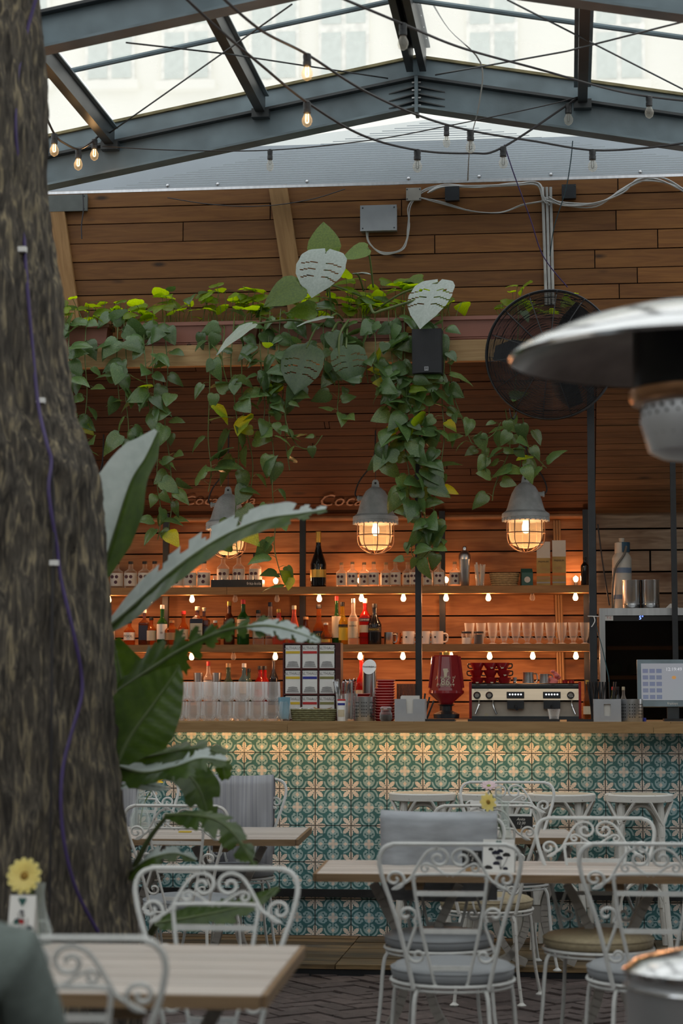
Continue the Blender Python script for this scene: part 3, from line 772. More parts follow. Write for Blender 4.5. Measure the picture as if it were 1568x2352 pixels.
# ------------------------------------------------------------------ tables
ZT=0.70
M_TLEG=mat('greige_painted_leg',(0.36,0.34,0.31),0.55,var=0.12,nscale=14)
def table(label, c00, c10, depth, nsl=6, th=0.028, endw=None, legs=True):
    """c00,c10: near-left and near-right corner of the top (world xy); depth away from the viewer"""
    a=Vector((c00.x,c00.y,0)); b=Vector((c10.x,c10.y,0)); ax=(b-a).normalized(); L=(b-a).length
    t=thing('slatted_table',label,'table',((a+b)/2+Vector((-ax.y,ax.x,0))*depth/2)[:],math.atan2(ax.y,ax.x),'slatted wooden cafe tables')
    w=depth/nsl; zf=ZP if t.location.y>YD0-.03 else 0.0
    for i in range(nsl):
        y0=-depth/2+i*w
        MB().box(-L/2,L/2,-w/2+.0045,w/2-.0045,-th,0).build('slat',M_TABLE,t,loc=(0,y0+w/2,ZT))
    # dark edge boards
    MB().box(-L/2,L/2,-depth/2-.016,-depth/2-.001,-th-.002,-.001).build('edge_board',M_TEDGE,t,loc=(0,0,ZT))
    for s_ in (-1,1): MB().box(s_*(L/2+.008)-.007,s_*(L/2+.008)+.007,-depth/2,depth/2,-th-.002,-.001).build('end_board',M_TEDGE,t,loc=(0,0,ZT))
    for s_ in (-1,1):
        x=s_*(L/2-min(.37,L*.3))
        MB().box(x-.035,x+.035,-depth/2+.04,depth/2-.04,ZT-th-.036,ZT-th-.001).build('batten',M_TEDGE,t)
        for q in (-1,1):
            path=crv([(x+q*0.17,0,ZT-th-.037),(x+q*0.11,0,0.52),(x+q*0.045,0,0.36),(x+q*0.055,0,0.2+zf*.5),(x+q*0.12,0,0.065+zf),(x+q*0.19,0,0.025+zf)],5)
            m_=MB()
            for p0,p1 in zip(path,path[1:]): m_.bar(p0,p1+(p1-p0)*.15,0.034,0.07,up=(0,1,0.0))
            m_.build('leg',M_TLEG,t)
        MB().box(x-.05,x+.05,-.03,.03,.27,.35).build('leg_joint',M_TLEG,t)
    return t
def tz(px,py): return PZ(px,py,ZT)
# front left
n0=tz(598,2286); f0=tz(694,2166); d=(Vector((f0.x,f0.y,0))-Vector((n0.x,n0.y,0))); dep=min(0.9,d.length); perp=Vector((d.y,-d.x,0)).normalized()
TFL=table('slatted table in the near left corner with a gerbera vase on it',n0-perp*1.05,n0,dep)
# front right
n1=tz(727,2006); n2=tz(1640,2012)
TFR=table('long slatted table across the right foreground with the floral menu card',n1,n2,0.62)
# rear left
n3=tz(678,1928); f3=tz(716,1894); d3=(Vector((f3.x,f3.y,0))-Vector((n3.x,n3.y,0))); perp3=Vector((d3.y,-d3.x,0)).normalized()
TRL=table('slatted table between the tree trunk and the towel-draped chair',n3-perp3*1.2,n3,0.85)
# rear right
n4=tz(1085,1924); n5=tz(1325,1924)
TRR=table('small slatted table before the bar stools with the chalkboard sign',n4-Vector((.1,0,0)),n5,0.6)
# ------------------------------------------------------------------ bar stools
zst=PY(1127,1821,10.72).z
def stool(px,label,first=[None]):
    p=PX(px,10.72,zst); loc=(p.x,p.y,ZP)
    if first[0]: return dup(first[0],loc,random.uniform(-.2,.2),label)
    h=zst-ZP; t=thing('bar_stool',label,'stool',loc,0.1,'white bentwood bar stools')
    MB().lathe([(0.165,h-.042),(0.178,h-.038),(0.18,h-.006),(0.176,h-.001),(0.158,h),(0.152,h-.004),(0.001,h-.006)],36,cap1=False).build('seat_rim',M_CHIP,t,True)
    MB().lathe([(0.001,h-.0045),(0.150,h-.0035),(0.150,h-.001),(0.001,h+.003)],32,cap0=False,cap1=False).build('seat_panel',mat('cane_coloured_seat',(0.48,0.43,0.34),0.6,var=0.15,nscale=30),t,True)
    ang=[math.pi/4+math.pi/2*k for k in range(4)]
    for a in ang:
        ca,sa=math.cos(a),math.sin(a)
        MB().tube(crv([(0.14*ca,0.14*sa,h-.04),(0.155*ca,0.155*sa,h*.55),(0.20*ca,0.20*sa,0.0)],4),[0.018]*5+[0.016]*3+[0.014],8).build('leg',M_CHIP,t,True)
    for k in range(4):
        a0,a1=ang[k],ang[(k+1)%4]
        p0=Vector((0.158*math.cos(a0),0.158*math.sin(a0),h-.22)); p1=Vector((0.158*math.cos(a1),0.158*math.sin(a1),h-.22)); mid=(p0+p1)/2
        pts=[]
        for i in range(13):
            th_=math.pi*i/12; q=mid+(p0-mid)*math.cos(th_)*0.92; q.z=h-.22+0.165*math.sin(th_)
            q.x*=1.02; q.y*=1.02; pts.append(q)
        MB().tube(pts,0.0105,7).build('arch_brace',M_CHIP,t,True)
        r=[]
        for i in range(13):
            th_=math.pi*i/12; q=mid+(p0-mid)*math.cos(th_)*1.08; q.z=0.20+0.16*math.sin(th_); r.append(q)
        MB().tube(r,0.0095,7).build('lower_brace',M_CHIP,t,True)
        e0=Vector((0.155*math.cos(a0),0.155*math.sin(a0),h-.16)); o_=Vector((0.172*math.cos(a0+.55),0.172*math.sin(a0+.55),h-.035)); o2=Vector((0.172*math.cos(a0-.55),0.172*math.sin(a0-.55),h-.035))
        MB().tube([e0,o_],0.009,6).build('bracket',M_CHIP,t,True); MB().tube([e0,o2],0.009,6).build('bracket',M_CHIP,t,True)
    first[0]=t; return t
stool(970,'white bentwood bar stool leftmost in the row before the tiled bar')
stool(1128,'white bentwood bar stool second from the left, behind the wire chair')
stool(1289,'white bentwood bar stool third from the left, beside the wire chair')
stool(1467,'white bentwood bar stool rightmost in the row before the tiled bar')
# ------------------------------------------------------------------ blankets
M_BLK=mat('grey_wool_blanket',(0.36,0.385,0.42),0.95,var=0.15,nscale=9,bump=0.3,bscale=220,stretch=(1,1,4))
M_TOW=mat('striped_grey_towel',(0.29,0.30,0.34),0.95,nscale=16,col2=(0.42,0.43,0.46),stretch=(6,.05,.05),bump=0.2,bscale=220)
M_BLUE=mat('blue_grey_fleece',(0.20,0.25,0.30),0.95,var=0.15,nscale=10,bump=0.3,bscale=200)
def blanket(name,label,cat,px,Dback,w,front,behind,mt,zt,z=0.0,off=0.0,seed=1,sag=0.012):
    """cloth folded over a chair back: hangs 'front' below the rail on the viewer's far side seat and 'behind' on the back"""
    p=chair_at(px,Dback,z); t=bpy.data.objects.new
    r=random.Random(seed); nx,nz=18,22; b=MB(); zr=zt+0.012
    prof=[]
    for k in range(nz+1):
        s_=k/nz; tot=front+behind+0.03; q=s_*tot
        if q<front: prof.append((-0.024-0.02*(1-q/front)**1.0*0, zr-(front-q)))
        elif q<front+0.03:
            a=(q-front)/0.03*math.pi; prof.append((-0.024*math.cos(a), zr+0.014*math.sin(a)))
        else: prof.append((0.024+0.01, zr-(q-front-.03)))
    ph=r.uniform(0,6)
    for layer in (0,1):
        for i in range(nx+1):
            u=i/nx; x=(u-.5)*w+off
            for k,(yy,zz) in enumerate(prof):
                depth=max(0,zr-zz); wv=0.017*math.sin(u*11+ph+depth*7)*min(1,depth*6)+0.010*math.sin(u*23+ph*2-depth*9)*min(1,depth*5)
                sg=-sag*math.sin(u*math.pi)*0.6
                outw=(0.006 if layer else 0.0)
                sign=-1 if yy<0 else 1
                b.v.append((x*(1-0.05*depth),yy+sign*(outw)+wv,zz+sg+(outw if abs(yy)<0.02 else 0)))
    n=(nz+1); tot=(nx+1)*n
    for L in (0,1):
        for i in range(nx):
            for k in range(nz):
                q=(L*tot+i*n+k,L*tot+(i+1)*n+k,L*tot+(i+1)*n+k+1,L*tot+i*n+k+1); b.face(q)
    for i in range(nx):
        for k in (0,nz): b.face((i*n+k,(i+1)*n+k,tot+(i+1)*n+k,tot+i*n+k))
    for k in range(nz):
        for i in (0,nx): b.face((i*n+k,i*n+k+1,tot+i*n+k+1,tot+i*n+k))
    o=b.build(name,mt,None,'all',loc=(p.x,p.y,z)); return tag(o,label,cat)
blanket('blanket','light grey wool blanket draped over the chair behind the front table','blanket',1005,8.10,0.47,0.33,0.34,M_BLK,ZTOP+.0,0,-.0,3)
blanket('towel','grey striped towel hanging over the chair beside the plant','towel',560,10.5,0.33,0.50,0.40,M_TOW,ZTOP,ZP,0,5)
blanket('towel','grey striped towel at the trunk edge on the half hidden chair','towel',255,10.5,0.30,0.34,0.3,M_TOW,ZTOP,ZP,0,6)
# ------------------------------------------------------------------ bar shelving
YS=12.72; YSB=YW-0.002
z3=PY(784,1347,YS).z; z2=PY(784,1480,YS).z; z1=PY(784,1620,YS).z
xs0=XL-0.1; xs1=PY(1356,1400,YS).x
rk=thing('bar_shelving','open back-bar shelving of oak boards on black steel posts','shelving',(0,0,0))
for nm,z,x1 in (('top_shelf',z3,xs1),('middle_shelf',z2,xs1),('low_shelf',z1,PY(955,1600,YS).x)):
    cs=[xs0,PY(520,1500,YS).x if nm!='middle_shelf' else PY(735,1500,YS).x,x1]
    for a_,b_ in zip(cs,cs[1:]):
        L=b_-a_-.002; MB().box(-L/2,L/2,0,YSB-YS,-0.048,0).build(nm,M_SHELF,rk,loc=((a_+b_)/2,YS,z))
for px in (380,695,1016,1347):
    p=PY(px,1450,YW-.08); MB().box(p.x-.019,p.x+.019,YW-.10,YW-.06,PY(784,1652,12.3).z+.001,zs1+.02).build('post',M_BLACK,rk)
# back work counter
bc=thing('back_counter','dark work counter under the back-bar shelves','counter',(0,0,0))
zbc=PY(784,1652,12.3).z
MB().box(xs0,PY(1352,1600,12.3).x,12.25,YSB-.015,zbc-.03,zbc).build('worktop',M_DARKST,bc); MB().box(xs0,PY(1352,1600,12.3).x,12.3,YSB-.015,ZP+.031,zbc-.03).build('cabinet',M_DARK,bc)
# posts standing on the front counter
for px,w,ytop,lab in ((961,.036,834,'slim black steel post rising from the counter to the planter beam behind the vine'),(1361,.042,834,'black steel post below the fan at the right end of the shelves'),(1549,.034,1182,'black steel post at the far right beside the monitor')):
    Yp=11.60 if px!=1549 else 12.3
    p=PY(px,1400,Yp); ztp_=PY(px,ytop,Yp).z
    o=MB().box(-w/2,w/2,-.018,.018,0,(zk0-ZC if px!=1549 else zs1+.25-ZP-.03)-.001).build('steel_post',M_BLACK,None,loc=(p.x,Yp,ZC if px!=1549 else ZP+.03)); tag(o,lab,'post')
# ------------------------------------------------------------------ bottles
def arcstrip(r,z0,z1,a0,a1,n=10,th=0.0008):
    b=MB(); k=[]
    for i in range(n+1):
        a=math.radians(-90+a0+(a1-a0)*i/n)
        for rr in (r,r+th):
            for z in (z0,z1): b.v.append((rr*math.cos(a),rr*math.sin(a),z))
    for i in range(n):
        q=i*4; b.face((q+2,q+6,q+7,q+3)); b.face((q,q+1,q+5,q+4)); b.face((q+1,q+3,q+7,q+5)); b.face((q,q+4,q+6,q+2))
    b.face((0,2,3,1)); q=n*4; b.face((q,q+1,q+3,q+2))
    return b
GL={}
def cg(name,tint,op,body): return glass(name+'_glass',tint,op,body,0.06,0.6,0.04,1.8)
GL['clear']=cg('bottle_clear',(0.96,0.95,0.92),0.06,(0.9,0.88,0.85))
GL['amber']=cg('bottle_amber',(0.85,0.42,0.12),0.16,(0.35,0.12,0.03))
GL['brown']=cg('bottle_brown',(0.40,0.13,0.05),0.45,(0.10,0.03,0.012))
GL['dark']=cg('bottle_dark',(0.10,0.10,0.10),0.8,(0.010,0.010,0.012))
GL['green']=cg('bottle_green',(0.10,0.42,0.10),0.35,(0.02,0.10,0.02))
GL['olive']=cg('bottle_olive',(0.30,0.42,0.25),0.45,(0.08,0.12,0.07))
GL['yellow']=cg('bottle_yellow',(0.85,0.65,0.10),0.18,(0.5,0.35,0.03))
GL['red']=cg('bottle_red',(0.75,0.06,0.04),0.35,(0.35,0.015,0.01))
GL['pink']=cg('bottle_pink',(0.95,0.45,0.36),0.25,(0.7,0.16,0.10))
GL['blue']=cg('bottle_blue',(0.45,0.65,0.72),0.25,(0.15,0.3,0.36))
def pm(n,c,r=0.5,m=0.0): return mat('paint_'+n,c,r,m,var=0.06)
PC={'white':pm('white',(0.62,0.60,0.56)),'black':pm('black',(0.012,0.012,0.013)),'cream':pm('cream',(0.52,0.45,0.32)),'red':pm('red',(0.45,0.02,0.02)),'gold':pm('gold',(0.55,0.36,0.08),0.35,0.6),
    'yellow':pm('yellow',(0.60,0.42,0.03)),'green':pm('green',(0.03,0.16,0.05)),'navy':pm('navy',(0.012,0.015,0.035)),'orange':pm('orange',(0.55,0.16,0.02)),'silver':pm('silver',(0.55,0.55,0.55),0.3,0.9),'grey':pm('grey',(0.3,0.3,0.3)),'cork':pm('cork',(0.40,0.25,0.12)),'plum':pm('plum',(0.06,0.015,0.03)),'tan':pm('tan',(0.35,0.2,0.09)),'teal':pm('teal',(0.02,0.10,0.09)),'pinkp':pm('pinkp',(0.75,0.28,0.25))}
def bottle(px,Y,z,hpx,wpx,glassk,cap,desc,shape=(0.62,0.80,0.36),lab=None,text=None,lab2=None,cat='bottle',group='bottles on the back bar',sq=False,capf=0.90,gname='bottle'):
    p=PX(px,Y,z); s=scale_at(p); h=hpx/s; r=wpx/s/2; sh,nk,nr=shape
    t=thing(gname,desc,cat,(p.x,p.y,p.z),random.uniform(-.12,.12) if not text else 0.0,group)
    n=4 if sq else 18; k=1.30 if sq else 1.0; ph=math.pi/4 if sq else 0
    pr=[(r*.86*k,0),(r*.97*k,h*.012),(r*k,h*.03),(r*k,h*sh*.96),(r*.97*k,h*sh)]
    for i in range(1,6):
        u=i/5; pr.append(((r*.97*k)*(1-u)**1.0*math.cos(u*1.2)+r*nr*(1-(1-u)*math.cos(u*1.2)), h*(sh+(nk-sh)*u)))
    pr+=[(r*nr,h*.93),(r*nr,h*.95)]
    b=MB(); b.lathe(pr,n if not sq else 4,ph=ph); bo=b.build('body',GL[glassk],t,True)
    MB().lathe([(r*nr*1.12,h*capf),(r*nr*1.16,h*(capf+.01)),(r*nr*1.12,h*.995),(r*nr*.9,h)],14).build('cap',PC[cap],t,True)
    for L,isl in ((lab,0),(lab2,1)):
        if not L: continue
        za,zb_,colr=L
        if sq: l=MB().box(-r*.86,r*.86,-r*.935,-r*.925,h*za,h*zb_).build('label',PC[colr],t)
        else: l=arcstrip(r*1.012,h*za,h*zb_,-80,80).build('label',PC[colr],t,True)
        if text and isl==text[3]:
            tx,ts,tc,_,tz_=text
            lettering(tx,ts*r,PC[tc],l,(0,-r*1.03-.001,h*tz_))
    return t
YBT=12.80
# --- top shelf: small clear spirit bottles, three dark plums on the label
def plum_bottle(px,Y,z,hpx,wpx,cap,lab,grp,first={}):
    key=(hpx,wpx,cap)
    if key in first: 
        p=PX(px,Y,z); return dup(first[key],(p.x,p.y,p.z),random.uniform(-.1,.1),lab,grp)
    t=bottle(px,Y,z,hpx,wpx,'clear',cap,lab,(0.62,0.74,0.34),(0.08,0.56,'white'),None,None,'bottle',grp,gname='spirit_bottle')
    p=PX(px,Y,z); s=scale_at(p); h=hpx/s; r=wpx/s/2
    l=[c for c in t.children if c.name.startswith('label')][0]
    for dx,dz in ((-.42,.42),(.28,.42),(.15,.22)):
        MB().lathe([(r*.27,0),(r*.27,.0008)],12,M=Matrix.Translation((dx*r,-r*1.035,h*dz))@Matrix.Rotation(math.pi/2,4,'X')).build('plum_print',PC['plum'],l)
    first[key]=t; return t
for i,px in enumerate((784,809,836,858,886,908,936,952,982,1008,1044)):
    plum_bottle(px,YBT+(.0 if i%2 else .03),z3,58 if i%2 else 57,24,'cork','%s plum-label spirit bottle from the left, right of the sparkling wine'%ORD[i],'plum-label spirit bottles right of the sparkling wine')
for i,px in enumerate((268,300,332,355,385,406,436,468)): plum_bottle(px,YBT,z3,62,30,'black','%s black-stoppered clear bottle from the trunk on the top shelf'%ORD[i],'black-stoppered spirit bottles on the top shelf')
for i,px in enumerate((512,548,586)): plum_bottle(px,YBT+.11,z3,80,28,'black','tall black-stoppered bottle behind the black crate, %s from the left'%ORD[i],'spirit bottles behind the black crate')
# black crate with shot glasses
p0=PX(546,YBT-.02,z3); s=scale_at(p0)
t=thing('bottle_crate','low black crate with white lettering holding glasses on the top shelf','crate',p0)
w=119/s; MB().box(-w/2,w/2,-.05,.05,0,.006).build('base',M_BLACK,t)
for y in (-.05,.044): MB().box(-w/2,w/2,y,y+.006,.006,17/s).build('side_panel',M_BLACK,t)
for x in (-w/2,w/2-.006): MB().box(x,x+.006,-.044,.044,.006,17/s).build('end_panel',M_BLACK,t)
lettering('fritz-kola',.026,PC['white'],t,(w/2-.055,-.0512,8/s))
for k in range(6):
    q=MB(); q.lathe([(0.020,0),(0.024,.075),(0.0225,.075),(0.0185,.004)],14,cap1=False); o=q.build('shot_glass',M_GLASS,None,True,loc=(p0.x-.14+k*.055,p0.y,p0.z+.0062)); tag(o,'%s shot glass from the left in the black crate'%ORD[k],'glass','shot glasses in the black crate')
bottle(731,YBT-.02,z3,128,37,'dark','gold','large dark sparkling wine bottle with gold foil neck on the top shelf',(0.42,0.76,0.30),(0.17,0.31,'gold'),None,None,gname='wine_bottle',capf=0.80)
# shaker
p=PX(1067,YBT,z3); s=scale_at(p); t=thing('cocktail_shaker','tall steel cocktail shaker on the top shelf','shaker',p,0)
MB().lathe([(9/s,0),(10/s,2/s),(12.5/s,55/s),(13.5/s,62/s)],20).build('body',M_INOX,t,True); MB().lathe([(13.8/s,62/s),(13.5/s,72/s),(9/s,80/s),(5/s,83/s)],20).build('shoulder',M_INOX,t,True); MB().lathe([(5/s,83/s),(5/s,90/s),(4/s,92/s)],16).build('cap',M_CHROME,t,True)
p=PX(1102,YBT,z3); t=thing('tumbler','tall glass stuffed with white wrapped straws on the top shelf','glass',p,0)
MB().lathe([(9/s,0),(13/s,50/s),(12.4/s,50/s),(8.5/s,2/s)],16,cap1=False).build('glass_wall',M_GLASS,t,True)
q=MB()
for k in range(7): 
    a=k*1.3; q.box(-.006,.006,-.002,.002,0,(44+3*(k%4))/s,Matrix.Translation((.010*math.cos(a),.010*math.sin(a),.006))@Matrix.Rotation(.12,4,(math.cos(a+1.5),math.sin(a+1.5),0))@Matrix.Rotation(a,4,'Z'))
q.build('paper_wraps',PC['white'],t)
# woven bread basket
def basket(name,label,px,Y,z,wpx,hpx,mt,flare=1.18,dep=0.6,n=28):
    p=PX(px,Y,z); s=scale_at(p); t=thing(name,label,'basket',p,0); w=wpx/s/2; h=hpx/s
    for k in range(6):
        f=1/flare+(1-1/flare)*k/5; q=MB()
        pts=[(w*f*math.cos(2*math.pi*i/n)*(1+.012*(-1)**(i+k)),w*dep*f*math.sin(2*math.pi*i/n)*(1+.02*(-1)**(i+k)),h*(k+.5)/6) for i in range(n)]
        q.tube(pts,h/11,5,closed=True).build('woven_band',mt,t,True)
    MB().lathe([(w/flare,0),(w/flare,.004)],n,M=Matrix.Diagonal((1,dep,1,1))).build('base',mt,t)
    return t,p,s,w,h
M_WICK=mat('wicker',(0.42,0.29,0.14),0.7,var=0.25,nscale=60,bump=0.4,bscale=200)
M_WICKG=mat('green_wicker',(0.16,0.155,0.07),0.7,var=0.3,nscale=60,bump=0.4,bscale=200)
basket('bread_basket','pale woven basket beside the green carton on the top shelf',1158,YBT,z3,66,30,M_WICK)
p=PX(1209,YBT,z3); s=scale_at(p); t=thing('milk_carton','small dark green carton on the top shelf','carton',p,0.15)
w=13/s; MB().box(-w,w,-w,w,0,30/s).build('box',PC['teal'],t); MB().hexa([(-w,-w,30/s),(w,-w,30/s),(w,w,30/s),(-w,w,30/s)],[(-w,-.002,40/s),(w,-.002,40/s),(w,.002,40/s),(-w,.002,40/s)]).build('gable_top',PC['teal'],t)
MB().lathe([(7/s,0),(7/s,.001)],14,M=Matrix.Translation((0,-w-.0002,14/s))@Matrix.Rotation(math.pi/2,4,'X')).build('print',PC['white'],t)
for px,h,lab in ((1248,63,'yellow and brown tea carton nearer the basket with an opened white flap'),(1284,66,'yellow and brown tea carton farther right on the top shelf with a white flap')):
    p=PX(px,YBT,z3); t=thing('tea_carton',lab,'carton',p,0); w=15.5/s
    MB().box(-w,w,-.05,.05,0,h/s).build('box',mat('tea_box_card',(0.34,0.23,0.07),0.6,var=0.2),t)
    for k,(cn,a,b) in enumerate((('orange',.34,.44),('tan',.22,.30),('blueb',.08,.13))):
        MB().box(-w,w,-.0512,-.0502,h/s*a,h/s*b).build('stripe',PC['orange'] if cn=='orange' else (PC['tan'] if cn=='tan' else PC['grey']),t)
    lettering('PREMIUM',.016,M_INK,t,(0,-.0512,h/s*.86)); lettering('tea',.035,PC['tan'],t,(0,-.0512,h/s*.62))
    MB().box(-w,w,.045,.05,h/s+.0005,h/s+40/s).build('lid_flap',PC['white'],t)
bottle(1343,YBT,z3,66,19,'dark','black','slim dark bottle at the right end of the top shelf',(0.70,0.82,0.4))
# --- middle shelf bottles
MS=[ # px,h,w,glass,cap,shape,lab,text,lab2,desc,sq
(250,66,30,'amber','black',(0.55,0.75,.34),(.12,.5,'cream'),None,None,'amber spirit bottle half behind the trunk on the middle shelf',False),
(297,56,26,'amber','black',(0.60,0.78,.34),(.20,.52,'white'),('FOOL',.62,'black',0,.36),None,'small amber bottle with a hand-lettered white label',False),
(331,82,24,'brown','white',(0.62,0.74,.36),(.14,.55,'navy'),None,None,'square brown whiskey bottle with a dark label',True),
(347,64,25,'amber','black',(0.56,0.72,.36),(.16,.52,'cream'),None,None,'short amber bottle with a cream label in front of the square whiskey',False),
(372,92,24,'green','white',(0.56,0.70,.36),(.14,.52,'white'),('10',.55,'black',0,.30),None,'green glass whisky bottle with a tall white label',False),
(394,56,36,'amber','tan',(0.62,0.82,.30),(.2,.5,'tan'),None,None,'squat amber bottle with brown stopper',False),
(421,78,24,'amber','red',(0.52,0.70,.38),(.16,.46,'cream'),('Mark',.5,'black',0,.33),None,'amber bourbon bottle sealed in dripping red wax',False),
(453,88,33,'brown','cream',(0.66,0.78,.32),(.10,.56,'cream'),("Ballantine's",.33,'black',0,.36),(.56,.68,'navy'),'dark whisky bottle with a large cream shield label',True),
(468,86,26,'brown','cream',(0.66,0.78,.32),(.10,.5,'navy'),None,None,'dark whisky bottle tucked behind the cream-label one',True),
(494,56,25,'amber','white',(0.60,0.8,.36),(.2,.5,'tan'),None,None,'small amber bottle with white cap behind the ragged leaf',False),
(526,100,26,'brown','gold',(0.60,0.74,.36),(.26,.54,'black'),('JAMESON',.38,'white',0,.44),None,'brown whiskey bottle with a black label and gold cap',False),
(558,104,28,'green','red',(0.60,0.74,.36),(.24,.56,'cream'),('JAMESON',.38,'black',0,.46),None,'dark green whiskey bottle with an arched cream label',False),
(593,80,26,'clear','black',(0.58,0.74,.36),(.2,.46,'cream'),None,None,'clear spirit bottle right of the green whiskey',False),
(620,98,22,'clear','navy',(0.56,0.72,.40),(.2,.5,'grey'),None,None,'tall clear bottle with navy cap above the tea display',False),
(640,82,30,'pink','gold',(0.62,0.78,.34),(.3,.55,'white'),None,None,'pale pink bottle with a small white panel',False),
(675,90,26,'pink','cream',(0.40,0.78,.36),(.2,.42,'red'),None,None,'bright pink cone-shaped bottle above the tea display',False),
(702,64,20,'brown','cork',(0.55,0.72,.55),None,None,None,'short brown bottle with a ball cork',False),
(732,92,26,'amber','black',(0.40,0.62,.42),(.14,.34,'black'),('43',.8,'gold',0,.24),None,'amber liqueur bottle with a round black emblem',False),
(748,50,24,'amber','white',(0.45,0.7,.4),(.10,.24,'gold'),None,None,'round low liqueur bottle with gold band',False),
(773,112,22,'green','red',(0.50,0.66,.36),(.14,.58,'cream'),None,None,'tall green bottle with a red capsule',False),
(786,98,27,'yellow','black',(0.54,0.72,.34),(.10,.44,'yellow'),('VERTE',.4,'black',1,.44),(.40,.47,'navy'),'yellow liqueur bottle with a dark banded label',False),
(811,106,24,'clear','silver',(0.56,0.70,.36),(.14,.50,'cream'),('VODKA',.42,'black',0,.40),None,'clear tall bottle with a silver cap beside the yellow liqueur',False),
(838,106,26,'red','white',(0.62,0.76,.36),(.26,.42,'cream'),('CAMPARI',.4,'white',1,.53),(.50,.57,'navy'),'red bitter bottle with navy and cream labels',False),
(860,94,32,'dark','black',(0.50,0.76,.34),(.30,.42,'black'),('PASSOA',.42,'yellow',0,.36),None,'rounded black bottle with yellow lettering',False),
]
for (px,h,w,g,cap,shp,lb,tx,lb2,desc,sq) in MS:
    bottle(px,YBT-.02+random.uniform(-.02,.03),z2,h,w,g,cap,desc,shp,lb,tx,lb2,sq=sq)
# --- low shelf bottles
for (px,h,w,g,cap,shp,lb,tx,desc) in (
 (478,100,22,'clear','red',(0.62,0.76,.36),(.2,.56,'white'),('GIN',.5,'red',0,.42),'clear gin bottle with red cap on the low shelf'),
 (524,96,28,'olive','cork',(0.52,0.68,.38),None,None,'olive green round-shouldered gin bottle on the low shelf'),
 (560,96,26,'blue','white',(0.60,0.74,.36),(.28,.56,'cream'),('SAPPHIRE',.3,'navy',0,.42),'pale blue gin bottle with an oval cream label'),
 (571,84,22,'olive','black',(0.6,0.74,.36),None,None,'grey-green bottle behind the pale blue gin'),
 (597,90,26,'red','black',(0.6,0.74,.4),(.2,.4,'red'),None,'dark red liqueur bottle on the low shelf'),
 (608,90,20,'red','black',(0.6,0.74,.4),None,None,'slim dark red bottle behind the liqueur on the low shelf'),
 (628,114,21,'dark','black',(0.55,0.72,.36),None,None,'dark slender bottle left of the tea display'),
 (830,116,30,'red','tan',(0.45,0.62,.34),(.12,.3,'cream'),None,'red-orange bottle behind the cutlery on the low shelf'),
 (455,74,20,'olive','silver',(0.9,0.95,.9),None,None,'tall steel measuring tin left of the gin bottle'),
 (497,74,20,'olive','silver',(0.9,0.95,.9),None,None,'tall steel measuring tin right of the gin bottle')):
    if 'tin' in desc:
        p=PX(px,YBT,z1); s=scale_at(p); q=MB(); q.lathe([(8/s,0),(11/s,h/s),(10.5/s,h/s),(7.5/s,.003)],18,cap1=False); o=q.build('steel_tin',M_INOX,None,True,loc=p); tag(o,desc,'tin'); continue
    bottle(px,YBT,z1,h,w,g,cap,desc,shp,lb,tx)
# --- mugs and copper cups on the middle shelf
def mug(px,Y,z,wpx,hpx,mt,label,cat='mug',grp=None,hand=1,handle=True,name='mug'):
    p=PX(px,Y,z); s=scale_at(p); r=wpx/s/2; h=hpx/s; t=thing(name,label,cat,p,0,grp)
    MB().lathe([(r*.92,0),(r,h*.04),(r,h),(r*.93,h),(r*.93,h*.08),(.001,h*.07)],20,cap1=False).build('cup',mt,t,True)
    if handle: MB().tube(crv([(hand*r*.97,0,h*.82),(hand*r*1.55,0,h*.78),(hand*r*1.7,0,h*.5),(hand*r*1.5,0,h*.22),(hand*r*.97,0,h*.18)],4),r*.14,6).build('handle',mt,t,True)
    return t,r,h
M_COPPER=mat('copper_mug',(0.75,0.36,0.20),0.2,1.0,var=0.1); M_MUG=mat('white_ceramic',(0.62,0.58,0.53),0.25,var=0.04)
mug(893,YBT,z2,22,28,M_INOX,'steel cup beside the black liqueur bottle on the middle shelf',hand=1)
mug(911,YBT+.03,z2,20,27,M_COPPER,'copper mug between steel cup and white mugs','mug',hand=1)
for px,lab in ((938,'white ceramic mug left of the front post on the middle shelf'),(974,'white ceramic mug just right of the front post'),(1004,'white ceramic mug farthest right with a small dark print')):
    t,r,h=mug(px,YBT-.01,z2,28,30,M_MUG,lab)
    MB().lathe([(r*.16,0),(r*.16,.001)],10,M=Matrix.Translation((-r*.3,-r*.985,h*.55))@Matrix.Rotation(math.pi/2,4,'X')).build('print',M_INK,t)
for px,cn,lab in ((1071,'white','small glass jar of white sugar with black lid on the middle shelf'),(1099,'black','small glass jar of coffee beans with black lid on the middle shelf')):
    p=PX(px,YBT-.02,z2); s=scale_at(p); t=thing('glass_jar',lab,'jar',p,0)
    MB().lathe([(10/s,0),(11/s,1/s),(11/s,25/s)],16).build('glass_wall',M_GLASS,t,True); MB().lathe([(9.5/s,.002),(9.5/s,(15 if cn=='white' else 22)/s)],14).build('filling',PC['white'] if cn=='white' else mat('coffee_beans',(0.03,0.016,0.01),0.4,var=0.5,nscale=180),t,True); MB().lathe([(11.5/s,25/s),(11.5/s,29/s)],16).build('lid',M_BLACK,t,True)
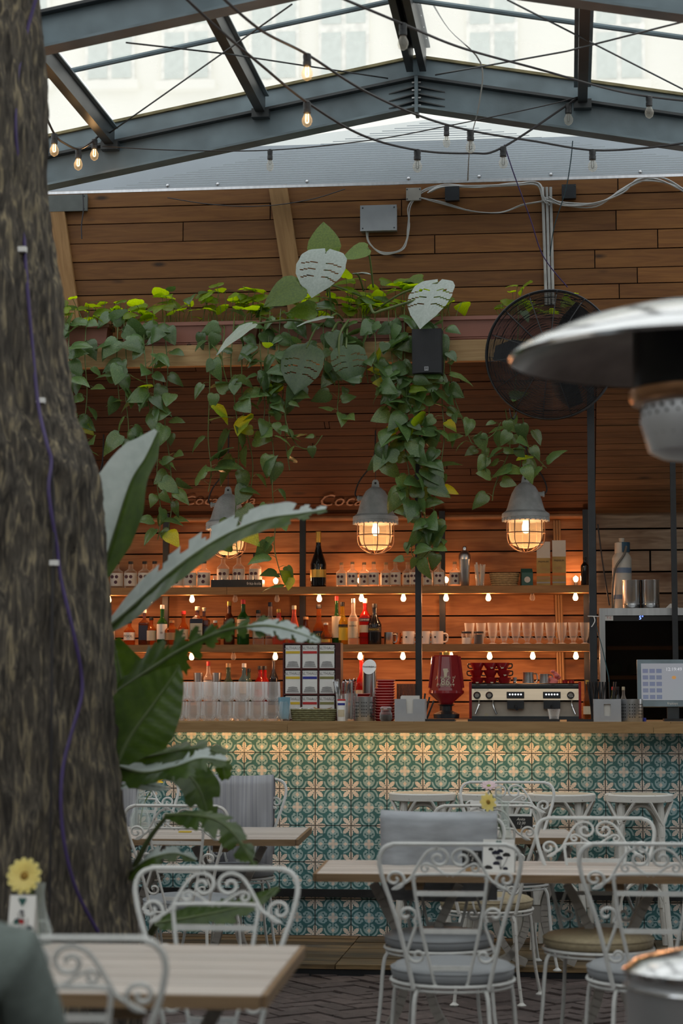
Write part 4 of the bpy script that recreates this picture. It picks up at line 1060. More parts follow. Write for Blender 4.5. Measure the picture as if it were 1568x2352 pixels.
# --- latte glasses with handles
p=PX(1100,YBT+.03,z2); s=scale_at(p)
t0=thing('latte_glass','first footed latte glass from the left in the row on the middle shelf','glass',p,PI,'footed latte glasses in a row')
MB().lathe([(10/s,0),(10/s,1/s),(4/s,3.5/s),(5/s,7/s),(9/s,18/s),(12/s,49/s),(11.3/s,49/s),(8/s,19/s),(3/s,8/s)],18,cap1=False).build('bowl',M_GLASS,t0,True)
MB().tube(crv([(9/s,0,28/s),(15/s,0,29/s),(18/s,0,21/s),(13/s,0,13/s),(7/s,0,12/s)],4),1.6/s,6).build('handle',M_GLASS,t0,True)
for i in range(11):
    px=1078+i*26.5
    p=PX(px,YBT+.03 if i<2 else YBT,z2)
    if i==0: t0.location=p
    else: dup(t0,p,PI+random.uniform(-.15,.15),'%s footed latte glass from the left in the row on the middle shelf'%ORD[i])
# --- string of warm bulbs under the shelves
def fairy(label, pts, z, Y, offs=()):
    t=thing('bulb_string',label,'string lights',(0,Y,z))
    xsx=[PX(px,Y,z).x for px in pts]
    MB().tube([(x,0,.016) for x in (xs0,)+tuple(xsx)+(xs1,)],0.003,5).build('cable',M_CABLE,t)
    for px,x in zip(pts,xsx):
        so=MB().lathe([(0.008,0.002),(0.011,0.004),(0.011,.018),(0.006,.020)],10,(x,0,0)).build('socket',M_BLACK,t,True)
        on=px not in offs
        MB().lathe([(0.001,-.044),(0.010,-.042),(0.0165,-.032),(0.017,-.022),(0.011,-.004),(0.009,0.003)],12,(x,0,0),cap0=False).build('bulb',M_BULBON if on else M_BULBOFF,t,True)
        if on:
            l=bpy.data.lights.new('bulb_light','POINT'); l.energy=2.5; l.color=(1.0,0.45,0.20); l.shadow_soft_size=0.018
            o=bpy.data.objects.new('bulb_light',l); C.objects.link(o); o.parent=t; o.location=(x,-.028,-.03)
fairy('string of small warm bulbs hanging under the top shelf',(250,345,441,540,636,733,830,926,1024,1121,1222,1321),PY(784,1367,YS+.06).z,YS+.05,(540,636,1222))
fairy('string of small warm bulbs hanging under the middle shelf',(250,345,440,536,632,730,827,925,1035,1124,1223,1322),PY(784,1500,YS+.06).z,YS+.05,(536,730))
def stub(px,lab):
    p=PX(px,YW-.06,z3); t=thing('shelf_bulb',lab,'light bulb',p,0,'upright bulbs standing on the top shelf')
    MB().lathe([(0.012,0),(0.012,.03),(0.008,.034)],10).build('socket',M_BLACK,t,True); MB().lathe([(0.009,.033),(0.017,.048),(0.0165,.062),(0.001,.074)],12,cap0=False,cap1=False).build('bulb',M_BULBON,t,True)
    l=bpy.data.lights.new('bulb_light','POINT'); l.energy=2.0; l.color=(1.0,0.45,0.20); l.shadow_soft_size=0.018
    o=bpy.data.objects.new('bulb_light',l); C.objects.link(o); o.parent=t; o.location=(0,-.03,.055)
for i,px in enumerate((440,633,826,1024,1322)): stub(px,'%s upright lit bulb from the left at the back of the top shelf'%ORD[i])
# vertical cable bundle on the back wall
t=thing('conduit_bundle','bundle of pale conduits running down the back wall between the shelves','conduit',(0,0,0))
for k in range(3):
    p=PY(1272+k*6,1195,YW-.012); q=PY(1282+k*6,1580,YW-.012); MB().tube([p,(p+q)/2,q],.0085,6).build('tube',PC['tan'],t,True)
# ------------------------------------------------------------------ things on the counter
YC=YCF+0.16
def on(px,Y=YC,z=None): return PX(px,Y,ZC if z is None else z)
# tumblers, two tiers
p=on(430); s=scale_at(p)
t0=thing('tumbler','clear faceted tumbler in the two-tier stack on the counter','glass',p,0,'tumblers stacked two high on the counter')
q=MB(); q.lathe([(12/s,0),(17.5/s,6/s),(18.5/s,12/s),(17/s,44/s),(16.2/s,44/s),(17.4/s,13/s),(11/s,4/s)],12,cap1=False); q.build('glass_wall',glass('tumbler_glass',(0.98,0.985,0.985),0.05,(0.95,0.97,0.98),0.12,0.75,0.07,1.5),t0)
first=True
for row in range(2):
    for tier in range(2):
        for i in range(10):
            px=298+i*36.2+(tier*2)+row*6
            if px>628: continue
            p=on(px,YC+.0+row*.10); p.z=ZC+tier*(45.0/s)
            lb='clear tumbler in the %s tier of the stack, %s row, %s from the left'%(('lower','upper')[tier],('front','back')[row],ORD[i])
            if first: t0.location=p; first=False; t0['label']=lb
            else: dup(t0,p,random.uniform(0,1),lb)
# single short glass left
p=on(271); t=thing('shot_glass','short clear glass of ice standing alone at the left end of the counter','glass',p,0)
MB().lathe([(11/s,0),(15/s,31/s),(14/s,31/s),(10/s,3/s)],14,cap1=False).build('glass_wall',M_GLASS,t,True); MB().lathe([(9.5/s,.004),(11/s,12/s)],12).build('water',GL['clear'],t,True)
# beer tap with round sign
p=on(306,YC+.25); t=thing('beer_tap','brass beer tap with a round white badge behind the tumblers','beer tap',p,0)
MB().tube(crv([(0,0,0),(0,0,.12),(0,-.02,.2),(0,-.02,.26)],4),.013,8).build('column',PC['gold'],t,True); MB().tube([(-.09,0,.14),(.09,0,.14)],.011,8).build('crossbar',PC['gold'],t,True)
MB().lathe([(0,0),(17/s,.002),(17.5/s,.006),(16/s,.010),(0.001,.010)],22,M=Matrix.Translation((0,-.03,.235))@Matrix.Rotation(math.pi/2,4,'X'),cap0=False,cap1=False).build('badge',PC['white'],t,True)
lettering('IPA',.032,PC['green'],t,(0,-.0415,.225))
# sugar sachet glass
p=on(654,YC-.03); t=thing('sachet_glass','faceted glass filled with pale blue sachets','glass',p,0)
MB().lathe([(9/s,0),(16/s,8/s),(16/s,18/s),(12/s,44/s),(11.4/s,44/s),(15/s,18/s),(8.5/s,3/s)],10,cap1=False).build('glass_wall',M_GLASS,t)
for k in range(9):
    MB().box(-.015,.015,-.001,.001,0,.12,Matrix.Translation((random.uniform(-.012,.012),-.014+.0035*k,.012))@Matrix.Rotation(random.uniform(-.12,.12),4,'Y')@Matrix.Rotation(random.uniform(-.1,.1),4,'X')).build('sachet',mat('pale_blue_paper',(0.17,0.33,0.42),0.6),t)
# tea display 3x3
p=on(714,YC+.20); t=thing('tea_display','dark wooden rack with nine white tea boxes in three rows','rack',p,0); sT=scale_at(p)
x0,x1=652,780; wT=118/sT; zb0=ZC; hT=PY(714,1477,p.y).z-ZC
M_MAH=wood('mahogany',(0.05,0.012,0.012),(0.09,0.022,0.018))
MB().box(-wT/2-.008,-wT/2,-.06,.06,0,hT).build('side_panel',M_MAH,t); MB().box(wT/2,wT/2+.03,-.06,.06,0,hT).build('side_panel',M_MAH,t); MB().box(-wT/2,wT/2,.05,.06,0,hT).build('back_panel',M_MAH,t)
for k in range(4): MB().box(-wT/2,wT/2,-.06,.05,.0+k*(hT-.008)/3,.008+k*(hT-.008)/3).build('shelf',M_MAH,t)
for k in (1,2): MB().box(-wT/2+k*wT/3-.004,-wT/2+k*wT/3+.004,-.058,.05,.008,hT-.008).build('divider',M_MAH,t)
bandc=[['yellow','red','green'],['yellow','navyb','green'],['yellow','red','green']]
M_OLV=pm('olive_band',(0.22,0.21,0.07)); M_NVB=pm('navy_band',(0.02,0.03,0.25))
ch=(hT-.008)/3; cw=wT/3; ALT=text_mesh('ALTHAUS',.022,PC['grey'])
for r in range(3):
    for c in range(3):
        bp=(p.x-wT/2+(c+.5)*cw, p.y-.012, p.z+.009+r*ch)
        nm=('bottom','middle','top')[r]+' row, '+('left','centre','right')[c]+' column'
        cc_=bandc[2-r][c]; colw={'yellow':'mustard','red':'red','green':'olive','navyb':'navy blue'}[cc_]
        b=thing('tea_box','white tea box with a %s band, %s of the dark rack'%(colw,nm),'box',bp,0,'tea boxes in the dark rack')
        w=cw-.012; h=ch-.014
        MB().box(-w/2,w/2,-.042,.04,0,h).build('carton',M_PAPER,b)
        MB().box(-w/2+.002,w/2-.002,-.0432,-.0422,h*.63,h*.74).build('colour_band',{'yellow':PC['yellow'],'red':PC['red'],'green':M_OLV,'navyb':M_NVB}[cc_],b)
        link('lettering',ALT,b,(0,-.0435,h*.87),RX90)
        # printed tea bag pyramid
        bag=MB()
        for k in range(3):
            zz=h*(.05+.085*k); ww=w*(.42-.05*k); bag.prism([(-ww,zz),(ww,zz),(ww*.9,zz+h*.06),(0,zz+h*.085),(-ww*.9,zz+h*.06)],.0008,Matrix.Translation((0,-.0436,0)))
        bag.build('bag_print',PC['grey'],b)
# wicker tray with sachets
bt,p,s_,w,h=basket('sugar_basket','low greenish wicker tray filled with sugar packets',720,YC-.02,ZC,104,28,M_WICKG,1.08,.55)
for k in range(26):
    a=random.uniform(0,6.28); rr=math.sqrt(random.random())*.8
    pk=(p.x+w*rr*math.cos(a)*.85,p.y+w*.55*rr*math.sin(a)*.8,ZC+h*.78+random.uniform(0,.015))
    o=MB().box(-.026,.026,-.010,.010,-.002,.002).build('sugar_packet',PC['white'] if math.cos(a)<.2 else PC['tan'],None,loc=pk,rot=(random.uniform(-.5,.5),random.uniform(-.4,.4),random.uniform(0,3)))
    tag(o,'white sugar packet heaped in the wicker tray' if math.cos(a)<.2 else 'brown sugar packet heaped in the wicker tray','packet','sugar packets in the wicker tray')
# cream can
p=on(784,YC-.05); t=thing('cream_can','white spray can with a red band and flower print','can',p,0)
MB().lathe([(9/s,0),(9.3/s,1/s),(9.3/s,46/s),(8/s,48/s)],16).build('body',M_PAPER,t,True); MB().lathe([(9.5/s,46/s),(9.5/s,49/s),(6/s,50/s)],16).build('red_rim',PC['red'],t,True)
l=arcstrip(9.35/s,36/s,41/s,-60,60).build('logo_band',M_NVB,t); arcstrip(9.35/s,10/s,26/s,-50,50).build('print',PC['cream'],t)
MB().tube([(0,0,50/s),(0,0,58/s)],.004,6).build('nozzle',PC['white'],t)
# cutlery glasses
def cutlery(px,Y,label,n,seed):
    p=on(px,Y); r=random.Random(seed); t=thing('cutlery_jar',label,'jar',p,0)
    MB().lathe([(12/s,0),(15/s,62/s),(14.4/s,62/s),(11.5/s,3/s)],14,cap1=False).build('glass_wall',M_GLASS,t,True)
    for k in range(n):
        a=r.uniform(0,6.28); tl=r.uniform(.1,.30); L=r.uniform(.20,.235)
        M=Matrix.Translation((.010*math.cos(a),.010*math.sin(a),.008))@Matrix.Rotation(tl*.55,4,Vector((-math.sin(a),math.cos(a),0)))@Matrix.Rotation(r.uniform(0,6),4,'Z')
        o=MB(); pr=[(-.004,0),(.004,0),(.004,L*.6),(.0095,L*.75),(.010,L*.95),(.005,L),(-.005,L),(-.010,L*.95),(-.0095,L*.75),(-.004,L*.6)]
        o.prism(pr,.0022,M@Matrix.Translation((0,-.0011,0))); b=o.build('table_knife' if k%2 else 'table_spoon',M_CHROME,None,loc=p)
        tag(b,('steel knife' if k%2 else 'steel spoon')+' standing in the glass jar beside the tea rack','cutlery','cutlery standing in glass jars')
cutlery(786,YC+.08,'glass jar packed with upright knives and spoons beside the tea rack',9,2); cutlery(806,YC+.02,'glass jar of cutlery just behind the perforated steel cup',6,4)
# perforated steel cups
def perf_cup(px,Y,wpx,hpx,label):
    p=on(px,Y); t=thing('perforated_cup',label,'cup',p,0); r=wpx/s/2; h=hpx/s
    MB().lathe([(r*.98,0),(r,.003),(r,h),(r*.95,h),(r*.95,.004),(.001,.004)],28,cap1=False).build('body',M_INOX,t,True)
    q=MB()
    for zr in range(5):
        for k in range(11):
            if k in (3,7): continue
            a=-math.pi/2+(k-5)*.22; q.lathe([(.0034,0),(.0034,.0012)],8,M=Matrix.Translation((r*1.002*math.cos(a),r*1.002*math.sin(a),h*(.2+.14*zr)))@Matrix.Rotation(a+math.pi/2,4,'Z')@Matrix.Rotation(math.pi/2,4,'X'))
    o=q.build('holes',M_INK,t); o['kind']='stuff'
    return t,p
perf_cup(838,YC-.02,44,55,'perforated steel cup before the red cup stack')
perf_cup(1451,YC-.02,50,50,'perforated steel cup next to the touch screen')
for k,(dx,tl) in enumerate(((-.02,.3),(.03,.25))):
    o=MB().tube([(0,0,.005),(tl*.16,0,.155)],.0045,6).build('spoon_handle',M_CHROME,None,True,loc=(on(838,YC-.02).x+dx*.5,YC-.02,ZC+.008)); tag(o,'steel spoon handle leaning '+('left' if k==0 else 'right')+' in the perforated cup','cutlery'); o.rotation_euler=(0,0,PI if k==0 else 0); o.name='teaspoon'
# red paper cup stacks
def cup_stack(px,Y,n,label,zoff=0):
    p=on(px,Y); t=thing('cup_stack',label,'cups',p,0)
    for k in range(n):
        z=k*(6.2/s); MB().lathe([(17/s,z),(20.5/s,z+5.0/s),(21.3/s,z+5.4/s),(21.3/s,z+6.1/s),(19.6/s,z+6.1/s)],20,cap1=False).build('paper_cup',[PC['red'],PC['white']][0],t,True)
        MB().tube([(21.3/s*math.cos(2*PI*i/20),21.3/s*math.sin(2*PI*i/20),z+5.9/s) for i in range(20)],.0016,4,closed=True).build('rim',PC['pinkp'],t,True)
cup_stack(886,YC+.12,15,'tall stack of red paper cups behind the jar'); cup_stack(881,YC+.02,12,'shorter stack of red paper cups in front'); cup_stack(830,YC+.14,10,'low stack of red cups behind the perforated cup')
# table-number tube
p=on(848,YC+.28); t=thing('menu_tube','slanted steel tube with a printed round face','holder',p,0)
q=MB(); n=24; r=16/s; b0=len(q.v)
for i in range(n):
    a=2*PI*i/n; q.v.append((r*math.cos(a),r*math.sin(a),0))
for i in range(n):
    a=2*PI*i/n; q.v.append((r*math.cos(a),r*math.sin(a),.30+r*math.sin(a)*1.1))
for i in range(n): q.face((i,(i+1)%n,n+(i+1)%n,n+i))
q.face([n-1-i for i in range(n)]); q.build('tube',M_INOX,t,True)
q=MB(); q.poly([(r*1.02*math.cos(2*PI*i/n),r*1.02*math.sin(2*PI*i/n)-.001,.302+r*math.sin(2*PI*i/n)*1.1) for i in range(n)]); q.build('printed_face',M_PAPER,t)
lettering('THOREAU',.017,M_INK,t,(0,-.004,.302),(math.radians(47),0,0))
# spice jar
p=on(886,YC-.07); t=thing('spice_jar','small glass jar of dark spice with a clip lid','jar',p,0)
MB().lathe([(11/s,0),(14.5/s,5/s),(14.5/s,16/s),(11/s,24/s),(11.5/s,28/s)],16).build('glass_wall',M_GLASS,t,True); MB().lathe([(10/s,.002),(13.5/s,5/s),(13.5/s,14/s),(9/s,15/s)],14).build('spice',mat('dark_spice',(0.04,0.025,0.02),0.8,var=0.4,nscale=200),t,True); MB().lathe([(13/s,28/s),(13/s,31/s),(10/s,33/s)],16).build('lid',M_GLASS,t,True); MB().tube([(13.5/s*math.cos(a/10*2*PI),13.5/s*math.sin(a/10*2*PI),27.5/s) for a in range(10)],.002,5,closed=True).build('clip_wire',M_CHROME,t)
# grey napkin boxes
M_BOXG=mat('grey_painted_box',(0.34,0.35,0.37),0.6,var=0.06)
def napkin_box(px,wpx,hpx,label,slot,straws):
    p=on(px,YC-.03); t=thing('napkin_holder',label,'holder',p,0); w=wpx/s/2; h=hpx/s; d=.075; g=slot
    MB().box(-w,w,-d,d,0,.008).build('base',M_BOXG,t); MB().box(-w,w,d-.008,d,.008,h).build('back_panel',M_BOXG,t)
    for x in (-w,w-.008): MB().box(x,x+.008,-d,d-.008,.008,h).build('side_panel',M_BOXG,t)
    f=MB()
    if slot=='open':
        f.prism([(-w+.008,.008),(w-.008,.008),(w-.008,h),(w*.25,h),(w*.22,h*.35),(-w*.22,h*.35),(-w*.25,h),(-w+.008,h)],.008,Matrix.Translation((0,-d,0)))
    else:
        for a_ in ((-w+.008,-w*.25,.008,h),(w*.25,w-.008,.008,h),(-w*.25,w*.25,.008,h*.25),(-w*.25,w*.25,h*.78,h)): f.box(a_[0],a_[1],-d,-d+.008,a_[2],a_[3])
    f.build('front_panel',M_BOXG,t)
    q=MB(); hn=h*1.12 if slot=='open' else h*.9
    for k in range(9):
        y=-d+.012+k*.006; q.box(-w*.62+.004*(k%3),w*.62,y,y+.003,.009,hn*(1+.03*math.sin(k*2)))
    o=q.build('napkins',PC['white'],t)
    if straws:
        for k in range(34):
            x=random.uniform(-w*.85,w*.8); tl=random.uniform(-.18,.18)
            b=MB().tube([(0,0,0),(tl*.16,random.uniform(-.01,.01),.205)],.0032,6).build('straw',M_BLACK,None,loc=(p.x+x-.02,p.y+.045+random.uniform(-.012,.012),ZC+.010)); tag(b,'black drinking straw standing in the grey napkin box beside the steel cup','straw','black straws in the right napkin box')
napkin_box(943,68,50,'grey napkin box with a slotted front stuffed with white napkins','open',False)
napkin_box(1394,61,50,'grey box of black straws with a small napkin window','win',True)
# ribbed black straw box and pens behind the left napkin box
p=on(935,YC+.12); t=thing('straw_tray','ribbed black block of drinking straws behind the left napkin box','straws',p,0)
for k in range(15): MB().tube([(-.055+k*.0078,0,0),(-.055+k*.0078,0,.205)],.0036,6).build('straw',M_BLACK,t)
for k in range(3):
    o=MB().tube([(0,0,0),(.02+.012*k,0,.15-.02*k)],.0055,6).build('marker_pen',M_INK,None,True,loc=(on(968+5*k,YC+.05).x,YC+.05,ZC+.002)); tag(o,'%s black marker pen leaning beside the slotted napkin box'%ORD[k],'pen','pens beside the left napkin box')
# bar mats
t=None
for px,w,lab in ((1010,70,'short black rubber bar mat with white letters before the grinder'),(1180,205,'long black rubber bar mat with white letters before the coffee machine'),(1333,62,'plain black bar mat beside the straw box')):
    p=on(px,YC-.02); t=thing('bar_mat',lab,'mat',p,0); ww=w/s/2
    MB().box(-ww,ww,-.06,.06,0,.008).build('mat_body',M_BLACK,t); MB().box(-ww,ww,-.06,-.054,.008,.013).build('raised_edge',M_BLACK,t)
    if 'plain' not in lab:
        q=MB(); k=-ww+.012
        while k<ww-.02: q.box(k,k+.011,-.03,.03,.008,.0088); k+=.016
        o=q.build('print',PC['white'],t)
# short glass by the machine
p=on(1272,YC-.0); t=thing('water_glass','small clear glass on the bar mat before the coffee machine','glass',(p.x,p.y,p.z+.0088),0)
MB().lathe([(10/s,0),(14.5/s,24/s),(13.8/s,24/s),(9.5/s,3/s)],14,cap1=False).build('glass_wall',M_GLASS,t,True)
# ------------------------------------------------------------------ coffee grinder
M_REDG=mat('glossy_red',(0.22,0.008,0.012),0.22,var=0.1,coat=0.4)
YM=12.32
p=PX(1025,YM,zbc); sg=scale_at(p); t=thing('coffee_grinder','glossy red bean hopper grinder with white lettering','coffee grinder',p,0); H=lambda y:(PY(1025,y,YM).z-zbc)
R=lambda w:w/sg/2
MB().lathe([(R(58),H(1650)),(R(60),H(1640)),(R(26),H(1632)),(R(26),H(1622)),(R(40),H(1618))],20).build('stand',M_BLACK,t,True)
MB().lathe([(R(30),H(1618)),(R(36),H(1612)),(R(82),H(1592)),(R(81),H(1586))],24).build('funnel',M_REDG,t,True)
MB().lathe([(R(82),H(1586)),(R(80),H(1580)),(R(62),H(1509)),(R(58),H(1505)),(.001,H(1504))],8,cap1=False,ph=PI/8).build('hopper',M_REDG,t)
for k in range(8):
    a=PI/8+k*PI/4; MB().tube([(R(80)*math.cos(a),R(80)*math.sin(a),H(1580)),(R(63)*math.cos(a),R(63)*math.sin(a),H(1508))],.010,6).build('rib',M_REDG,t,True)
MB().lathe([(R(18),H(1504)),(R(18),H(1498)),(R(10),H(1496))],14).build('lid_knob',PC['gold'],t,True)
rot=(math.radians(78),0,0)
lettering('1862',.058,PC['cream'],t,(0,-R(76),H(1567)),rot); lettering('PREMIUM',.026,PC['cream'],t,(0,-R(78),H(1574)),rot); lettering('Julius Meinl',.026,PC['cream'],t,(0,-R(73),H(1556)),rot,0.2)
q=MB(); q.prism([(-.006,-.05),(.012,-.03),(.016,0),(.030,.012),(.022,.02),(.018,.045),(-.004,.055),(-.022,.03),(-.014,.0),(-.012,-.03)],.0015,Matrix.Translation((0,-R(63)-.006,H(1545)))@Matrix.Rotation(math.radians(-12),4,'X')@Matrix.Scale(.7,4)); q.build('head_emblem',PC['cream'],t)
# ------------------------------------------------------------------ espresso machine
p=PX(1206,YM,zbc); sm=scale_at(p); t=thing('espresso_machine','two-group espresso machine with brushed steel front and black panels','coffee machine',p,0); H=lambda y:(PY(1206,y,YM).z-zbc); W2=122/sm
MB().box(-W2,W2,.05,.42,H(1650),H(1578)).build('body',M_DARKST,t)
MB().hexa([(-W2,-.03,H(1608)),(W2,-.03,H(1608)),(W2,.10,H(1608)),(-W2,.10,H(1608))],[(-W2,-.01,H(1582)),(W2,-.01,H(1582)),(W2,.10,H(1582)),(-W2,.10,H(1582))]).build('control_front',mat('reflect_tinted_brushed_steel',(0.60,0.49,0.36),0.33,0.9,var=0.1,nscale=40,stretch=(.05,1,1)),t)  # warm reflections of the wood painted into the front's steel colour
MB().box(-W2,W2,-.01,.42,H(1578)-.004,H(1578)+.006).build('cup_tray',M_DARKST,t)
for k in range(2): MB().tube([(-W2,-.008+.0*k,H(1574)+.008*k),(W2,-.008,H(1574)+.008*k)],.005,6).build('tray_rail',M_CHROME,t,True)
for s2 in (-1,1): MB().box(s2*(W2+.008)-.008,s2*(W2+.008)+.008,-.03,.42,H(1650),H(1566)).build('side_panel',M_REDG,t)
MB().box(-W2,W2,.03,.05,H(1650),H(1612)).build('splash_panel',mat('reflect_tinted_steel',(0.5,0.45,0.38),0.35,0.8),t)  # same warm reflection put into this steel colour
for px in (1096,1124,1310):
    x=(px-1206)/sm; k=MB().lathe([(8.5/sm,0),(8.5/sm,.008),(6.5/sm,.012),(6/sm,.03),(0.001,.032)],18,M=Matrix.Translation((x,-.018,H(1597)))@Matrix.Rotation(PI/2,4,'X'),cap1=False).build('knob',M_BLACK,t,True)
    MB().lathe([(6/sm,.031),(5/sm,.034),(.001,.034)],16,M=Matrix.Translation((x,-.018,H(1597)))@Matrix.Rotation(PI/2,4,'X'),cap1=False).build('knob_face',M_CHROME,k,True)
for px in (1184,1267):
    x=(px-1206)/sm; b=MB().box(x-20/sm,x+20/sm,-.034,-.02,H(1603),H(1589)).build('button_panel',M_BLACK,t)
    for k in range(5): MB().lathe([(2.2/sm,0),(2.0/sm,.003)],10,M=Matrix.Translation((x+(k-2)*6.4/sm,-.0345,H(1595)))@Matrix.Rotation(PI/2,4,'X')).build('button',glow('button_light',(0.9,0.95,1),1.2),b)
    MB().box(x-19/sm,x+19/sm,-.03,.05,H(1628),H(1609)).build('group_head',M_BLACK,t)
    MB().tube([(x,-.03,H(1622)),(x+.01,-.12,H(1628))],.010,8).build('portafilter_handle',M_BLACK,t,True)
for px,d in ((1100,-1),(1133,1),(1313,1)):
    x=(px-1206)/sm; MB().tube(crv([(x,0,H(1608)),(x,-.02,H(1620)),(x+.02*d,-.03,H(1640))],4),.006,7).build('steam_wand',M_CHROME,t,True)
MB().lathe([(5/sm,0),(5/sm,.004)],16,M=Matrix.Translation(((1116-1206)/sm,.028,H(1643)))@Matrix.Rotation(PI/2,4,'X')).build('pressure_gauge',PC['cream'],t)
lettering('RANCILIO',.02,PC['white'],t,(-W2+.06,-.0135,H(1585)))
MB().box(-W2,W2,-.04,.05,0.0,.02).build('drip_tray',M_DARKST,t)
ztray=p.z+H(1578)+.006; ptray=p
# red cups on the machine
q0=None
M_REDC=mat('red_porcelain',(0.30,0.010,0.014),0.2,var=0.06,coat=0.3)
lay=[(1096,0),(1126,0),(1158,0),(1094,1),(1126,1),(1156,1),(1096,2),(1126,2),(1154,2)]
for ci,(px,tier) in enumerate(lay):
    clb='red emblem cup on the coffee machine, %s layer, %s'%(('bottom','middle','top')[tier],('left','middle','right')[ci%3])
    pp=PX(px,YM+.1,ztray); z=ztray+tier*17/sm
    if q0 is None:
        q0=thing('coffee_cup',clb,'cup',(pp.x,pp.y,z),0,'red cups stacked on the coffee machine')
        MB().lathe([(8/sm,0),(9/sm,2/sm),(15/sm,14/sm),(16.5/sm,20/sm),(15.8/sm,20/sm),(14/sm,14/sm),(8/sm,3/sm)],18,cap1=False).build('bowl',M_REDC,q0,True)
        MB().tube(crv([(15/sm,0,17/sm),(22/sm,0,17/sm),(21/sm,0,9/sm),(12/sm,0,7/sm)],4),1.6/sm,6).build('handle',M_BLACK,q0,True)
        MB().prism([(-.006,0),(.008,.004),(.010,.02),(-.004,.028),(-.010,.014)],.001,Matrix.Translation((0,-14.5/sm,6/sm))@Matrix.Rotation(math.radians(-28),4,'X')).build('emblem',PC['cream'],q0)
    else: dup(q0,(pp.x,pp.y,z),random.choice((0,.3,PI-.2,PI)),clb)
def pitcher(px,wpx,hpx,mt,label):
    pp=PX(px,YM+.08,ztray); t=thing('milk_pitcher',label,'pitcher',pp,0); r=wpx/sm/2; h=hpx/sm
    MB().lathe([(r,0),(r*1.02,h*.1),(r*.86,h*.75),(r*.92,h),(r*.86,h),(r*.8,h*.75),(r*.94,h*.1),(.001,.003)],20,cap1=False).build('jug',mt,t,True)
    MB().tube(crv([(r*.85,0,h*.9),(r*1.4,0,h*.85),(r*1.45,0,h*.4),(r*1.0,0,h*.2)],4),.005,6).build('handle',mt,t,True)
pitcher(1213,28,32,M_INOX,'larger steel milk pitcher on the coffee machine'); pitcher(1250,25,28,M_INOX,'smaller steel milk pitcher beside the pink cloth'); 
pp=PX(1182,YM+.05,ztray); o=MB().lathe([(3.5/sm,0),(4.5/sm,9/sm),(3/sm,10/sm),(4.5/sm,11/sm),(5/sm,20/sm),(4.6/sm,20/sm),(3/sm,11.5/sm)],14,cap1=False).build('jigger',M_CHROME,None,True,loc=pp); tag(o,'small double steel jigger between red cups and pitcher','jigger')
q=MB(); r=random.Random(4)
for k in range(7): q.sphere((r.uniform(-.02,.02),r.uniform(-.02,.02),.018+.012*k),.028-.0022*k,9,6,.7)
pp=PX(1274,YM+.1,ztray); o=q.build('cloth',pm('pink_cloth',(0.75,0.22,0.20),0.9),None,True,loc=pp); tag(o,'crumpled pink cleaning cloth on the coffee machine','cloth')
for px in (1297,1312):
    pp=PX(px,YM+.1,ztray); o=MB().lathe([(6/sm,0),(6.5/sm,14/sm),(6/sm,14/sm),(5.4/sm,.003)],14,cap1=False).build('espresso_cup',M_REDC,None,True,loc=pp); tag(o,('left' if px<1300 else 'right')+' one of two small red espresso cups on the coffee machine','cup','small red espresso cups')
# ------------------------------------------------------------------ wine cooler
YFc=12.42
a=PY(1376,1397,YFc); b=PY(1660,1397,YFc); zb_=ZP+.03; t=thing('wine_cooler','tall wine cooler with steel frame and dark glass door','fridge',((a.x+b.x)/2,YFc,zb_),0); w=(b.x-a.x)/2; h=a.z-zb_
fz=lambda y: PY(1450,y,YFc).z-zb_
M_FIN=mat('fridge_inside',(0.012,0.011,0.010),0.6)
MB().box(-w,w,.06,.5,0,h).build('cabinet',M_DARKST,t)
d=MB(); fw=.034
d.box(-w,-w+fw,0,.05,.05,h); d.box(w-fw,w,0,.05,.05,h); d.box(-w+fw,w-fw,0,.05,h-.045,h); d.box(-w+fw,w-fw,0,.05,.05,.12); dr=d.build('door_frame',M_INOX,t)
MB().box(-w+fw,w-fw,.020,.026,.12,h-.045).build('door_glass',glass('dark_fridge_glass',(0.55,0.5,0.45),0.08,(0.02,0.02,0.02),0.03),dr)
MB().box(-w+fw,w-fw,.050,.059,.12,h-.045).build('lining',M_FIN,t)
MB().box(-w+fw,w-fw,.010,.019,fz(1426),h-.046).build('control_strip',M_FIN,dr)
lettering('5°',.032,glow('blue_digits',(0.15,0.25,1.0),4.0),dr,(-w+(1471-1376)/scale_at(a),.008,fz(1419)))
MB().box(-w+fw,-w+fw+.05,.008,.0095,fz(1425),fz(1412)).build('maker_plate',PC['white'],dr)
lettering('T C',.018,PC['red'],dr,(-w+fw+.025,.0072,fz(1419)))
for y in (1488,1556):
    MB().box(-w+fw+.01,w-fw-.01,.028,.049,fz(y)-.012,fz(y)+.012).build('rack_front',M_SHELF,t)
for k,px in enumerate((1412,1452)):
    x=(px-1376)/scale_at(a)-w; o=MB().lathe([(.040,0),(.038,.01),(.012,.012),(.001,.003)],22,M=Matrix.Translation((t.location.x+x,YFc+.047,PY(1450,1536,YFc).z))@Matrix.Rotation(PI/2,4,'X'),cap1=False).build('wine_bottle',GL['olive'],None,True); tag(o,('left' if k==0 else 'right')+' wine bottle lying base-out in the cooler','bottle')
ztop_f=a.z
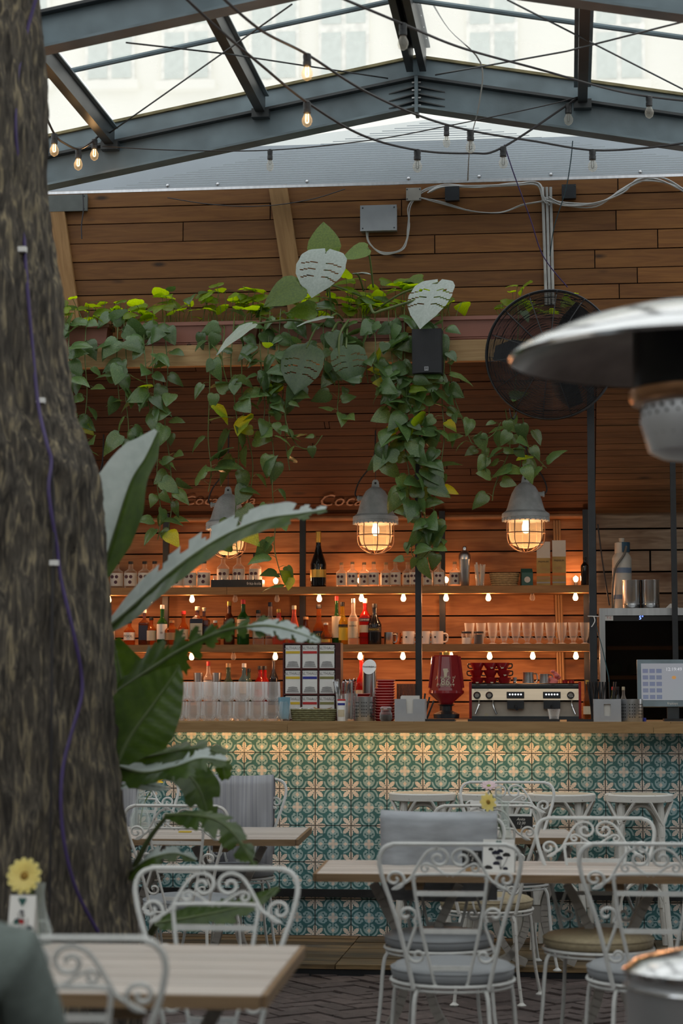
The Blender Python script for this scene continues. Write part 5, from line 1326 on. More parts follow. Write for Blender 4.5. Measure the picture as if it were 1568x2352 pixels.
# steel pots + gas bottle on top
for px,lab in ((1450,'steel pot nearer the gas bottle on the wine cooler'),(1493,'steel pot farther right on the wine cooler')):
    p=PX(px,YFc+.12,ztop_f); s2=scale_at(p); t=thing('steel_pot',lab,'pot',p,0); r=21/s2
    MB().lathe([(r*.96,0),(r,.004),(r,64/s2),(r*1.04,66/s2),(r*.97,66/s2),(r*.95,.006)],28,cap1=False).build('pot_wall',M_INOX,t,True)
    MB().tube([(r*1.0*math.cos(2*PI*i/24),r*1.0*math.sin(2*PI*i/24),10/s2) for i in range(24)],.002,4,closed=True).build('seam_ring',M_CHROME,t,True)
p=PX(1429,YFc+.26,ztop_f); s2=scale_at(p); t=thing('gas_bottle','white gas bottle with blue valve guard and hose on the wine cooler','gas bottle',p,0); r=22/s2
M_GASW=mat('gas_white',(0.55,0.52,0.46),0.4,var=0.06)
MB().lathe([(r*.95,0),(r,.01),(r,118/s2),(r*.9,124/s2),(r*.72,130/s2)],24).build('cylinder',M_GASW,t,True)
MB().lathe([(r*.72,130/s2),(r*.75,132/s2),(r*.72,154/s2),(r*.5,156/s2)],20).build('collar',M_GASW,t,True); arcstrip(r*.76,132/s2,155/s2,0,100,8,.006).build('valve_guard',pm('valve_blue',(0.02,0.07,0.12)),t)
MB().lathe([(r*.28,156/s2),(r*.3,165/s2)],12).build('valve_cap',M_GASW,t,True)
for z0_,z1_ in ((84,96),(24,34)): arcstrip(r*1.01,z0_/s2,z1_/s2,-85,70).build('blue_label',pm('label_blue',(0.16,0.22,0.33)),t)
MB().tube(crv([(r*.45,-r*.7,145/s2),(r*.2,-r*1.15,125/s2),(-r*.7,-r*1.1,95/s2),(-r*1.0,-r*.7,50/s2),(-r*1.05,-r*.4,.01)],5),.008,6).build('hose',mat('grey_hose',(0.16,0.15,0.13),0.5),t,True)
p=PX(1542,YFc+.1,ztop_f); o=MB().hexa([(-.04,-.02,0),(.05,-.02,0),(.05,.02,0),(-.04,.02,0)],[(-.01,-.01,.03),(.0,-.01,.03),(.0,.01,.03),(-.01,.01,.03)]).build('paper_napkin',PC['white'],None,loc=p); tag(o,'folded white paper napkin on the wine cooler','napkin')
# ------------------------------------------------------------------ touch screen
YM2=YC+.10
p=PX(1545,YM2,ZC); s3=scale_at(p); t=thing('touch_screen','order terminal with a bright touch screen at the right end of the counter','monitor',p,0)
MB().box(-.05,.09,-.06,.10,0,.014).build('base',M_BLACK,t); MB().box(-.03,.03,.0,.04,.014,.12).build('stand',M_DARKST,t)
hs=MB(); xa,xb=(1465-1545)/s3,.22; za,zb2=(1655-1622)/s3,(1655-1513)/s3
tilt=Matrix.Translation((0,0,za))@Matrix.Rotation(math.radians(-8),4,'X')
hh=zb2-za
bez=MB().box(xa,xb,-.012,.02,0,hh,tilt).build('bezel',mat('blue_grey_bezel',(0.14,0.19,0.22),0.4),t)
M_SCR=glow('screen_light',(0.42,0.44,0.48),0.55)
scr=MB().box(xa+.022,xb-.022,-.0135,-.0122,.035,hh-.022,tilt).build('screen',M_SCR,t)
M_SCR2=glow('screen_tile',(0.22,0.25,0.36),0.55); M_SCR3=glow('screen_text',(0.9,0.9,0.95),0.6)
for r_ in range(5):
    for c_ in range(3): MB().box(xa+.03+c_*.037,xa+.06+c_*.037,-.0142,-.0137,hh-.075-r_*.036,hh-.052-r_*.036,tilt).build('icon',M_SCR2,scr)
o=lettering('12:19:49',.026,M_SCR3,scr,tilt@Vector((xa+.20,-.0145,hh-.055)),(math.radians(82),0,0))
MB().sphere(tilt@Vector((xa+.20,-.0142,hh-.10)),.012,10,6,.8).build('burger_icon',glow('icon_orange',(0.7,0.35,0.1),.6),scr,True)
lettering('fruitsys',.020,PC['white'],bez,tilt@Vector((xa+.19,-.0125,.017)),(math.radians(82),0,0))
p=PX(1480,YC-.02,ZC); o=MB().lathe([(3.5/s,0),(3.5/s,7/s),(2.5/s,8/s)],12).build('pill_cup',M_NVB,None,True,loc=p); tag(o,'tiny bright blue cap between steel cup and screen','cap')
# little bottles behind the straw box
for px,g,cap,lab in ((1408,'green','red','green sauce bottle with red cap behind the straw box'),(1419,'dark','black','dark sauce bottle behind the straw box'),(1432,'clear','cream','cream-capped sauce bottle behind the steel cup')):
    bottle(px,YC+.25,ZC,78,14,g,cap,lab,(.62,.78,.45))
bottle(1349,YC+.45,ZC,92,19,'amber','gold','amber bottle with round cream label at the black post',(.5,.75,.35),(.15,.35,'cream'))
# ------------------------------------------------------------------ pendant lamps
M_ZINC=mat('grey_cast_zinc',(0.44,0.46,0.46),0.6,var=0.2,nscale=14,bump=0.3,bscale=90)
M_CAGE=mat('rusty_cage_wire',(0.30,0.16,0.10),0.45,0.4,var=0.2)
M_LGLASS=glass('lamp_glass',(0.98,0.93,0.85),0.02,(0.95,0.85,0.7),0.05,0.35,0.16)
def pendant(px,ytop,ybot,label,side,Y=12.2,en=1.7):
    p=PY(px,ytop,Y); s=scale_at(p); t=thing('pendant_lamp',label,'pendant lamp',(p.x,Y,p.z),0,'caged industrial pendant lamps'); k=(ybot-ytop)/168.0/s
    z=lambda v:-v*k
    # lug
    MB().prism([(-10*k,z(22)),(10*k,z(22)),(7*k,z(4)),(4*k,0),(-4*k,0),(-7*k,z(4))],.012,Matrix.Translation((0,-.006,0))).build('lug',M_ZINC,t)
    MB().lathe([(2.6*k,-.008),(2.6*k,.008)],10,M=Matrix.Translation((0,0,z(8)))@Matrix.Rotation(PI/2,4,'X')).build('lug_hole',M_INK,t)
    MB().lathe([(4*k,z(16)),(12*k,z(18)),(22*k,z(26)),(30*k,z(40)),(35*k,z(55)),(40*k,z(72)),(43*k,z(79))],28).build('housing',M_ZINC,t,True)
    MB().lathe([(44*k,z(79)),(51*k,z(84)),(52*k,z(92)),(50*k,z(93)),(51*k,z(99)),(46*k,z(101)),(40*k,z(100))],28).build('rim',M_ZINC,t,True)
    for i in range(28):
        a=2*PI*i/28; MB().box(-1*k,1*k,-1.5*k,1.5*k,z(101),z(94),Matrix.Translation((50.5*k*math.cos(a),50.5*k*math.sin(a),0))@Matrix.Rotation(a,4,'Z')).build('rim_tooth',M_ZINC,t)
    MB().lathe([(5*k,0),(5*k,9*k),(6.5*k,9*k),(6.5*k,13*k)],12,M=Matrix.Translation((side*28*k,0,z(42)))@Matrix.Rotation(side*PI/2,4,'Y')).build('cable_gland',M_ZINC,t,True)
    MB().lathe([(37*k,z(100)),(37*k,z(128)),(35*k,z(140)),(28*k,z(152)),(15*k,z(158)),(.001,z(160))],24,cap0=False,cap1=False).build('glass_jar',M_LGLASS,t,True)
    cg=MB()
    for i in range(8):
        a=2*PI*i/8+.2; c_,s_=math.cos(a),math.sin(a)
        cg=MB().tube(crv([(41*k*c_,41*k*s_,z(100)),(41.5*k*c_,41.5*k*s_,z(135)),(36*k*c_,36*k*s_,z(152)),(20*k*c_,20*k*s_,z(164)),(2*k*c_,2*k*s_,z(168))],4),1.3*k,5).build('cage_wire',M_CAGE,t,True)
    for zz,rr in ((126,41.5),(150,37)): MB().tube([(rr*k*math.cos(2*PI*i/28),rr*k*math.sin(2*PI*i/28),z(zz)) for i in range(28)],1.2*k,5,closed=True).build('cage_ring',M_CAGE,t,True)
    bu=MB().lathe([(6*k,z(96)),(6*k,z(104)),(8*k,z(110)),(8*k,z(120)),(5*k,z(126)),(.001,z(127))],14,cap1=False).build('bulb',glow('pendant_bulb',(1.0,0.80,0.50),6.0),t,True)
    # hanging wire and feed cable up to the soffit
    f=(Y-YW)/(A_.y-YW); zc=zs1+(A_.z-zs1)*f
    MB().tube([(0,0,-.004),(0,0,zc-p.z-.01)],.002,5).build('hanging_wire',M_DARKST,t)
    MB().tube(crv([(side*41*k,0,z(42)),(side*46*k,.0,z(30)),(side*36*k,0,z(2)),(side*12*k,0,z(-30)),(side*2*k,.004,z(-60)),(0,.008,zc-p.z-.01)],5),.005,6).build('feed_cable',M_CABLE,t,True)
    l=bpy.data.lights.new('pendant_light','POINT'); l.energy=en; l.color=(1.0,0.52,0.20); l.shadow_soft_size=0.03
    o=bpy.data.objects.new('pendant_light',l); C.objects.link(o); o.parent=t; o.location=(0,0,z(135))
    return t
pendant(524,1118,1284,'grey caged pendant lamp behind the arching leaf',-1)
pendant(862,1102,1273,'grey caged pendant lamp in the middle above the plum bottles',-1)
pendant(1206,1091,1269,'grey caged pendant lamp on the right below the fan',1)
pendant(236,1122,1290,'grey caged pendant lamp almost hidden behind the tree trunk',-1)
# painted script on the soffit
def soffit_pt(px,py):
    d=ray(px,py); n=nrm; t_=(B_-EYE).dot(n)/d.dot(n); return EYE+d*(t_*0.9992)
M_SCRIPT=mat('faded_white_paint',(0.30,0.19,0.13),0.7,var=0.3,nscale=20)
U_=Vector((1,0,0)); V_=sl.normalized(); ROT=Matrix((U_,V_,U_.cross(V_))).transposed().to_4x4()
for px,wd_,lab,sxx in ((832,205,'faded white script painted on the soffit behind the middle lamp',1),(500,165,'faded white script painted on the soffit behind the left lamp',1)):
    c=soffit_pt(px,1148); me=text_mesh('Coca-Cola',.17,M_SCRIPT,depth=.0006,shear=0.45); t=thing('painted_sign',lab,'sign',c,0)
    o=link('lettering',me,t); xs_=[v.co.x for v in me.vertices]; f=(wd_/scale_at(c))/(max(xs_)-min(xs_))
    o.matrix_local=ROT@Matrix.Translation((0,0,-.007 if ROT.col[2].z>0 else .007))@Matrix.Diagonal((f,f*1.35,1,1))
# ------------------------------------------------------------------ wall fan
pf=PY(1264,815,11.34); sf=scale_at(pf); RF=148/sf
t=thing('cage_fan','large black wire-cage fan mounted before the terracotta planter','fan',pf,math.radians(-3))
t.rotation_euler=(math.radians(4),0,math.radians(-4))
def ringpts(r,y,n=56): return [(r*math.cos(2*PI*i/n),y,r*math.sin(2*PI*i/n)) for i in range(n)]
M_FANB=mat('fan_black',(0.014,0.016,0.019),0.4,var=0.2)
def dome(r,sgn): return sgn*(.085*math.sqrt(max(0,1-(r/RF)**2))*1.0)
q=MB(); n=46
for i in range(n):
    r=RF*(.17+.83*i/(n-1)); q.tube(ringpts(r,-.02+dome(r,-1)),.0025,3,closed=True)
q.build('front_grille',M_FANB,t)
for k in range(14):
    a=2*PI*k/14+.1; pts=[]
    for i in range(9):
        r=RF*(.16+.84*i/8); pts.append((r*math.cos(a),-.022+dome(r,-1),r*math.sin(a)))
    MB().tube(pts,.0038,4).build('grille_spoke',M_FANB,t)
MB().tube(ringpts(RF,0,72),.0075,6,closed=True).build('outer_ring',M_FANB,t,True); MB().tube(ringpts(RF,-.022,72),.0055,6,closed=True).build('clamp_ring',M_FANB,t,True)
q=MB()
for i in range(20):
    r=RF*(.25+.75*i/19); q.tube(ringpts(r,.02+dome(r,1)*1.1,48),.0016,3,closed=True)
q.build('rear_grille',M_FANB,t)
for k in range(8):
    a=2*PI*k/8; pts=[(RF*(.2+.8*i/6)*math.cos(a),.02+dome(RF*(.2+.8*i/6),1)*1.1,RF*(.2+.8*i/6)*math.sin(a)) for i in range(7)]; MB().tube(pts,.002,4).build('rear_spoke',M_FANB,t)
MB().lathe([(RF*.17,0),(RF*.17,.006),(.001,.012)],24,M=Matrix.Translation((0,-.10,0))@Matrix.Rotation(PI/2,4,'X'),cap1=False).build('centre_badge',M_FANB,t,True)
for k in range(3):
    a=2*PI*k/3+PI; b=MB(); pr=[(.05,-.03),(.12,-.085),(.22,-.11),(RF*.86,-.07),(RF*.90,.02),(.22,.05),(.1,.04),(.05,.03)]
    M=Matrix.Rotation(a,4,'Y')@Matrix.Rotation(math.radians(24),4,'X')
    b.prism(pr,.004,M); b.build('blade',mat('fan_blade',(0.02,0.022,0.026),0.5),t)
mg=MB().lathe([(.05,0),(.115,.0),(.125,.03),(.125,.14),(.09,.18),(.02,.19)],20,M=Matrix.Translation((0,.02,0))@Matrix.Rotation(-PI/2,4,'X')).build('motor',M_PLASTG,t,True)
MB().lathe([(.025,-.07),(.03,.03)],16,M=Matrix.Rotation(-PI/2,4,'X')).build('hub',M_FANB,t,True)
MB().box(-.03,.03,.16,.28,-.03,.03).build('wall_bracket',M_PLASTG,t); MB().box(-.05,.05,.26,.30,-.12,.14).build('bracket_plate',M_PLASTG,t)
MB().box(.19,.24,.05,.12,.13,.20).build('switch_box',M_PLASTG,t)
MB().tube(crv([(-.24,.0,-RF*.82),(-.23,-.01,-RF*.95),(-.215,0,-RF*.98),(-.20,.0,-RF*.88)],4),.004,5).build('hook',M_FANB,t)
# ------------------------------------------------------------------ speaker
ps=PY(983,860,11.40); ss=scale_at(ps); t=thing('loudspeaker','small black loudspeaker hanging among the vines','loudspeaker',ps,math.radians(-4)); t.rotation_euler=(math.radians(3),0,math.radians(-4))
w=34/ss; h=103/ss
M_SPK=mat('speaker_black',(0.010,0.012,0.015),0.6,var=0.2,bump=0.1,bscale=500)
MB().hexa([(-w,-.05,0),(w,-.05,0),(w*.9,.11,0),(-w*.9,.11,0)],[(-w,-.05,h),(w,-.05,h),(w*.9,.11,h),(-w*.9,.11,h)]).build('cabinet',M_SPK,t)
q=MB(); nn=10
for i in range(nn):
    a0=-1+2*i/nn; a1=-1+2*(i+1)/nn; y0=-.052-.02*(1-a0*a0); y1=-.052-.02*(1-a1*a1)
    q.hexa([(w*.98*a0,y0,.004),(w*.98*a1,y1,.004),(w*.98*a1,-.0505,.004),(w*.98*a0,-.0505,.004)],[(w*.98*a0,y0,h-.004),(w*.98*a1,y1,h-.004),(w*.98*a1,-.0505,h-.004),(w*.98*a0,-.0505,h-.004)])
q.build('front_grille',M_SPK,t)
e=MB().box(-.012,.012,-.0745,-.0735,.014,.038).build('badge',M_PLASTG,t); lettering('M',.022,M_INK,e,(0,-.0752,.026))
MB().box(-.02,.02,.11,.13,h*.4,h*.6).build('mount',M_BLACK,t)
# ------------------------------------------------------------------ junction boxes and cables on the upper wall
def wallbox(px0,py0,px1,py1,mt,lab,d=.06,name='junction_box',rot=0.0):
    a=PY(px0,py1,YU-d); b=PY(px1,py0,YU-d); t=thing(name,lab,'junction box',((a.x+b.x)/2,YU-.004,a.z)); w=(b.x-a.x)/2; h=b.z-a.z
    MB().box(-w,w,-d+.004,0,0,h).build('case',mt,t); l=MB().box(-w*1.02,w*1.02,-d-.004,-d+.004,-.004,h+.004).build('cover',mt,t)
    for x in (-w*.88,w*.88):
        for z in (h*.08,h*.92): MB().lathe([(.005,0),(.004,.002)],8,M=Matrix.Translation((x,-d-.004,z))@Matrix.Rotation(PI/2,4,'X')).build('screw',M_DARKST,l)
    return t
wallbox(828,472,910,530,M_PLASTG,'large light grey electrical box on the board wall with cables below')
wallbox(933,433,966,460,mat('beige_plastic',(0.32,0.30,0.26),0.5),'small beige electrical box under the polycarbonate edge',.035)
wallbox(1022,430,1054,460,M_BLACK,'small black adapter box left of the conduit',.05); wallbox(1290,425,1322,455,M_BLACK,'small black adapter box right of the conduit',.05)
wallbox(96,448,200,486,mat('grey_board',(0.10,0.11,0.10),0.7),'grey panel under the rafter beside the tree trunk',.03,'eave_panel')
def cable(name,label,pts,Y,r=.004,mt=M_GREYC,n=6,strands=1,spread=.006,cat='cable'):
    t=thing(name,label,cat,(0,0,0)); rr=random.Random(len(label))
    for s_ in range(strands):
        P=[PY(px,py,(Y if not isinstance(Y,(list,tuple)) else Y[i]))+Vector((rr.uniform(-spread,spread),-rr.random()*spread,rr.uniform(-spread,spread))) for i,(px,py) in enumerate(pts)]
        MB().tube(crv(P,n),r,5).build('strand',mt,t,True)
    return t
cable('cable_bundle','loose loop of white cables between the grey box and the roof edge',[(842,532),(848,560),(880,582),(925,570),(938,520),(940,475),(970,440),(1010,428)],YU-.03,.0035,mat('white_cable',(0.42,0.42,0.40),0.5),6,4,.008)
cable('cable_bundle','white cables running along the top edge of the board wall',[(985,440),(1020,428),(1100,430),(1180,424),(1235,424),(1248,455),(1258,470)],YU-.04,.0045,MATS['white_cable'],6,4,.010)
cable('cable_bundle','bundle of cables sagging from conduit to the right edge under the roof',[(1256,458),(1300,470),(1370,470),(1430,440),(1470,415),(1520,415),(1575,440)],YU-.04,.0045,MATS['white_cable'],6,5,.014)
cable('cable_bundle','dark cable swag below the white cables near the black adapter',[(965,455),(1010,465),(1080,485),(1150,488),(1200,470),(1250,462)],YU-.03,.003,M_GREYC,6,3,.006)
cable('cable_bundle','thin black cable strung across the left board wall',[(385,455),(470,470),(560,475),(640,472),(720,455),(790,435)],YU-.055,.003,M_CABLE)
t=thing('conduit_tubes','twin grey conduit tubes running down the board wall behind the fan','conduit',(0,0,0))
for k in range(3):
    a=PY(1246+k*9,430,YU-.02); b=PY(1254+k*8,700,YU-.02); MB().tube([a,(a+b)/2,b],.0095,7).build('tube',M_GREYC,t,True)
cable('fan_cord','purple cord running from the string light down to the fan',[(1160,330),(1180,400),(1215,505),(1250,590),(1302,662)],[10.6,10.7,10.9,11.1,11.3],.0035,M_PURPLE)
cable('fan_cord','blue rope running from the rafter down beside the conduit',[(1317,322),(1310,370),(1296,440),(1275,520),(1262,590)],[10.5,10.7,11.0,11.4,11.7],.003,mat('blue_rope',(0.05,0.11,0.14),0.7))
cable('wire_tie','grey string tied round the ridge hanging past the gable',[(990,0),(1030,70),(1105,145),(1098,240),(1080,330),(1075,415)],[9.8,10.1,10.3,10.4,10.6,11.4],.0025,M_GREYC,5,2,.006)
cable('cable_bundle','short frayed dark cable hanging below the grey panel by the trunk',[(190,440),(192,480),(188,520),(190,548)],YU-.06,.004,M_CABLE)
# blue cable tie line at the post and cooler
cable('blue_cable','thin blue cable slanting down beside the wine cooler',[(1364,1425),(1372,1450),(1380,1490),(1392,1530),(1398,1570),(1402,1654)],11.655,.003,mat('blue_cable_sheath',(0.02,0.10,0.13),0.5))
cable('support_wire','dark steel wire slanting behind the right black post',[(1370,1205),(1383,1290),(1397,1393)],12.6,.005,M_CABLE)
t=thing('zip_tie','white zip tie knotted round the right black post','zip tie',PY(1363,1416,11.58))
MB().tube([(.026*math.cos(2*PI*i/16),.02+.03*math.sin(2*PI*i/16),0) for i in range(16)],.003,5,closed=True).build('loop',M_PAPER,t); MB().tube(crv([(0,-.012,0),(.006,-.014,-.025),(-.006,-.014,-.05),(-.014,-.012,-.06)],4),.003,5).build('tail',M_PAPER,t); MB().tube([(-.035,-.012,.002),(.03,-.012,.0)],.0022,5).build('strap',M_PAPER,t)
# roof brace rods
for pts,Ys,lab in (([(245,310),(670,10)],(10.35,8.6),'thin steel brace rod crossing the left roof bay from eave to corner'),([(290,98),(530,125),(890,180)],(8.7,9.4,10.4),'thin steel brace rod crossing the left roof bay toward the ridge'),([(1165,0),(1568,205)],(8.7,10.4),'thin steel brace rod falling to the right roof edge'),([(1000,172),(1300,118),(1568,50)],(10.4,9.5,8.7),'thin steel brace rod rising from the ridge joint to the right')):
    P=[PY(px,py,Y) for (px,py),Y in zip(pts,Ys)]; o=MB().tube(P,.0045,6).build('brace_rod',M_DARKST); tag(o,lab,'rod')
# ------------------------------------------------------------------ festoon string lights
def festoon(label,pts,Ys,bulbs,lit,r=.006,mt=M_CABLE,scale=1.0):
    t=thing('festoon_string',label,'string lights',(0,0,0))
    P=[PY(px,py,Y) for (px,py),Y in zip(pts,Ys)]; path=crv(P,10); MB().tube(path,r,6).build('cable',mt,t,True)
    for i,(bx,by) in enumerate(bulbs):
        best=min(path,key=lambda q:(lambda d:(784+FPX*d.dot(RT)/d.dot(FW)-bx)**2+(1176-FPX*d.dot(UP)/d.dot(FW)-by)**2)(q-EYE)); k=scale
        c=best
        so=MB().lathe([(.010*k,.004),(.017*k,0),(.018*k,-.012),(.016*k,-.03),(.018*k,-.032),(.018*k,-.05),(.013*k,-.053)],12,c).build('socket',M_BLACK,t,True)
        on=i in lit if lit!='all' else True
        MB().lathe([(.011*k,-.050),(.016*k,-.062),(.0235*k,-.078),(.024*k,-.090),(.018*k,-.106),(.006*k,-.114),(.001,-.115)],14,c,cap0=False,cap1=False).build('bulb',glass('lit_bulb_glass',(1,.93,.8),0.10,(1,.9,.7)) if on else M_BULBOFF,so,True)
        MB().tube(crv([(c.x-.005*k,c.y,c.z-.055*k),(c.x-.006*k,c.y,c.z-.09*k),(c.x+.0*k,c.y,c.z-.096*k),(c.x+.006*k,c.y,c.z-.09*k),(c.x+.005*k,c.y,c.z-.055*k)],4),.0016*k if not on else .0028*k,5).build('filament',glow('warm_filament',(1.0,0.72,0.40),5.0) if on else M_DARKST,so)
        if on:
            l=bpy.data.lights.new('festoon_light','POINT'); l.energy=.25; l.color=(1,.55,.22); l.shadow_soft_size=.02; o=bpy.data.objects.new('festoon_light',l); C.objects.link(o); o.parent=t; o.location=(c.x,c.y-.035,c.z-.08)
festoon('festoon cable from the top left to the ridge centre with two lit bulbs',[(420,-10),(500,65),(600,150),(705,235),(830,310),(958,345),(1080,352),(1155,338),(1330,222)],[7.6,7.9,8.3,8.8,9.4,9.9,10.2,10.3,10.4],[(706,230),(960,342),(1158,335),(1310,246)],{0})
festoon('festoon cable falling from the top edge to the right with one lit bulb',[(505,-10),(600,70),(705,125),(830,205),(960,265),(1080,300),(1230,325),(1360,345),(1480,340),(1575,328)],[7.4,7.8,8.2,8.8,9.3,9.7,10.0,10.2,10.3,10.3],[(706,122),(1080,292),(1359,345)],{0})
festoon('festoon cable crossing the upper right corner with two clear bulbs',[(770,-10),(925,55),(1060,110),(1240,160),(1400,205),(1490,222),(1575,232)],[7.6,8.2,8.8,9.5,10.0,10.2,10.3],[(927,50),(1489,222)],set(),scale=.95)
festoon('festoon cable beside the tree with three glowing bulbs',[(78,190),(95,240),(125,308),(150,330),(180,342),(205,330),(232,308)],[9.2,9.4,9.6,9.8,10.0,10.2,10.3],[(128,308),(180,341),(218,324)],'all',scale=.95)
festoon('thin dark festoon cable across the foot of the gable',[(235,336),(400,345),(620,345),(850,322),(1025,290),(1240,245),(1330,222)],[10.36,10.3,10.25,10.2,10.2,10.3,10.4],[(619,345),(1024,296)],set(),.003,scale=.8)
# ------------------------------------------------------------------ patio heater
DH=4.7; ph=chair_at(1612,DH,0); t=thing('patio_heater','polished steel mushroom patio heater at the right edge','patio heater',ph,0)
M_ALU=mat('polished_aluminium',(0.80,0.82,0.84),0.16,1.0,var=0.03); M_HSTEEL=mat('heater_steel',(0.66,0.68,0.70),0.38,0.8,var=0.05)
sH=FPX/DH; zr=EYE.z+(1590-812)/sH
MB().lathe([(.445,zr-.012),(.452,zr-.004),(.445,zr+.006),(.40,zr+.032),(.30,zr+.075),(.18,zr+.108),(.06,zr+.122),(.001,zr+.124)],56,cap0=False,cap1=False).build('hood',M_ALU,t,True)
MB().lathe([(.001,zr+.110),(.18,zr+.100),(.30,zr+.066),(.40,zr+.024),(.444,zr-.010)],56,cap0=False,cap1=False).build('hood_underside',mat('dark_hood_steel',(0.30,0.28,0.26),0.30,1.0,var=0.2),t,True)  # underside in a darker, mottled steel colour
MB().lathe([(.15,zr-.085),(.155,zr-.08),(.155,zr+.06),(.14,zr+.07)],28).build('heat_shield',M_BLACK,t,True)
MB().lathe([(.158,zr-.115),(.165,zr-.105),(.165,zr-.085),(.15,zr-.08)],28).build('burner_ring',mat('orange_sheen_ring',(0.55,0.30,0.16),0.3,1.0),t,True)  # orange reflections on the ring painted into its metal colour
MB().lathe([(.135,zr-.115),(.14,zr-.16),(.12,zr-.23),(.09,zr-.245),(.05,zr-.25)],28).build('burner_head',M_HSTEEL,t,True)
q=MB()
for i in range(5):
    for k in range(30):
        a=2*PI*k/30+i*.1; q.lathe([(.005,0),(.005,.002)],6,M=Matrix.Translation((.139*math.cos(a)*(1-.02*i),.139*math.sin(a)*(1-.02*i),zr-.13-.015*i))@Matrix.Rotation(a+PI/2,4,'Z')@Matrix.Rotation(PI/2,4,'X'))
o=q.build('burner_holes',M_INK,t); o['kind']='stuff'
MB().tube([(0,0,.78),(0,0,zr-.245)],.036,16).build('post',M_HSTEEL,t,True)
zt_=EYE.z-(2178-1590)/sH
MB().lathe([(.19,.05),(.19,zt_-.05),(.192,zt_-.045),(.185,zt_-.03)],36).build('tank_housing',M_HSTEEL,t,True)
MB().lathe([(.195,zt_-.05),(.197,zt_-.035),(.165,zt_-.012),(.10,zt_+.004),(.05,zt_+.012),(.04,zt_+.02)],36).build('housing_shoulder',M_ALU,t,True)
MB().lathe([(.24,0),(.24,.03),(.20,.05)],36).build('base_plate',M_HSTEEL,t,True)
MB().tube([(.1935*math.cos(2*PI*i/40),.1935*math.sin(2*PI*i/40),zt_-.075) for i in range(40)],.004,5,closed=True).build('trim_ring',M_CHROME,t,True)
from mathutils import noise
# ------------------------------------------------------------------ planters
YPF=11.57
def planter(px0,px1,label):
    a=PY(px0,760,YPF); b=PY(px1,760,YPF); w=(b.x-a.x)/2; t=thing('planter_box',label,'planter',((a.x+b.x)/2,YPF+.085,zk1),0,'terracotta plastic planters on the beam'); h=.15; d=.075
    q=MB(); k=.94
    B4=[(-w*k,-d*.86),(w*k,-d*.86),(w*k,d*.86),(-w*k,d*.86)]; T4=[(-w,-d),(w,-d),(w,d),(-w,d)]
    q.hexa([(x,y,0) for x,y in B4],[(x,y,h-.02) for x,y in T4]); q.build('trough',M_TERRA,t)
    r=MB()
    for (x0,x1,y0,y1) in ((-w-.012,w+.012,-d-.012,-d+.002),(-w-.012,w+.012,d-.002,d+.012),(-w-.012,-w+.002,-d,d),(w-.002,w+.012,-d,d)): r.box(x0,x1,y0,y1,h-.022,h)
    r.build('rim',M_TERRA,t)
    for z in (.018,.03): MB().box(-w*.93,w*.93,-d*.90-.006,-d*.88,z,z+.004).build('moulded_line',M_TERRA,t)
    MB().lathe([(.014,-.002),(.014,.002)],12,M=Matrix.Translation((0,-d*.88-.004,.012))@Matrix.Rotation(PI/2,4,'X')).build('drain_hole',M_DARK,t)
    MB().box(-w+.006,w-.006,-d+.006,d-.006,h-.035,h-.025).build('soil',mat('potting_soil',(0.03,0.02,0.014),0.95,var=0.5,nscale=60),t)
    return t
planter(40,246,'terracotta planter at the left end beside the tree trunk'); planter(276,592,'terracotta planter left of the monstera'); planter(606,930,'terracotta planter under the monstera, mostly hidden by leaves'); planter(962,1330,'terracotta planter at the right end behind the fan')
ZSOIL=zk1+.125
# ------------------------------------------------------------------ leaves
def heart(seed,curl=.25,fold=.22,wv=.02,holes=None,nu=9,nl=3,wscale=1.0):
    r=random.Random(seed)
    prof=[(-.0,0.02),(-.06,.20),(.03,.36),(.20,.42),(.42,.38),(.62,.28),(.80,.16),(.92,.07),(1.0,.002)]
    q=MB()
    cols=[]
    for k,(x,w) in enumerate(prof):
        xm=max(0,x) if k!=1 else 0.0
        xm=[0,.02,.09,.22,.42,.62,.80,.92,1.0][k]
        row=[]
        for j in range(-nl,nl+1):
            f=j/nl; xx=xm+(x-xm)*abs(f); yy=w*wscale*f
            zz=fold*abs(yy)-curl*xx*xx*.9-.22*abs(f)**2*w*curl*2+wv*math.sin(xx*13+j*2+seed)
            row.append(len(q.v)); q.v.append((xx,yy,zz))
        cols.append(row)
    for k in range(len(cols)-1):
        for j in range(2*nl):
            if holes and (k,j) in holes: continue
            q.face((cols[k][j],cols[k+1][j],cols[k+1][j+1],cols[k][j+1]))
    return q
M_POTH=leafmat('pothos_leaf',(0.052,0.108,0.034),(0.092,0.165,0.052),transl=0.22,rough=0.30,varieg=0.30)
M_POTHL=leafmat('pothos_leaf_lit',(0.17,0.26,0.022),(0.24,0.34,0.04),transl=0.6,rough=0.38,varieg=0.35)  # lit copy: backlight from above painted into a brighter green
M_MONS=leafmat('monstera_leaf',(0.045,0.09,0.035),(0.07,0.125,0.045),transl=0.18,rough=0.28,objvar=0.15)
M_MONL=leafmat('monstera_leaf_lit',(0.10,0.17,0.02),(0.15,0.23,0.03),transl=0.5,rough=0.3,objvar=0.15)  # lit copy of the monstera green, light shining through painted into the colour
M_VST=mat('vine_stem',(0.10,0.14,0.035),0.5,var=0.25)
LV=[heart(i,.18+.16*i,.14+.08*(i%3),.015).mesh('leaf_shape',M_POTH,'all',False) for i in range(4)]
LL=[heart(i+9,.12+.14*i,.10+.08*(i%3),.02).mesh('leaf_shape_lit',M_POTHL,'all',False) for i in range(4)]
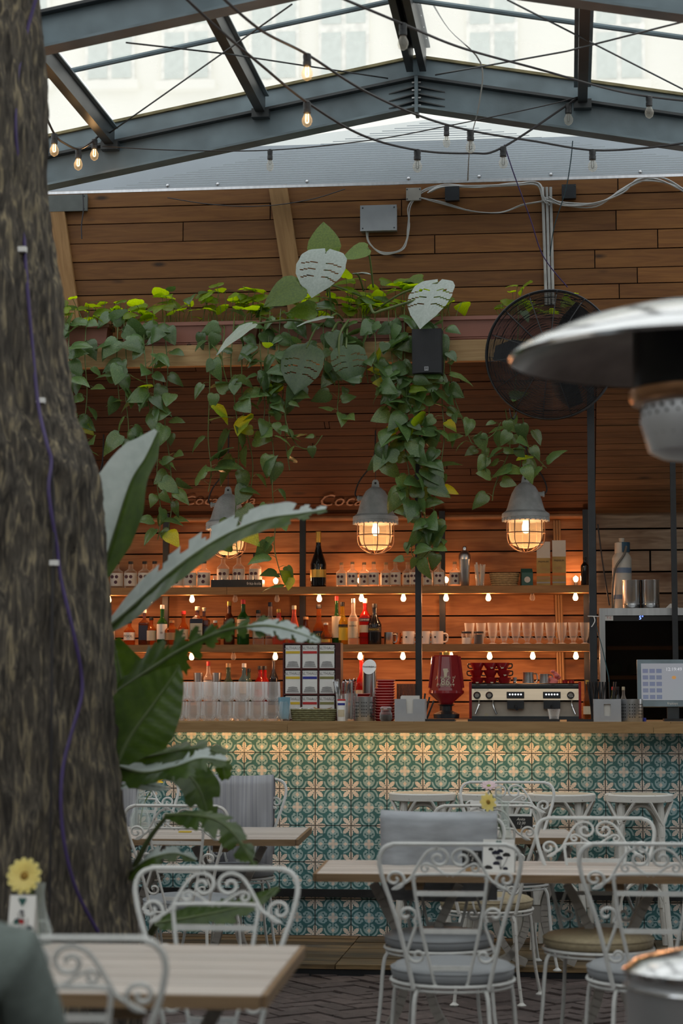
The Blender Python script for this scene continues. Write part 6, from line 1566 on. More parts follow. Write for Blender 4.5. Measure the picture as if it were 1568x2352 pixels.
def put_leaf(parent,me,base,d,n,L,name='leaf'):
    X=Vector(d).normalized(); Z=Vector(n); Z=(Z-X*Z.dot(X)); Z=Z.normalized() if Z.length>1e-4 else X.orthogonal().normalized(); Y=Z.cross(X)
    o=link(name,me,parent); o.matrix_local=Matrix.Translation(Vector(base)-parent.location)@Matrix((X,Y,Z)).transposed().to_4x4()@Matrix.Scale(L,4); return o
rl=random.Random(17)
def vine(label,strands,seed):
    """strands: list of (pts px list, n leaves, size, Yfront)"""
    r=random.Random(seed); p0=PY(strands[0][0][0][0],strands[0][0][0][1],11.62); t=thing('pothos_vine',label,'plant',(p0.x,p0.y,p0.z),0,'pothos vines trailing from the planters')
    for pts,nlv,size,Yf in strands:
        P=[]
        for i,(px,py) in enumerate(pts):
            Y=11.63 if i==0 else (YPF-.03 if i==1 else Yf+r.uniform(-.025,.025)); P.append(PY(px,py,Y))
        path=crv(P,7); MB().tube([q-t.location for q in path],.0032,5).build('stem',M_VST,t,True)
        m_=MB()
        nlv=int(nlv*1.25)
        for k in range(nlv):
            u=(k+.4+r.uniform(-.3,.3))/nlv; i=max(1,min(len(path)-2,int((.17+.83*u)*(len(path)-1)))); s_=path[i]
            side=(-1)**k*(1 if r.random()<.85 else -1)
            pd=Vector((side*r.uniform(.4,1),-r.uniform(.3,1.0),r.uniform(-.3,.6))).normalized(); pl=r.uniform(.025,.07)
            b=s_+pd*pl; m_.tube([s_-t.location,s_+pd*pl*.6+Vector((0,0,.008))-t.location,b-t.location],.0016,4,caps=False)
            d=Vector((side*r.uniform(-.25,1.2),-r.uniform(-.1,.7),r.uniform(-1.0,.25))); n=Vector((r.uniform(-.8,.8),-r.uniform(.0,1.0),r.uniform(.1,1.1)))
            put_leaf(t,LV[r.randrange(4)] if r.random()<.95 else LL[r.randrange(4)],b,d,n,size*r.uniform(.75,1.45))
        if m_.v: m_.build('petioles',M_VST,t,True)
    return t
V=vine
V('pothos vine hanging beside the tree trunk',[([(165,720),(160,745),(158,800),(165,880),(172,960),(180,1010)],13,.095,11.44),([(205,715),(198,745),(195,820),(200,900),(195,980),(205,1040)],11,.10,11.46),([(150,730),(148,760),(150,850),(160,900)],7,.09,11.42)],1)
V('pothos vine trailing over the left planter end',[([(290,700),(285,745),(290,830),(288,900),(295,980),(290,1020)],13,.105,11.44),([(262,705),(270,748),(268,840),(275,930)],8,.10,11.46)],2)
V('pothos vine hanging down behind the tall upright leaf',[([(350,720),(352,755),(350,840),(358,920),(365,1000),(360,1100),(370,1180),(362,1240)],19,.095,11.44),([(380,725),(378,755),(385,860),(378,960),(390,1060),(395,1150),(385,1230)],16,.09,11.47),([(335,735),(330,760),(335,850),(345,950),(350,1060)],9,.09,11.42)],3)
V('pothos vine hanging left of the second lamp with large leaves',[([(480,720),(478,755),(482,840),(480,930),(478,1010),(485,1080),(478,1130)],10,.115,11.43)],4)
V('pothos vine hanging in front of the left pendant lamp',[([(540,720),(536,752),(530,850),(540,930),(548,1010),(545,1100),(540,1200),(545,1270)],13,.125,11.44),([(565,720),(560,752),(555,850),(560,960),(580,1060),(575,1130)],8,.10,11.46),([(510,735),(515,760),(510,830),(530,900),(540,890)],6,.085,11.42)],5)
V('dense pothos cluster hanging below the split leaf',[([(620,715),(618,755),(615,830),(620,900),(618,960),(628,1040),(625,1120),(632,1200),(630,1260),(648,1330),(660,1345)],22,.09,11.42),([(645,710),(642,750),(640,830),(650,900),(640,950)],15,.09,11.45),([(600,715),(596,755),(600,850),(608,930),(600,1000)],12,.09,11.44),([(665,715),(662,750),(670,820),(660,900),(655,1000),(665,1080)],9,.085,11.46)],6)
V('thin pothos tendril curling up right of the dense cluster',[([(690,740),(684,770),(660,900),(655,960),(680,1020),(715,1030),(740,1000)],7,.06,11.42)],7)
V('pothos vine under the middle of the monstera',[([(775,725),(772,755),(770,820),(778,890),(775,940),(785,970)],10,.085,11.44),([(745,725),(742,755),(745,830),(738,880)],6,.08,11.45)],8)
V('pothos vine left of the speaker looping in the air',[([(865,700),(860,740),(862,800),(858,850),(880,905),(900,890),(905,870)],10,.095,11.42),([(895,690),(892,735),(900,820),(905,880),(910,960),(905,1020),(895,1080)],16,.095,11.44),([(835,710),(832,745),(838,820),(845,880)],8,.09,11.45)],9)
V('thick pothos column hanging below the speaker to the shelf',[([(930,690),(928,735),(930,850),(935,940),(930,1020),(940,1100),(935,1150)],20,.11,11.42),([(955,690),(955,735),(955,860),(960,950),(962,1040),(970,1120),(975,1200),(980,1265)],24,.105,11.44),([(985,690),(986,735),(990,860),(985,950),(995,1040),(1000,1120),(995,1190),(1005,1250)],22,.10,11.46),([(1015,690),(1015,735),(1020,830),(1015,920),(1020,1000),(1010,1080)],15,.095,11.43),([(905,700),(910,740),(915,840),(920,930),(900,1000),(890,1060)],13,.10,11.45),([(970,1020),(972,1060),(960,1150),(950,1220),(945,1270),(965,1285),(990,1260)],9,.085,11.41)],10)
V('pothos strand slanting right from the column toward the fan',[([(1030,760),(1030,800),(1040,900),(1060,960),(1075,1000),(1090,1020),(1130,1000),(1150,970)],10,.075,11.42)],11)
V('pothos strand hanging below the fan above the right lamp',[([(1185,690),(1190,740),(1180,960),(1190,1000),(1195,1060),(1190,1090)],9,.10,11.42),([(1160,940),(1165,970),(1170,1030),(1150,1080),(1135,1120),(1130,1150)],7,.085,11.44),([(1200,960),(1205,990),(1215,1030),(1240,1060),(1255,1075)],5,.085,11.44),([(1110,1020),(1112,1030),(1120,1050),(1150,1040),(1170,1030)],5,.075,11.43)],12)
# foliage standing in the planters
def tuft(label,px0,px1,n,hmin,hmax,seed,size=.095):
    r=random.Random(seed); a=PY((px0+px1)/2,720,11.65); t=thing('pothos_plant',label,'plant',(a.x,11.655,ZSOIL),0,'pothos plants standing in the planters'); m_=MB()
    for k in range(n):
        px=r.uniform(px0,px1); b0=PY(px,725,11.655+r.uniform(-.05,.05)); b0.z=ZSOIL-.01
        tp=b0+Vector((r.uniform(-.06,.06),r.uniform(-.10,.05),r.uniform(hmin,hmax)))
        m_.tube([b0-t.location,(b0+tp)/2+Vector((0,0,.02))-t.location,tp-t.location],.002,4,caps=False)
        az=r.uniform(0,6.28); d=Vector((math.cos(az),math.sin(az)*.8-.25,r.uniform(-.25,.6))); nn=Vector((r.uniform(-.5,.5),r.uniform(-1.2,.3),1))
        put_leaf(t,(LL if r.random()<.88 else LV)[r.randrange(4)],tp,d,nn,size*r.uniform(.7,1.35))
    m_.build('petioles',M_VST,t,True); return t
tuft('leafy pothos tops in the planter beside the trunk',140,240,20,.07,.20,1)
tuft('pale pothos tops over the gap between the left planters',255,345,22,.06,.17,2)
tuft('bright pothos tops in the planter left of the monstera',370,470,20,.08,.24,3,.10)
tuft('pothos tops spreading toward the monstera',470,610,30,.08,.24,4)
tuft('dense pothos tops around the monstera stems',640,800,24,.06,.20,5)
tuft('bright pothos tops above the speaker',800,930,28,.10,.27,6,.105)
tuft('bright pothos tops right of the speaker',930,1050,26,.10,.27,7,.10)
tuft('small pothos sprig left of the fan top',1150,1205,11,.10,.22,8,.085)
tuft('pothos sprig behind the fan cage',1225,1320,10,.06,.16,9,.085)
# ------------------------------------------------------------------ monstera
tm_=thing('monstera_plant','split-leaf monstera rising above the planters in the middle','plant',tuple(PY(800,740,11.62)),0)
HOLES={(3,0),(3,5),(5,1),(5,4)}; HOL2={(2,0),(4,0),(4,5),(3,5)}
def mon(seed,holes,mt,curl=.15,fold=.12): return heart(seed,curl,fold,.012,None,wscale=1.05) if not holes else slotted(seed,curl,fold)
def slotted(seed,curl,fold,nslot=3):
    q=MB(); r=random.Random(seed); nu=40; nl=6; cols=[]
    def wid(x): 
        pts=[(0,.05),(.06,.34),(.18,.46),(.35,.50),(.55,.45),(.75,.30),(.9,.12),(1,.004)]
        for (a,b),(c,d) in zip(pts,pts[1:]):
            if a<=x<=c: return b+(d-b)*(x-a)/(c-a)
        return .004
    for k in range(nu+1):
        x=k/nu; w=wid(x); row=[]
        for j in range(-nl,nl+1):
            f=j/nl; xx=x-(.10*abs(f)*(1-x)*(1 if x<.25 else .2)); yy=w*f; zz=fold*abs(yy)-curl*xx*xx-.10*abs(f)**2*w
            row.append(len(q.v)); q.v.append((xx,yy,zz))
        cols.append(row)
    cut={9,15,21} if seed==1 else {7,13,19}
    for k in range(nu):
        for j in range(2*nl):
            jj=j-nl; f=abs(jj+.5)/nl
            if (k-int(f*4.5)) in cut and .22<f<(1.1 if (seed%3==0 or (jj>0 and k>20)) else .88): continue
            q.face((cols[k][j],cols[k+1][j],cols[k+1][j+1],cols[k][j+1]))
    return q
M_MONP=leafmat('monstera_leaf_sky_sheen',(0.34,0.40,0.36),(0.42,0.48,0.44),transl=0.2,rough=0.3,objvar=0.06)  # sky reflection on the top leaves painted in as a pale green
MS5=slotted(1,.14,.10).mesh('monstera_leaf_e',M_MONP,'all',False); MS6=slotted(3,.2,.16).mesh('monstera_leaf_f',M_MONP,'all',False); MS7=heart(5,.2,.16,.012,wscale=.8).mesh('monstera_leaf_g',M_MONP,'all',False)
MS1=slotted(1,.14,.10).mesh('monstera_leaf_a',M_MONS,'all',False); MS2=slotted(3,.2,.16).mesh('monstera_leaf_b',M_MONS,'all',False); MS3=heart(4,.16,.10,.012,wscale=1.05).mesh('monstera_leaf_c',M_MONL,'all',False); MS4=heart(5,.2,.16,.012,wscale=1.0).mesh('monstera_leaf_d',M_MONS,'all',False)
def ml(me,bpx,bpy_,tpx,tpy,Yb,Yt,n,sc=1.0,root=(800,745),bend=(0,0),pet=True):
    b=PY(bpx,bpy_,Yb); e=PY(tpx,tpy,Yt); d=e-b; o=put_leaf(tm_,me,b,d,n,d.length*sc)
    if pet:
        a=PY(root[0],root[1],11.60); mid=(a+b)/2+Vector((0,-.02,.03)); MB().tube([q-tm_.location for q in crv([a,mid,b],6)],.006,6).build('petiole',M_VST,tm_,True)
ml(MS5,748,580,724,642,11.42,11.33,(.1,-.35,1.0),1.5,(764,755))
ml(MS3,745,585,742,520,11.46,11.50,(0,-.6,.4),1.25,(752,680))
ml(MS3,690,655,612,692,11.36,11.30,(0,-.9,.5),1.12,(830,680))
ml(MS1,704,800,674,890,11.34,11.30,(-.1,-.8,.7),1.12,(745,740))
ml(MS2,795,800,812,868,11.36,11.34,(.3,-1,.1),1.2,(800,750))
ml(MS6,1005,650,975,702,11.36,11.28,(-.1,-.4,1.0),1.7,(850,720))
ml(MS7,580,745,500,792,11.34,11.28,(-.3,-.5,.9),1.15,(755,752))
ml(MS7,760,728,684,735,11.34,11.28,(0,-.3,1),1.05,(790,740))
ml(MS3,725,712,655,715,11.38,11.36,(0,-.8,.5),1.0,(790,735))
ml(MS3,845,570,788,588,11.44,11.42,(0,-.7,.6),1.1,(857,660))
ml(MS7,815,628,850,622,11.42,11.36,(0,-.3,1),1.0,(835,668))
ml(MS4,762,762,778,805,11.36,11.34,(.4,-1,.2),1.1,(790,745))
ml(MS4,830,870,780,862,11.36,11.36,(.1,-.7,.6),1.0,(775,850))
ml(MS4,690,880,672,915,11.40,11.38,(.5,-.6,.2),1.6,(735,800))
MB().tube([q-tm_.location for q in crv([PY(850,700,11.4),PY(858,718,11.38),PY(880,712,11.36),PY(950,690,11.36),PY(1005,672,11.36)],6)],.008,7).build('aerial_root',M_VST,tm_,True)
MB().tube([q-tm_.location for q in crv([PY(800,735,11.5),PY(780,770,11.36),PY(778,830,11.34),PY(775,858,11.34)],6)],.007,7).build('aerial_root',M_VST,tm_,True)
# ------------------------------------------------------------------ bird-of-paradise plant behind the trunk
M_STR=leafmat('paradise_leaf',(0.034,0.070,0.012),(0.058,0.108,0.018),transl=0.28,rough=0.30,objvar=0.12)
M_STRP=leafmat('paradise_leaf_sky_sheen',(0.40,0.47,0.46),(0.48,0.55,0.54),transl=0.22,rough=0.38,objvar=0.08)  # waxy bloom, with the sky's sheen painted into a paler colour
M_RIB2=mat('leaf_midrib',(0.11,0.15,0.06),0.45,var=0.15)
tp_=thing('paradise_plant','large-leaved bird-of-paradise plant behind the tree trunk with ragged arching leaves','plant',tuple(PZ(300,2300,0.0)),0)
tp_.location=(chair_at(300,7.1,0.0))
def bigleaf(pts,Ys,widths,nrm_hint,foldL,foldR,tears=(),matL=None,matR=None,seed=0,rib=.008,jag=.0,droop=0.0):
    """blade along a spine; left/right halves folded by angle from the plane whose normal is nrm_hint"""
    P=[PY(px,py,Y) for (px,py),Y in zip(pts,Ys)]; path=crv(P,10); n=len(path); r=random.Random(seed)
    tot=[0]; 
    for a,b in zip(path,path[1:]): tot.append(tot[-1]+(b-a).length)
    Lr=tot[-1]; nh=Vector(nrm_hint).normalized(); m_=MB(); nl=5; rows=[]
    def wat(u):
        k=u*(len(widths)-1); i=min(int(k),len(widths)-2); return widths[i]+(widths[i+1]-widths[i])*(k-i)
    for i,q in enumerate(path):
        u=tot[i]/Lr; T=(path[min(i+1,n-1)]-path[max(i-1,0)]).normalized(); S_=T.cross(nh).normalized(); Nn=S_.cross(T).normalized(); w=wat(u); row=[]
        jj=1+jag*r.uniform(-1,.3)
        for j in range(-nl,nl+1):
            f=j/nl; fd=foldL if j<0 else foldR; aw=abs(f)*w*jj
            off=S_*(aw*math.cos(fd)*(1 if j>0 else -1))+Nn*(aw*math.sin(fd))-Nn*(droop*abs(f)**2*w)+Nn*(.0015*math.sin(u*60+j))
            row.append(len(m_.v)); m_.v.append(tuple(q+off+T*(aw*.35)-tp_.location))
        rows.append(row)
    for i in range(n-1):
        u=tot[i]/Lr
        for j in range(2*nl):
            jj=j-nl; f=(abs(jj+.5))/nl; left=jj<0
            if any(abs(u-tu)<tw*(f-.2) and (ts==0 or (ts<0)==left) and f>.2 for tu,tw,ts in tears): continue
            m_.cur=0 if left else 1; m_.face((rows[i][j],rows[i+1][j],rows[i+1][j+1],rows[i][j+1]))
    o=m_.build('leaf',[matL or M_STR,matR or M_STR],tp_,'all')
    MB().tube([q-tp_.location for q in path],[rib*(1-.8*tot[i]/Lr) for i in range(n)],6).build('midrib',M_RIB2,o,True)
    return o
def stalk(pts,Ys,r0,r1):
    P=crv([PY(px,py,Y) for (px,py),Y in zip(pts,Ys)],8); n=len(P); MB().tube([q-tp_.location for q in P],[r0+(r1-r0)*i/(n-1) for i in range(n)],7).build('stalk',M_RIB2,tp_,True)
tearsA=[(x,.035,0) for x in (.30,.38,.46,.55,.63,.70,.78,.86)]
# tall upright leaf
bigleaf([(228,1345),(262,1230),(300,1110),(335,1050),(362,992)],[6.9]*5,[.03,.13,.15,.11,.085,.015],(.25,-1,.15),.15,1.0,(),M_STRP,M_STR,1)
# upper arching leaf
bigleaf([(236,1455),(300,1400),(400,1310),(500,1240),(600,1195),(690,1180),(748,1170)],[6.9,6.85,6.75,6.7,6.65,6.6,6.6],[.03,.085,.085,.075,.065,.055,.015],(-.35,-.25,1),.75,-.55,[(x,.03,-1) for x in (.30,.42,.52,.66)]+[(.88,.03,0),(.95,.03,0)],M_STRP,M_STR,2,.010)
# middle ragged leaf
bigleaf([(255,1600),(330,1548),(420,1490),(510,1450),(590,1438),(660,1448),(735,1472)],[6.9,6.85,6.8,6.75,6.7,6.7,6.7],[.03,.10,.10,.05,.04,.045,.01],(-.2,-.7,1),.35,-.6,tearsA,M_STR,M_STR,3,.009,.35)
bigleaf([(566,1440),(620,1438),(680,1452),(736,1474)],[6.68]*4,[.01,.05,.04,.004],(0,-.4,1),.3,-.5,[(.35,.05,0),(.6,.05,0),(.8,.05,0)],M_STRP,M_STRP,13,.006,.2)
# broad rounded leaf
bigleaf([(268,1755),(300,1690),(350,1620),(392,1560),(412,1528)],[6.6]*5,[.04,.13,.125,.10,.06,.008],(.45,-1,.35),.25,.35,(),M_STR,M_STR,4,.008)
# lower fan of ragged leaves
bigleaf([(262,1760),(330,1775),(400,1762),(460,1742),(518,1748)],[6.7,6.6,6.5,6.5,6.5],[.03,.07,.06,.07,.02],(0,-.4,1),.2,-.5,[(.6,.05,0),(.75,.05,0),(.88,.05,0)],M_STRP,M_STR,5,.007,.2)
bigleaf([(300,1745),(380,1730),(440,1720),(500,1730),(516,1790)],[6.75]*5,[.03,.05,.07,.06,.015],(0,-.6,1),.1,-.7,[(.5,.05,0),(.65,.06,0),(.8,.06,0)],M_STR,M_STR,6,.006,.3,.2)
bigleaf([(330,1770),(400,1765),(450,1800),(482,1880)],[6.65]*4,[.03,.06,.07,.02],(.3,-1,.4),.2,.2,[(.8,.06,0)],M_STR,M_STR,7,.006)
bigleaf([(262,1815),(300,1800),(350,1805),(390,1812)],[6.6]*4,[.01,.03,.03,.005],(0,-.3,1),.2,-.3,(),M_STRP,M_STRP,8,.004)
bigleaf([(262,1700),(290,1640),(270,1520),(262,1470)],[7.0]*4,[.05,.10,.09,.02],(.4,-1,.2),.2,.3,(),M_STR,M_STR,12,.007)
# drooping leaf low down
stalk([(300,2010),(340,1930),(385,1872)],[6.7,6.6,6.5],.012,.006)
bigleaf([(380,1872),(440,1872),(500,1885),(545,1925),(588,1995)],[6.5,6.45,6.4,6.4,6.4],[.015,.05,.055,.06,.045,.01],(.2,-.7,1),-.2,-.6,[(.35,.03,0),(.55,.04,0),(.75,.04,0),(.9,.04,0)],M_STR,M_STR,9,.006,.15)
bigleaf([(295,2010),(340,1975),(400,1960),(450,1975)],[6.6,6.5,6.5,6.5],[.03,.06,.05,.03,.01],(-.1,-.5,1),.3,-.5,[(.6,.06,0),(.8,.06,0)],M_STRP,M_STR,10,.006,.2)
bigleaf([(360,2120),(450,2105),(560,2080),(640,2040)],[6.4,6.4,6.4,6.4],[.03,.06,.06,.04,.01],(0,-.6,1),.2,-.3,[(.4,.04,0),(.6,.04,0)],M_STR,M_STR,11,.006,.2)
for k,(x,y) in enumerate(((228,1345),(236,1455),(255,1600),(268,1755),(262,1815),(300,2010),(360,2120))):
    stalk([(300-6*k,2330),(285,2150 if y<2100 else 2250),(x,y)],[7.1,7.0,6.9 if k<3 else 6.7],.022,.012)
# ------------------------------------------------------------------ tree trunk
YT=6.55
edge=[(2500,330),(2352,318),(2140,305),(2000,291),(1850,276),(1700,263),(1560,251),(1400,241),(1250,229),(1150,224),(1100,222),(1050,207),(1000,188),(950,166),(880,150),(800,141),(700,136),(600,121),(500,108),(440,99),(300,100),(200,96),(130,92),(0,78),(-160,62)]
rad=lambda y: .25+.13*max(0,min(1,(y-0)/2352.0))
t=thing('tree_trunk','thick rough-barked tree trunk rising along the left edge','tree',tuple(PY(40,2352,YT)),0)
t.location=(PY(40,2400,YT).x,YT,0)
pts=[]
for y,ex in edge:
    c=PY(ex,y,YT); R_=rad(y); pts.append((c.z,c.x-R_*1.0,R_))
pts.sort(); zmin=0.0; zmax=pts[-1][0]
def tr_at(z):
    if z<=pts[0][0]: return pts[0][1],pts[0][2]
    for (z0,x0,r0),(z1_,x1_,r1_) in zip(pts,pts[1:]):
        if z0<=z<=z1_:
            f=(z-z0)/(z1_-z0); f=f*f*(3-2*f); return x0+(x1_-x0)*f,r0+(r1_-r0)*f
    return pts[-1][1],pts[-1][2]
def bark(a,z,R_):
    p=Vector((math.cos(a)*R_*26,math.sin(a)*R_*26,z*3.6)); w=noise.noise(Vector((math.cos(a)*2,math.sin(a)*2,z*1.4)))*1.4
    p.x+=w; v=1-abs(noise.noise(p))*2.0
    v2=1-abs(noise.noise(p*2.3))*2
    return .020*v+.008*v2+.012*noise.noise(Vector((math.cos(a)*3,math.sin(a)*3,z*3)))
q=MB(); na=150; nz=230
for k in range(nz+1):
    z=zmin+(zmax-zmin)*k/nz; cx,R_=tr_at(z); fl=1+.25*max(0,(.25-z)/.25)**2
    for i in range(na):
        a=2*PI*i/na; rr=R_*fl-.014+bark(a,z,R_)
        # knot cavity and torn ridge on the right flank
        for (kz,ka,dr,sa,sz) in ((PY(205,1330,YT).z,-.55,-.05,.10,.10),(PY(190,1520,YT).z,-.6,.03,.16,.16),(PY(20,1330,YT).z,-1.45,-.03,.12,.12),(PY(180,1080,YT).z,-.7,.03,.2,.06)):
            da=(a-2*PI if a>PI else a)-ka; rr+=dr*math.exp(-(da/sa)**2-((z-kz)/sz)**2)
        q.v.append((cx+rr*math.cos(a)-t.location.x,rr*math.sin(a),z))
for k in range(nz):
    for i in range(na):
        j=(i+1)%na; q.face((k*na+i,k*na+j,(k+1)*na+j,(k+1)*na+i))
def bark_mat():
    m,tt,out=nt('ridged_bark'); p=N(tt,'BsdfPrincipled'); tt.links.new(p.outputs[0],out.inputs[0]); p.inputs['Roughness'].default_value=.9; p.inputs['Specular IOR Level'].default_value=.2
    v=coords(tt,(20,20,3.2),False); no=N(tt,'TexNoise'); no.inputs['Scale'].default_value=2.4; no.inputs['Detail'].default_value=6; no.inputs['Distortion'].default_value=1.2; tt.links.new(v,no.inputs['Vector'])
    rp=N(tt,'ValToRGB'); e=rp.color_ramp.elements; e[0].position=.36; e[0].color=(0.042,0.038,0.033,1); e[1].position=.70; e[1].color=(0.30,0.25,0.16,1); x=e.new(.54); x.color=(0.105,0.092,0.075,1)
    tt.links.new(no.outputs['Fac'],rp.inputs['Fac']); tt.links.new(rp.outputs[0],p.inputs['Base Color'])
    n2=N(tt,'TexNoise'); n2.inputs['Scale'].default_value=14; n2.inputs['Detail'].default_value=5; tt.links.new(v,n2.inputs['Vector']); bp=N(tt,'Bump'); bp.inputs['Strength'].default_value=.6; bp.inputs['Distance'].default_value=.01; tt.links.new(n2.outputs['Fac'],bp.inputs['Height']); tt.links.new(bp.outputs[0],p.inputs['Normal']); return m
M_BARK=bark_mat()
q.build('bark',M_BARK,t,'all')
def trunk_front(px,py,out=.012):
    z=PY(px,py,YT-.3).z; 
    for _ in range(4):
        cx,R_=tr_at(z); x=PY(px,py,YT-.25).x; dx=max(-R_*.98,min(R_*.98,x-cx)); Y=YT-math.sqrt(max(0,R_*R_-dx*dx))-out; pnt=PY(px,py,Y); z=pnt.z
    return pnt
cp=[(88,-20),(60,80),(40,180),(36,300),(50,450),(60,620),(75,800),(88,930),(108,1020),(118,1060),(112,1130),(130,1250),(140,1330),(168,1450),(186,1540),(187,1600),(165,1680),(145,1760),(140,1850),(150,1950),(178,2050),(225,2140)]
tc_=thing('purple_cable','purple cable clipped down the tree trunk','cable',(0,0,0)); MB().tube(crv([trunk_front(c[0],c[1],.040+(.035 if 1380<c[1]<1640 else 0)) for c in cp],6),.0065,6).build('cord',M_PURPLE,tc_,True)
tc2=thing('black_cable','thin black cable running straight down the tree trunk','cable',(0,0,0)); MB().tube(crv([trunk_front(x,y,.036) for x,y in ((118,1060),(124,1200),(120,1400),(118,1700),(115,2000),(112,2140))],6),.005,6).build('cord',M_CABLE,tc2,True)
for x,y,lab in ((52,573,'white cable clip high on the tree trunk'),(94,920,'white cable clip at mid-height on the tree trunk'),(125,1293,'white cable clip lowest on the tree trunk')):
    c=trunk_front(x,y,.045); o=MB().box(-.015,.012,-.008,.014,-.008,.009).build('cable_clip',M_PAPER,None,loc=c); tag(o,lab,'clip')
# ------------------------------------------------------------------ table things
M_CHALK=mat('chalkboard',(0.012,0.013,0.013),0.7,var=0.2)
def on_table(px,py_): 
    p=PZ(px,py_,ZT); return Vector((p.x,p.y,ZT+.0005))
M_VGL=glass('vase_glass',(0.95,0.97,0.96),0.10,(0.8,0.85,0.85),0.06)
def vase(px,py_,hv,rv,label,neck=.35):
    p=on_table(px,py_); t=thing('bud_vase',label,'vase',p,0)
    MB().lathe([(rv*.9,0),(rv,hv*.08),(rv*1.02,hv*.22),(rv*.7,hv*.42),(rv*neck,hv*.62),(rv*neck*.95,hv*.85),(rv*neck*1.25,hv),(rv*neck*1.1,hv),(rv*neck*.85,hv*.85),(rv*.6,hv*.42),(rv*.9,hv*.2),(rv*.8,hv*.03)],18,cap1=False).build('glass_wall',M_VGL,t,True)
    MB().lathe([(rv*.85,hv*.03),(rv*.92,hv*.2),(rv*.62,hv*.38)],16).build('water',M_GLASS,t,True); return t,p
def flower(label,base,top,face,rad_,col,centre,npet=22,name='gerbera'):
    t=thing(name,label,'flower',base,0); top=Vector(top)-Vector(base); f=Vector(face).normalized()
    MB().tube(crv([(0,0,.01),(top.x*.2,top.y*.2,top.z*.5),tuple(top-f*.01)],5),.003,6).build('stem',mat('flower_stem',(0.10,0.16,0.04),0.5),t,True)
    R=f.to_track_quat('Z','Y').to_matrix().to_4x4(); 
    pm_=MB(); pm_.v=[(0.1,-.0,0),(.55,-.17,.05),(.92,-.15,.02),(1.0,0,0),(.92,.15,.02),(.55,.17,.05),(.55,0,.02)]; pm_.f=[(0,1,6),(1,2,3,6),(3,4,5,6),(5,0,6)]; pm_.m=[0]*4
    me=pm_.mesh('petal',col,'all',False)
    for k in range(npet):
        o=link('petal',me,t); a=2*PI*k/npet; o.matrix_local=Matrix.Translation(top)@R@Matrix.Rotation(a,4,'Z')@Matrix.Rotation(-.12 if k%2 else -.28,4,'Y')@Matrix.Scale(rad_*(1 if k%2 else .85),4)
    MB().sphere((0,0,0),rad_*.24,12,6,.45).build('flower_centre',centre,t,True).matrix_local=Matrix.Translation(top+f*.004)@R
M_PETY=leafmat('pale_yellow_petal',(0.62,0.56,0.20),(0.72,0.66,0.30),transl=.3,rough=.6,objvar=.05); M_PETG=leafmat('golden_petal',(0.72,0.50,0.02),(0.80,0.60,0.04),transl=.3,rough=.6,objvar=.05); M_PETP=leafmat('pink_white_petal',(0.55,0.42,0.46),(0.75,0.68,0.68),transl=.3,rough=.6,objvar=.1)
M_CEN=mat('flower_core',(0.28,0.16,0.02),0.8,var=.3,nscale=80)
def fl_at(v,px,py_,Y): return PY(px,py_,Y)
# front left table: gerbera in vase with card
v,p=vase(90,2168,.165,.036,'glass bud vase at the tree trunk on the near left table'); flower('large pale yellow gerbera in the near left vase',p+Vector((0,0,.0)),PY(57,2012,p.y-.05),(-.1,-1,.25),.052,M_PETY,M_CEN,26)
# rear left table
v,p=vase(322,1904,.24,.055,'clear pear-shaped vase on the rear left table',.3); flower('small golden daisy leaning from the rear left vase',p,PY(358,1795,p.y),(.1,-.6,.8),.040,M_PETG,M_CEN,18)
# front right table
v,p=vase(1160,1985,.25,.045,'glass vase behind the floral menu card',.33); flower('drooping yellow flower in front of the bar stools',p,PY(1122,1842,p.y-.03),(-.4,-.8,-.1),.040,M_PETG if False else M_PETY,M_CEN,18)
# rear right table
v,p=vase(1145,1906,.22,.040,'slim glass vase on the small rear table',.4); flower('pink and white daisy rising above the small rear table',p,PY(1122,1806,p.y),(0,-.5,.9),.045,M_PETP,mat('green_core',(0.25,0.32,0.05),0.8),24)
def card(px,py_,wpx,hpx,label,seed):
    p=on_table(px,py_); s_=scale_at(p); w=wpx/s_/2; h=hpx/s_; t=thing('menu_card',label,'card',p,math.radians(-4)); r=random.Random(seed)
    MB().hexa([(-w,-.03,0),(w,-.03,0),(w,-.028,0),(-w,-.028,0)],[(-w,-.001,h),(w,-.001,h),(w,.001,h),(-w,.001,h)]).build('front_leaf',M_PAPER,t)
    MB().hexa([(-w,.028,0),(w,.028,0),(w,.03,0),(-w,.03,0)],[(-w,-.001,h),(w,-.001,h),(w,.001,h),(-w,.001,h)]).build('rear_leaf',M_PAPER,t)
    R=Matrix.Rotation(math.atan2(.028,h),4,'X')
    def at(x,z): return Vector((x*w,-.0315+.029*z,z*h))
    for k in range(9):
        x,z=r.uniform(-.7,.8),r.uniform(.12,.8); c_=[M_INK,PC['red'],PC['teal'],PC['navy']][r.randrange(4)]; rr=r.uniform(.10,.2)*w
        MB().lathe([(rr,0),(rr*.8,.0006)],7,M=Matrix.Translation(at(x,z))@R@Matrix.Rotation(PI/2,4,'X')@Matrix.Scale(1.4,4,(1,0,0))).build('flower_print',c_,t)
    for k in range(4):
        a=at(r.uniform(-.1,.2),.1); b=at(r.uniform(-.6,.7),r.uniform(.4,.8)); MB().tube([a,(a+b)/2+Vector((.004,0,0)),b],.0009,4).build('stem_print',M_INK,t)
    MB().prism([(-.012,.006),(0,-.014),(.012,.006),(.006,.012),(0,.008),(-.006,.012)],.0006,Matrix.Translation(at(0,.88)+Vector((0,-.002,0)))).build('heart_print',PC['teal'],t)
card(1146,2003,72,74,'white menu card with floral print on the long front table',1); card(1112,1906,64,66,'white menu card with floral print on the small rear table',2); card(52,2176,62,118,'white menu card with floral print on the near left table',3)
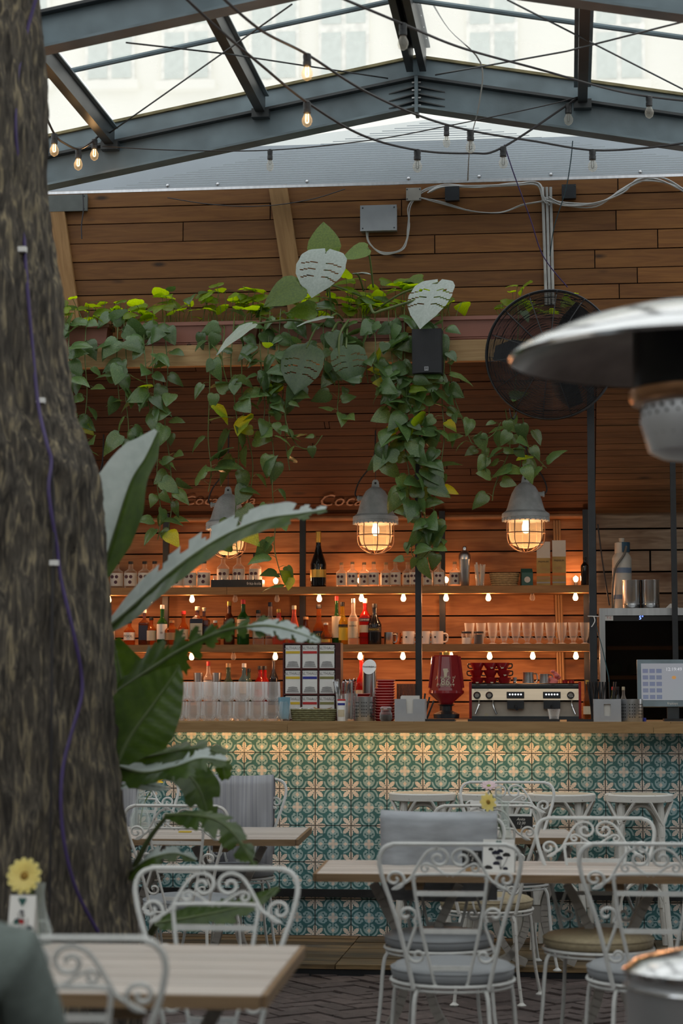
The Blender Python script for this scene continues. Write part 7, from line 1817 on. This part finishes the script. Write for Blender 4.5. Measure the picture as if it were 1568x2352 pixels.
def chalk(px,py_,wpx,hpx,label,lines):
    p=on_table(px,py_); s_=scale_at(p); w=wpx/s_/2; h=hpx/s_; t=thing('chalkboard_sign',label,'sign',p,math.radians(-3))
    MB().box(-w*.62,w*.62,-.014,.014,0,.016).build('wooden_foot',PC['cork'],t); b=MB().box(-w,w,-.003,.003,.014,.014+h).build('slate',M_CHALK,t)
    for k,tx in enumerate(lines): lettering(tx,h*.30,PC['white'],b,(0,-.0038,.014+h*(.78-.3*k)),RX90,.25)
chalk(1196,1912,54,30,'small black chalkboard reading a booking on the rear table',['Anita','12:30','2']); chalk(1084,2001,46,38,'small black chalkboard turned aside on the long front table',['12:30','2'])
o=MB().box(-.03,.03,-.02,.02,0,.006).build('coaster',PC['yellow'],None,loc=on_table(425,1912)); tag(o,'small yellow wooden block on the rear left table','coaster')
# ------------------------------------------------------------------ seated person at the lower left
def person():
    base=chair_at(-165,3.72,0); yaw=math.radians(6)
    J={}; E_=[]
    def j(n,x,y,z,r): J[n]=(x,y,z,r)
    j('pelvis',0,0,.50,.15); j('waist',0,.01,.62,.135); j('chest',0,.03,.78,.15); j('upper',0,.045,.885,.13); j('neck',0,.05,.975,.056); j('skull',0,.075,1.08,.085); j('crown',0,.08,1.15,.08)
    for s_,n in ((1,'r'),(-1,'l')):
        j('sh'+n,s_*.165,.04,.895,.075); j('el'+n,s_*.235,.10,.64,.053); j('wr'+n,s_*.17,.33,.66,.034); j('hd'+n,s_*.13,.40,.665,.03)
        j('hip'+n,s_*.09,.03,.48,.095); j('kn'+n,s_*.13,.43,.47,.068); j('an'+n,s_*.13,.40,.09,.042); j('to'+n,s_*.14,.54,.03,.034)
    ch=[('pelvis','waist'),('waist','chest'),('chest','upper'),('upper','neck'),('neck','skull'),('skull','crown')]
    for n in 'rl': ch+=[('upper','sh'+n),('sh'+n,'el'+n),('el'+n,'wr'+n),('wr'+n,'hd'+n),('pelvis','hip'+n),('hip'+n,'kn'+n),('kn'+n,'an'+n),('an'+n,'to'+n)]
    # five fingers per hand
    for s_,n in ((1,'r'),(-1,'l')):
        for k in range(5):
            if k==4: j('f%d%s1'%(k,n),s_*.09,.41,.668,.011); j('f%d%s2'%(k,n),s_*.075,.45,.66,.009); 
            else:
                x=s_*(.155-.017*k); L=(.055,.066,.07,.062)[k]
                j('f%d%s1'%(k,n),x,.43+L*.4,.668,.010); j('f%d%s2'%(k,n),x-s_*.004,.43+L,.655,.0085)
            ch+=[('hd'+n,'f%d%s1'%(k,n)),('f%d%s1'%(k,n),'f%d%s2'%(k,n))]
    names=list(J); idx={n:i for i,n in enumerate(names)}
    me=bpy.data.meshes.new('body'); me.from_pydata([J[n][:3] for n in names],[(idx[a],idx[b]) for a,b in ch],[])
    bm=bmesh.new(); bm.from_mesh(me); lay=bm.verts.layers.skin.verify(); bm.verts.ensure_lookup_table()
    for i,n in enumerate(names):
        r=J[n][3]; sv=bm.verts[i][lay]; sv.radius=(r,r*(.78 if n in('chest','upper','waist','pelvis') else 1)); sv.use_root=(n=='pelvis')
    bm.to_mesh(me); bm.free()
    ob=bpy.data.objects.new('tmp_body',me); C.objects.link(ob); ob.modifiers.new('skin','SKIN'); sd=ob.modifiers.new('sub','SUBSURF'); sd.levels=2; sd.render_levels=2
    dg=bpy.context.evaluated_depsgraph_get(); m2=bpy.data.meshes.new_from_object(ob.evaluated_get(dg)); bpy.data.objects.remove(ob)
    m2.materials.clear()
    sw=mat('grey_green_knit',(0.15,0.185,0.175),0.95,var=.15,nscale=30,bump=.5,bscale=260); skin=mat('skin',(0.52,0.33,0.24),0.5,var=.06); jean=mat('dark_trousers',(0.02,0.025,0.03),0.9,var=.2); 
    for x in (sw,skin,jean): m2.materials.append(x)
    for p_ in m2.polygons:
        c=p_.center
        if c.z>.965 or (c.y>.31 and c.z>.58): p_.material_index=1
        elif c.z<.545 and (c.y>.10 or c.z<.5): p_.material_index=2
        p_.use_smooth=True
    t=thing('person','seated person in a grey-green knit sweater at the lower left corner','person',base,yaw)
    link('body',m2,t)
    hr=mat('dark_brown_hair',(0.035,0.022,0.014),0.6,var=.3,nscale=60)
    q=MB(); q.sphere((0,.065,1.125),.108,20,14,1.12); 
    q.v=[(x,y if y<.10 else .10+(y-.10)*.35,z if y<.08 or z>1.14 else 1.14+(z-1.14)*.2) for x,y,z in q.v]; q.build('hair',hr,t,'all')
    for s_ in (-1,1):
        e=MB().sphere((s_*.034,.158,1.10),.012,10,8).build('eye',PC['white'],t,True); MB().sphere((s_*.034,.168,1.10),.006,8,6).build('iris',M_INK,e,True); MB().sphere((s_*.088,.075,1.09),.02,8,6,1.5).build('ear',skin,t,True)
    MB().hexa([(-.014,.155,1.06),(.014,.155,1.06),(.012,.15,1.055),(-.012,.15,1.055)],[(-.006,.165,1.105),(.006,.165,1.105),(.006,.15,1.105),(-.006,.15,1.105)]).build('nose',skin,t,True)
    MB().sphere((0,.152,1.035),.02,10,6,.3).build('mouth',mat('lips',(0.4,.16,.13),.5),t,True)
    st=thing('wooden_stool','low round wooden stool under the seated person','stool',base,0); MB().lathe([(.17,.365),(.18,.375),(.18,.39),(.17,.395)],24).build('seat',M_TEDGE,st,True)
    for k in range(4):
        a=PI/4+k*PI/2; MB().tube([(.11*math.cos(a),.11*math.sin(a),.366),(.15*math.cos(a),.15*math.sin(a),0)],.016,8).build('leg',M_TEDGE,st,True)
person()
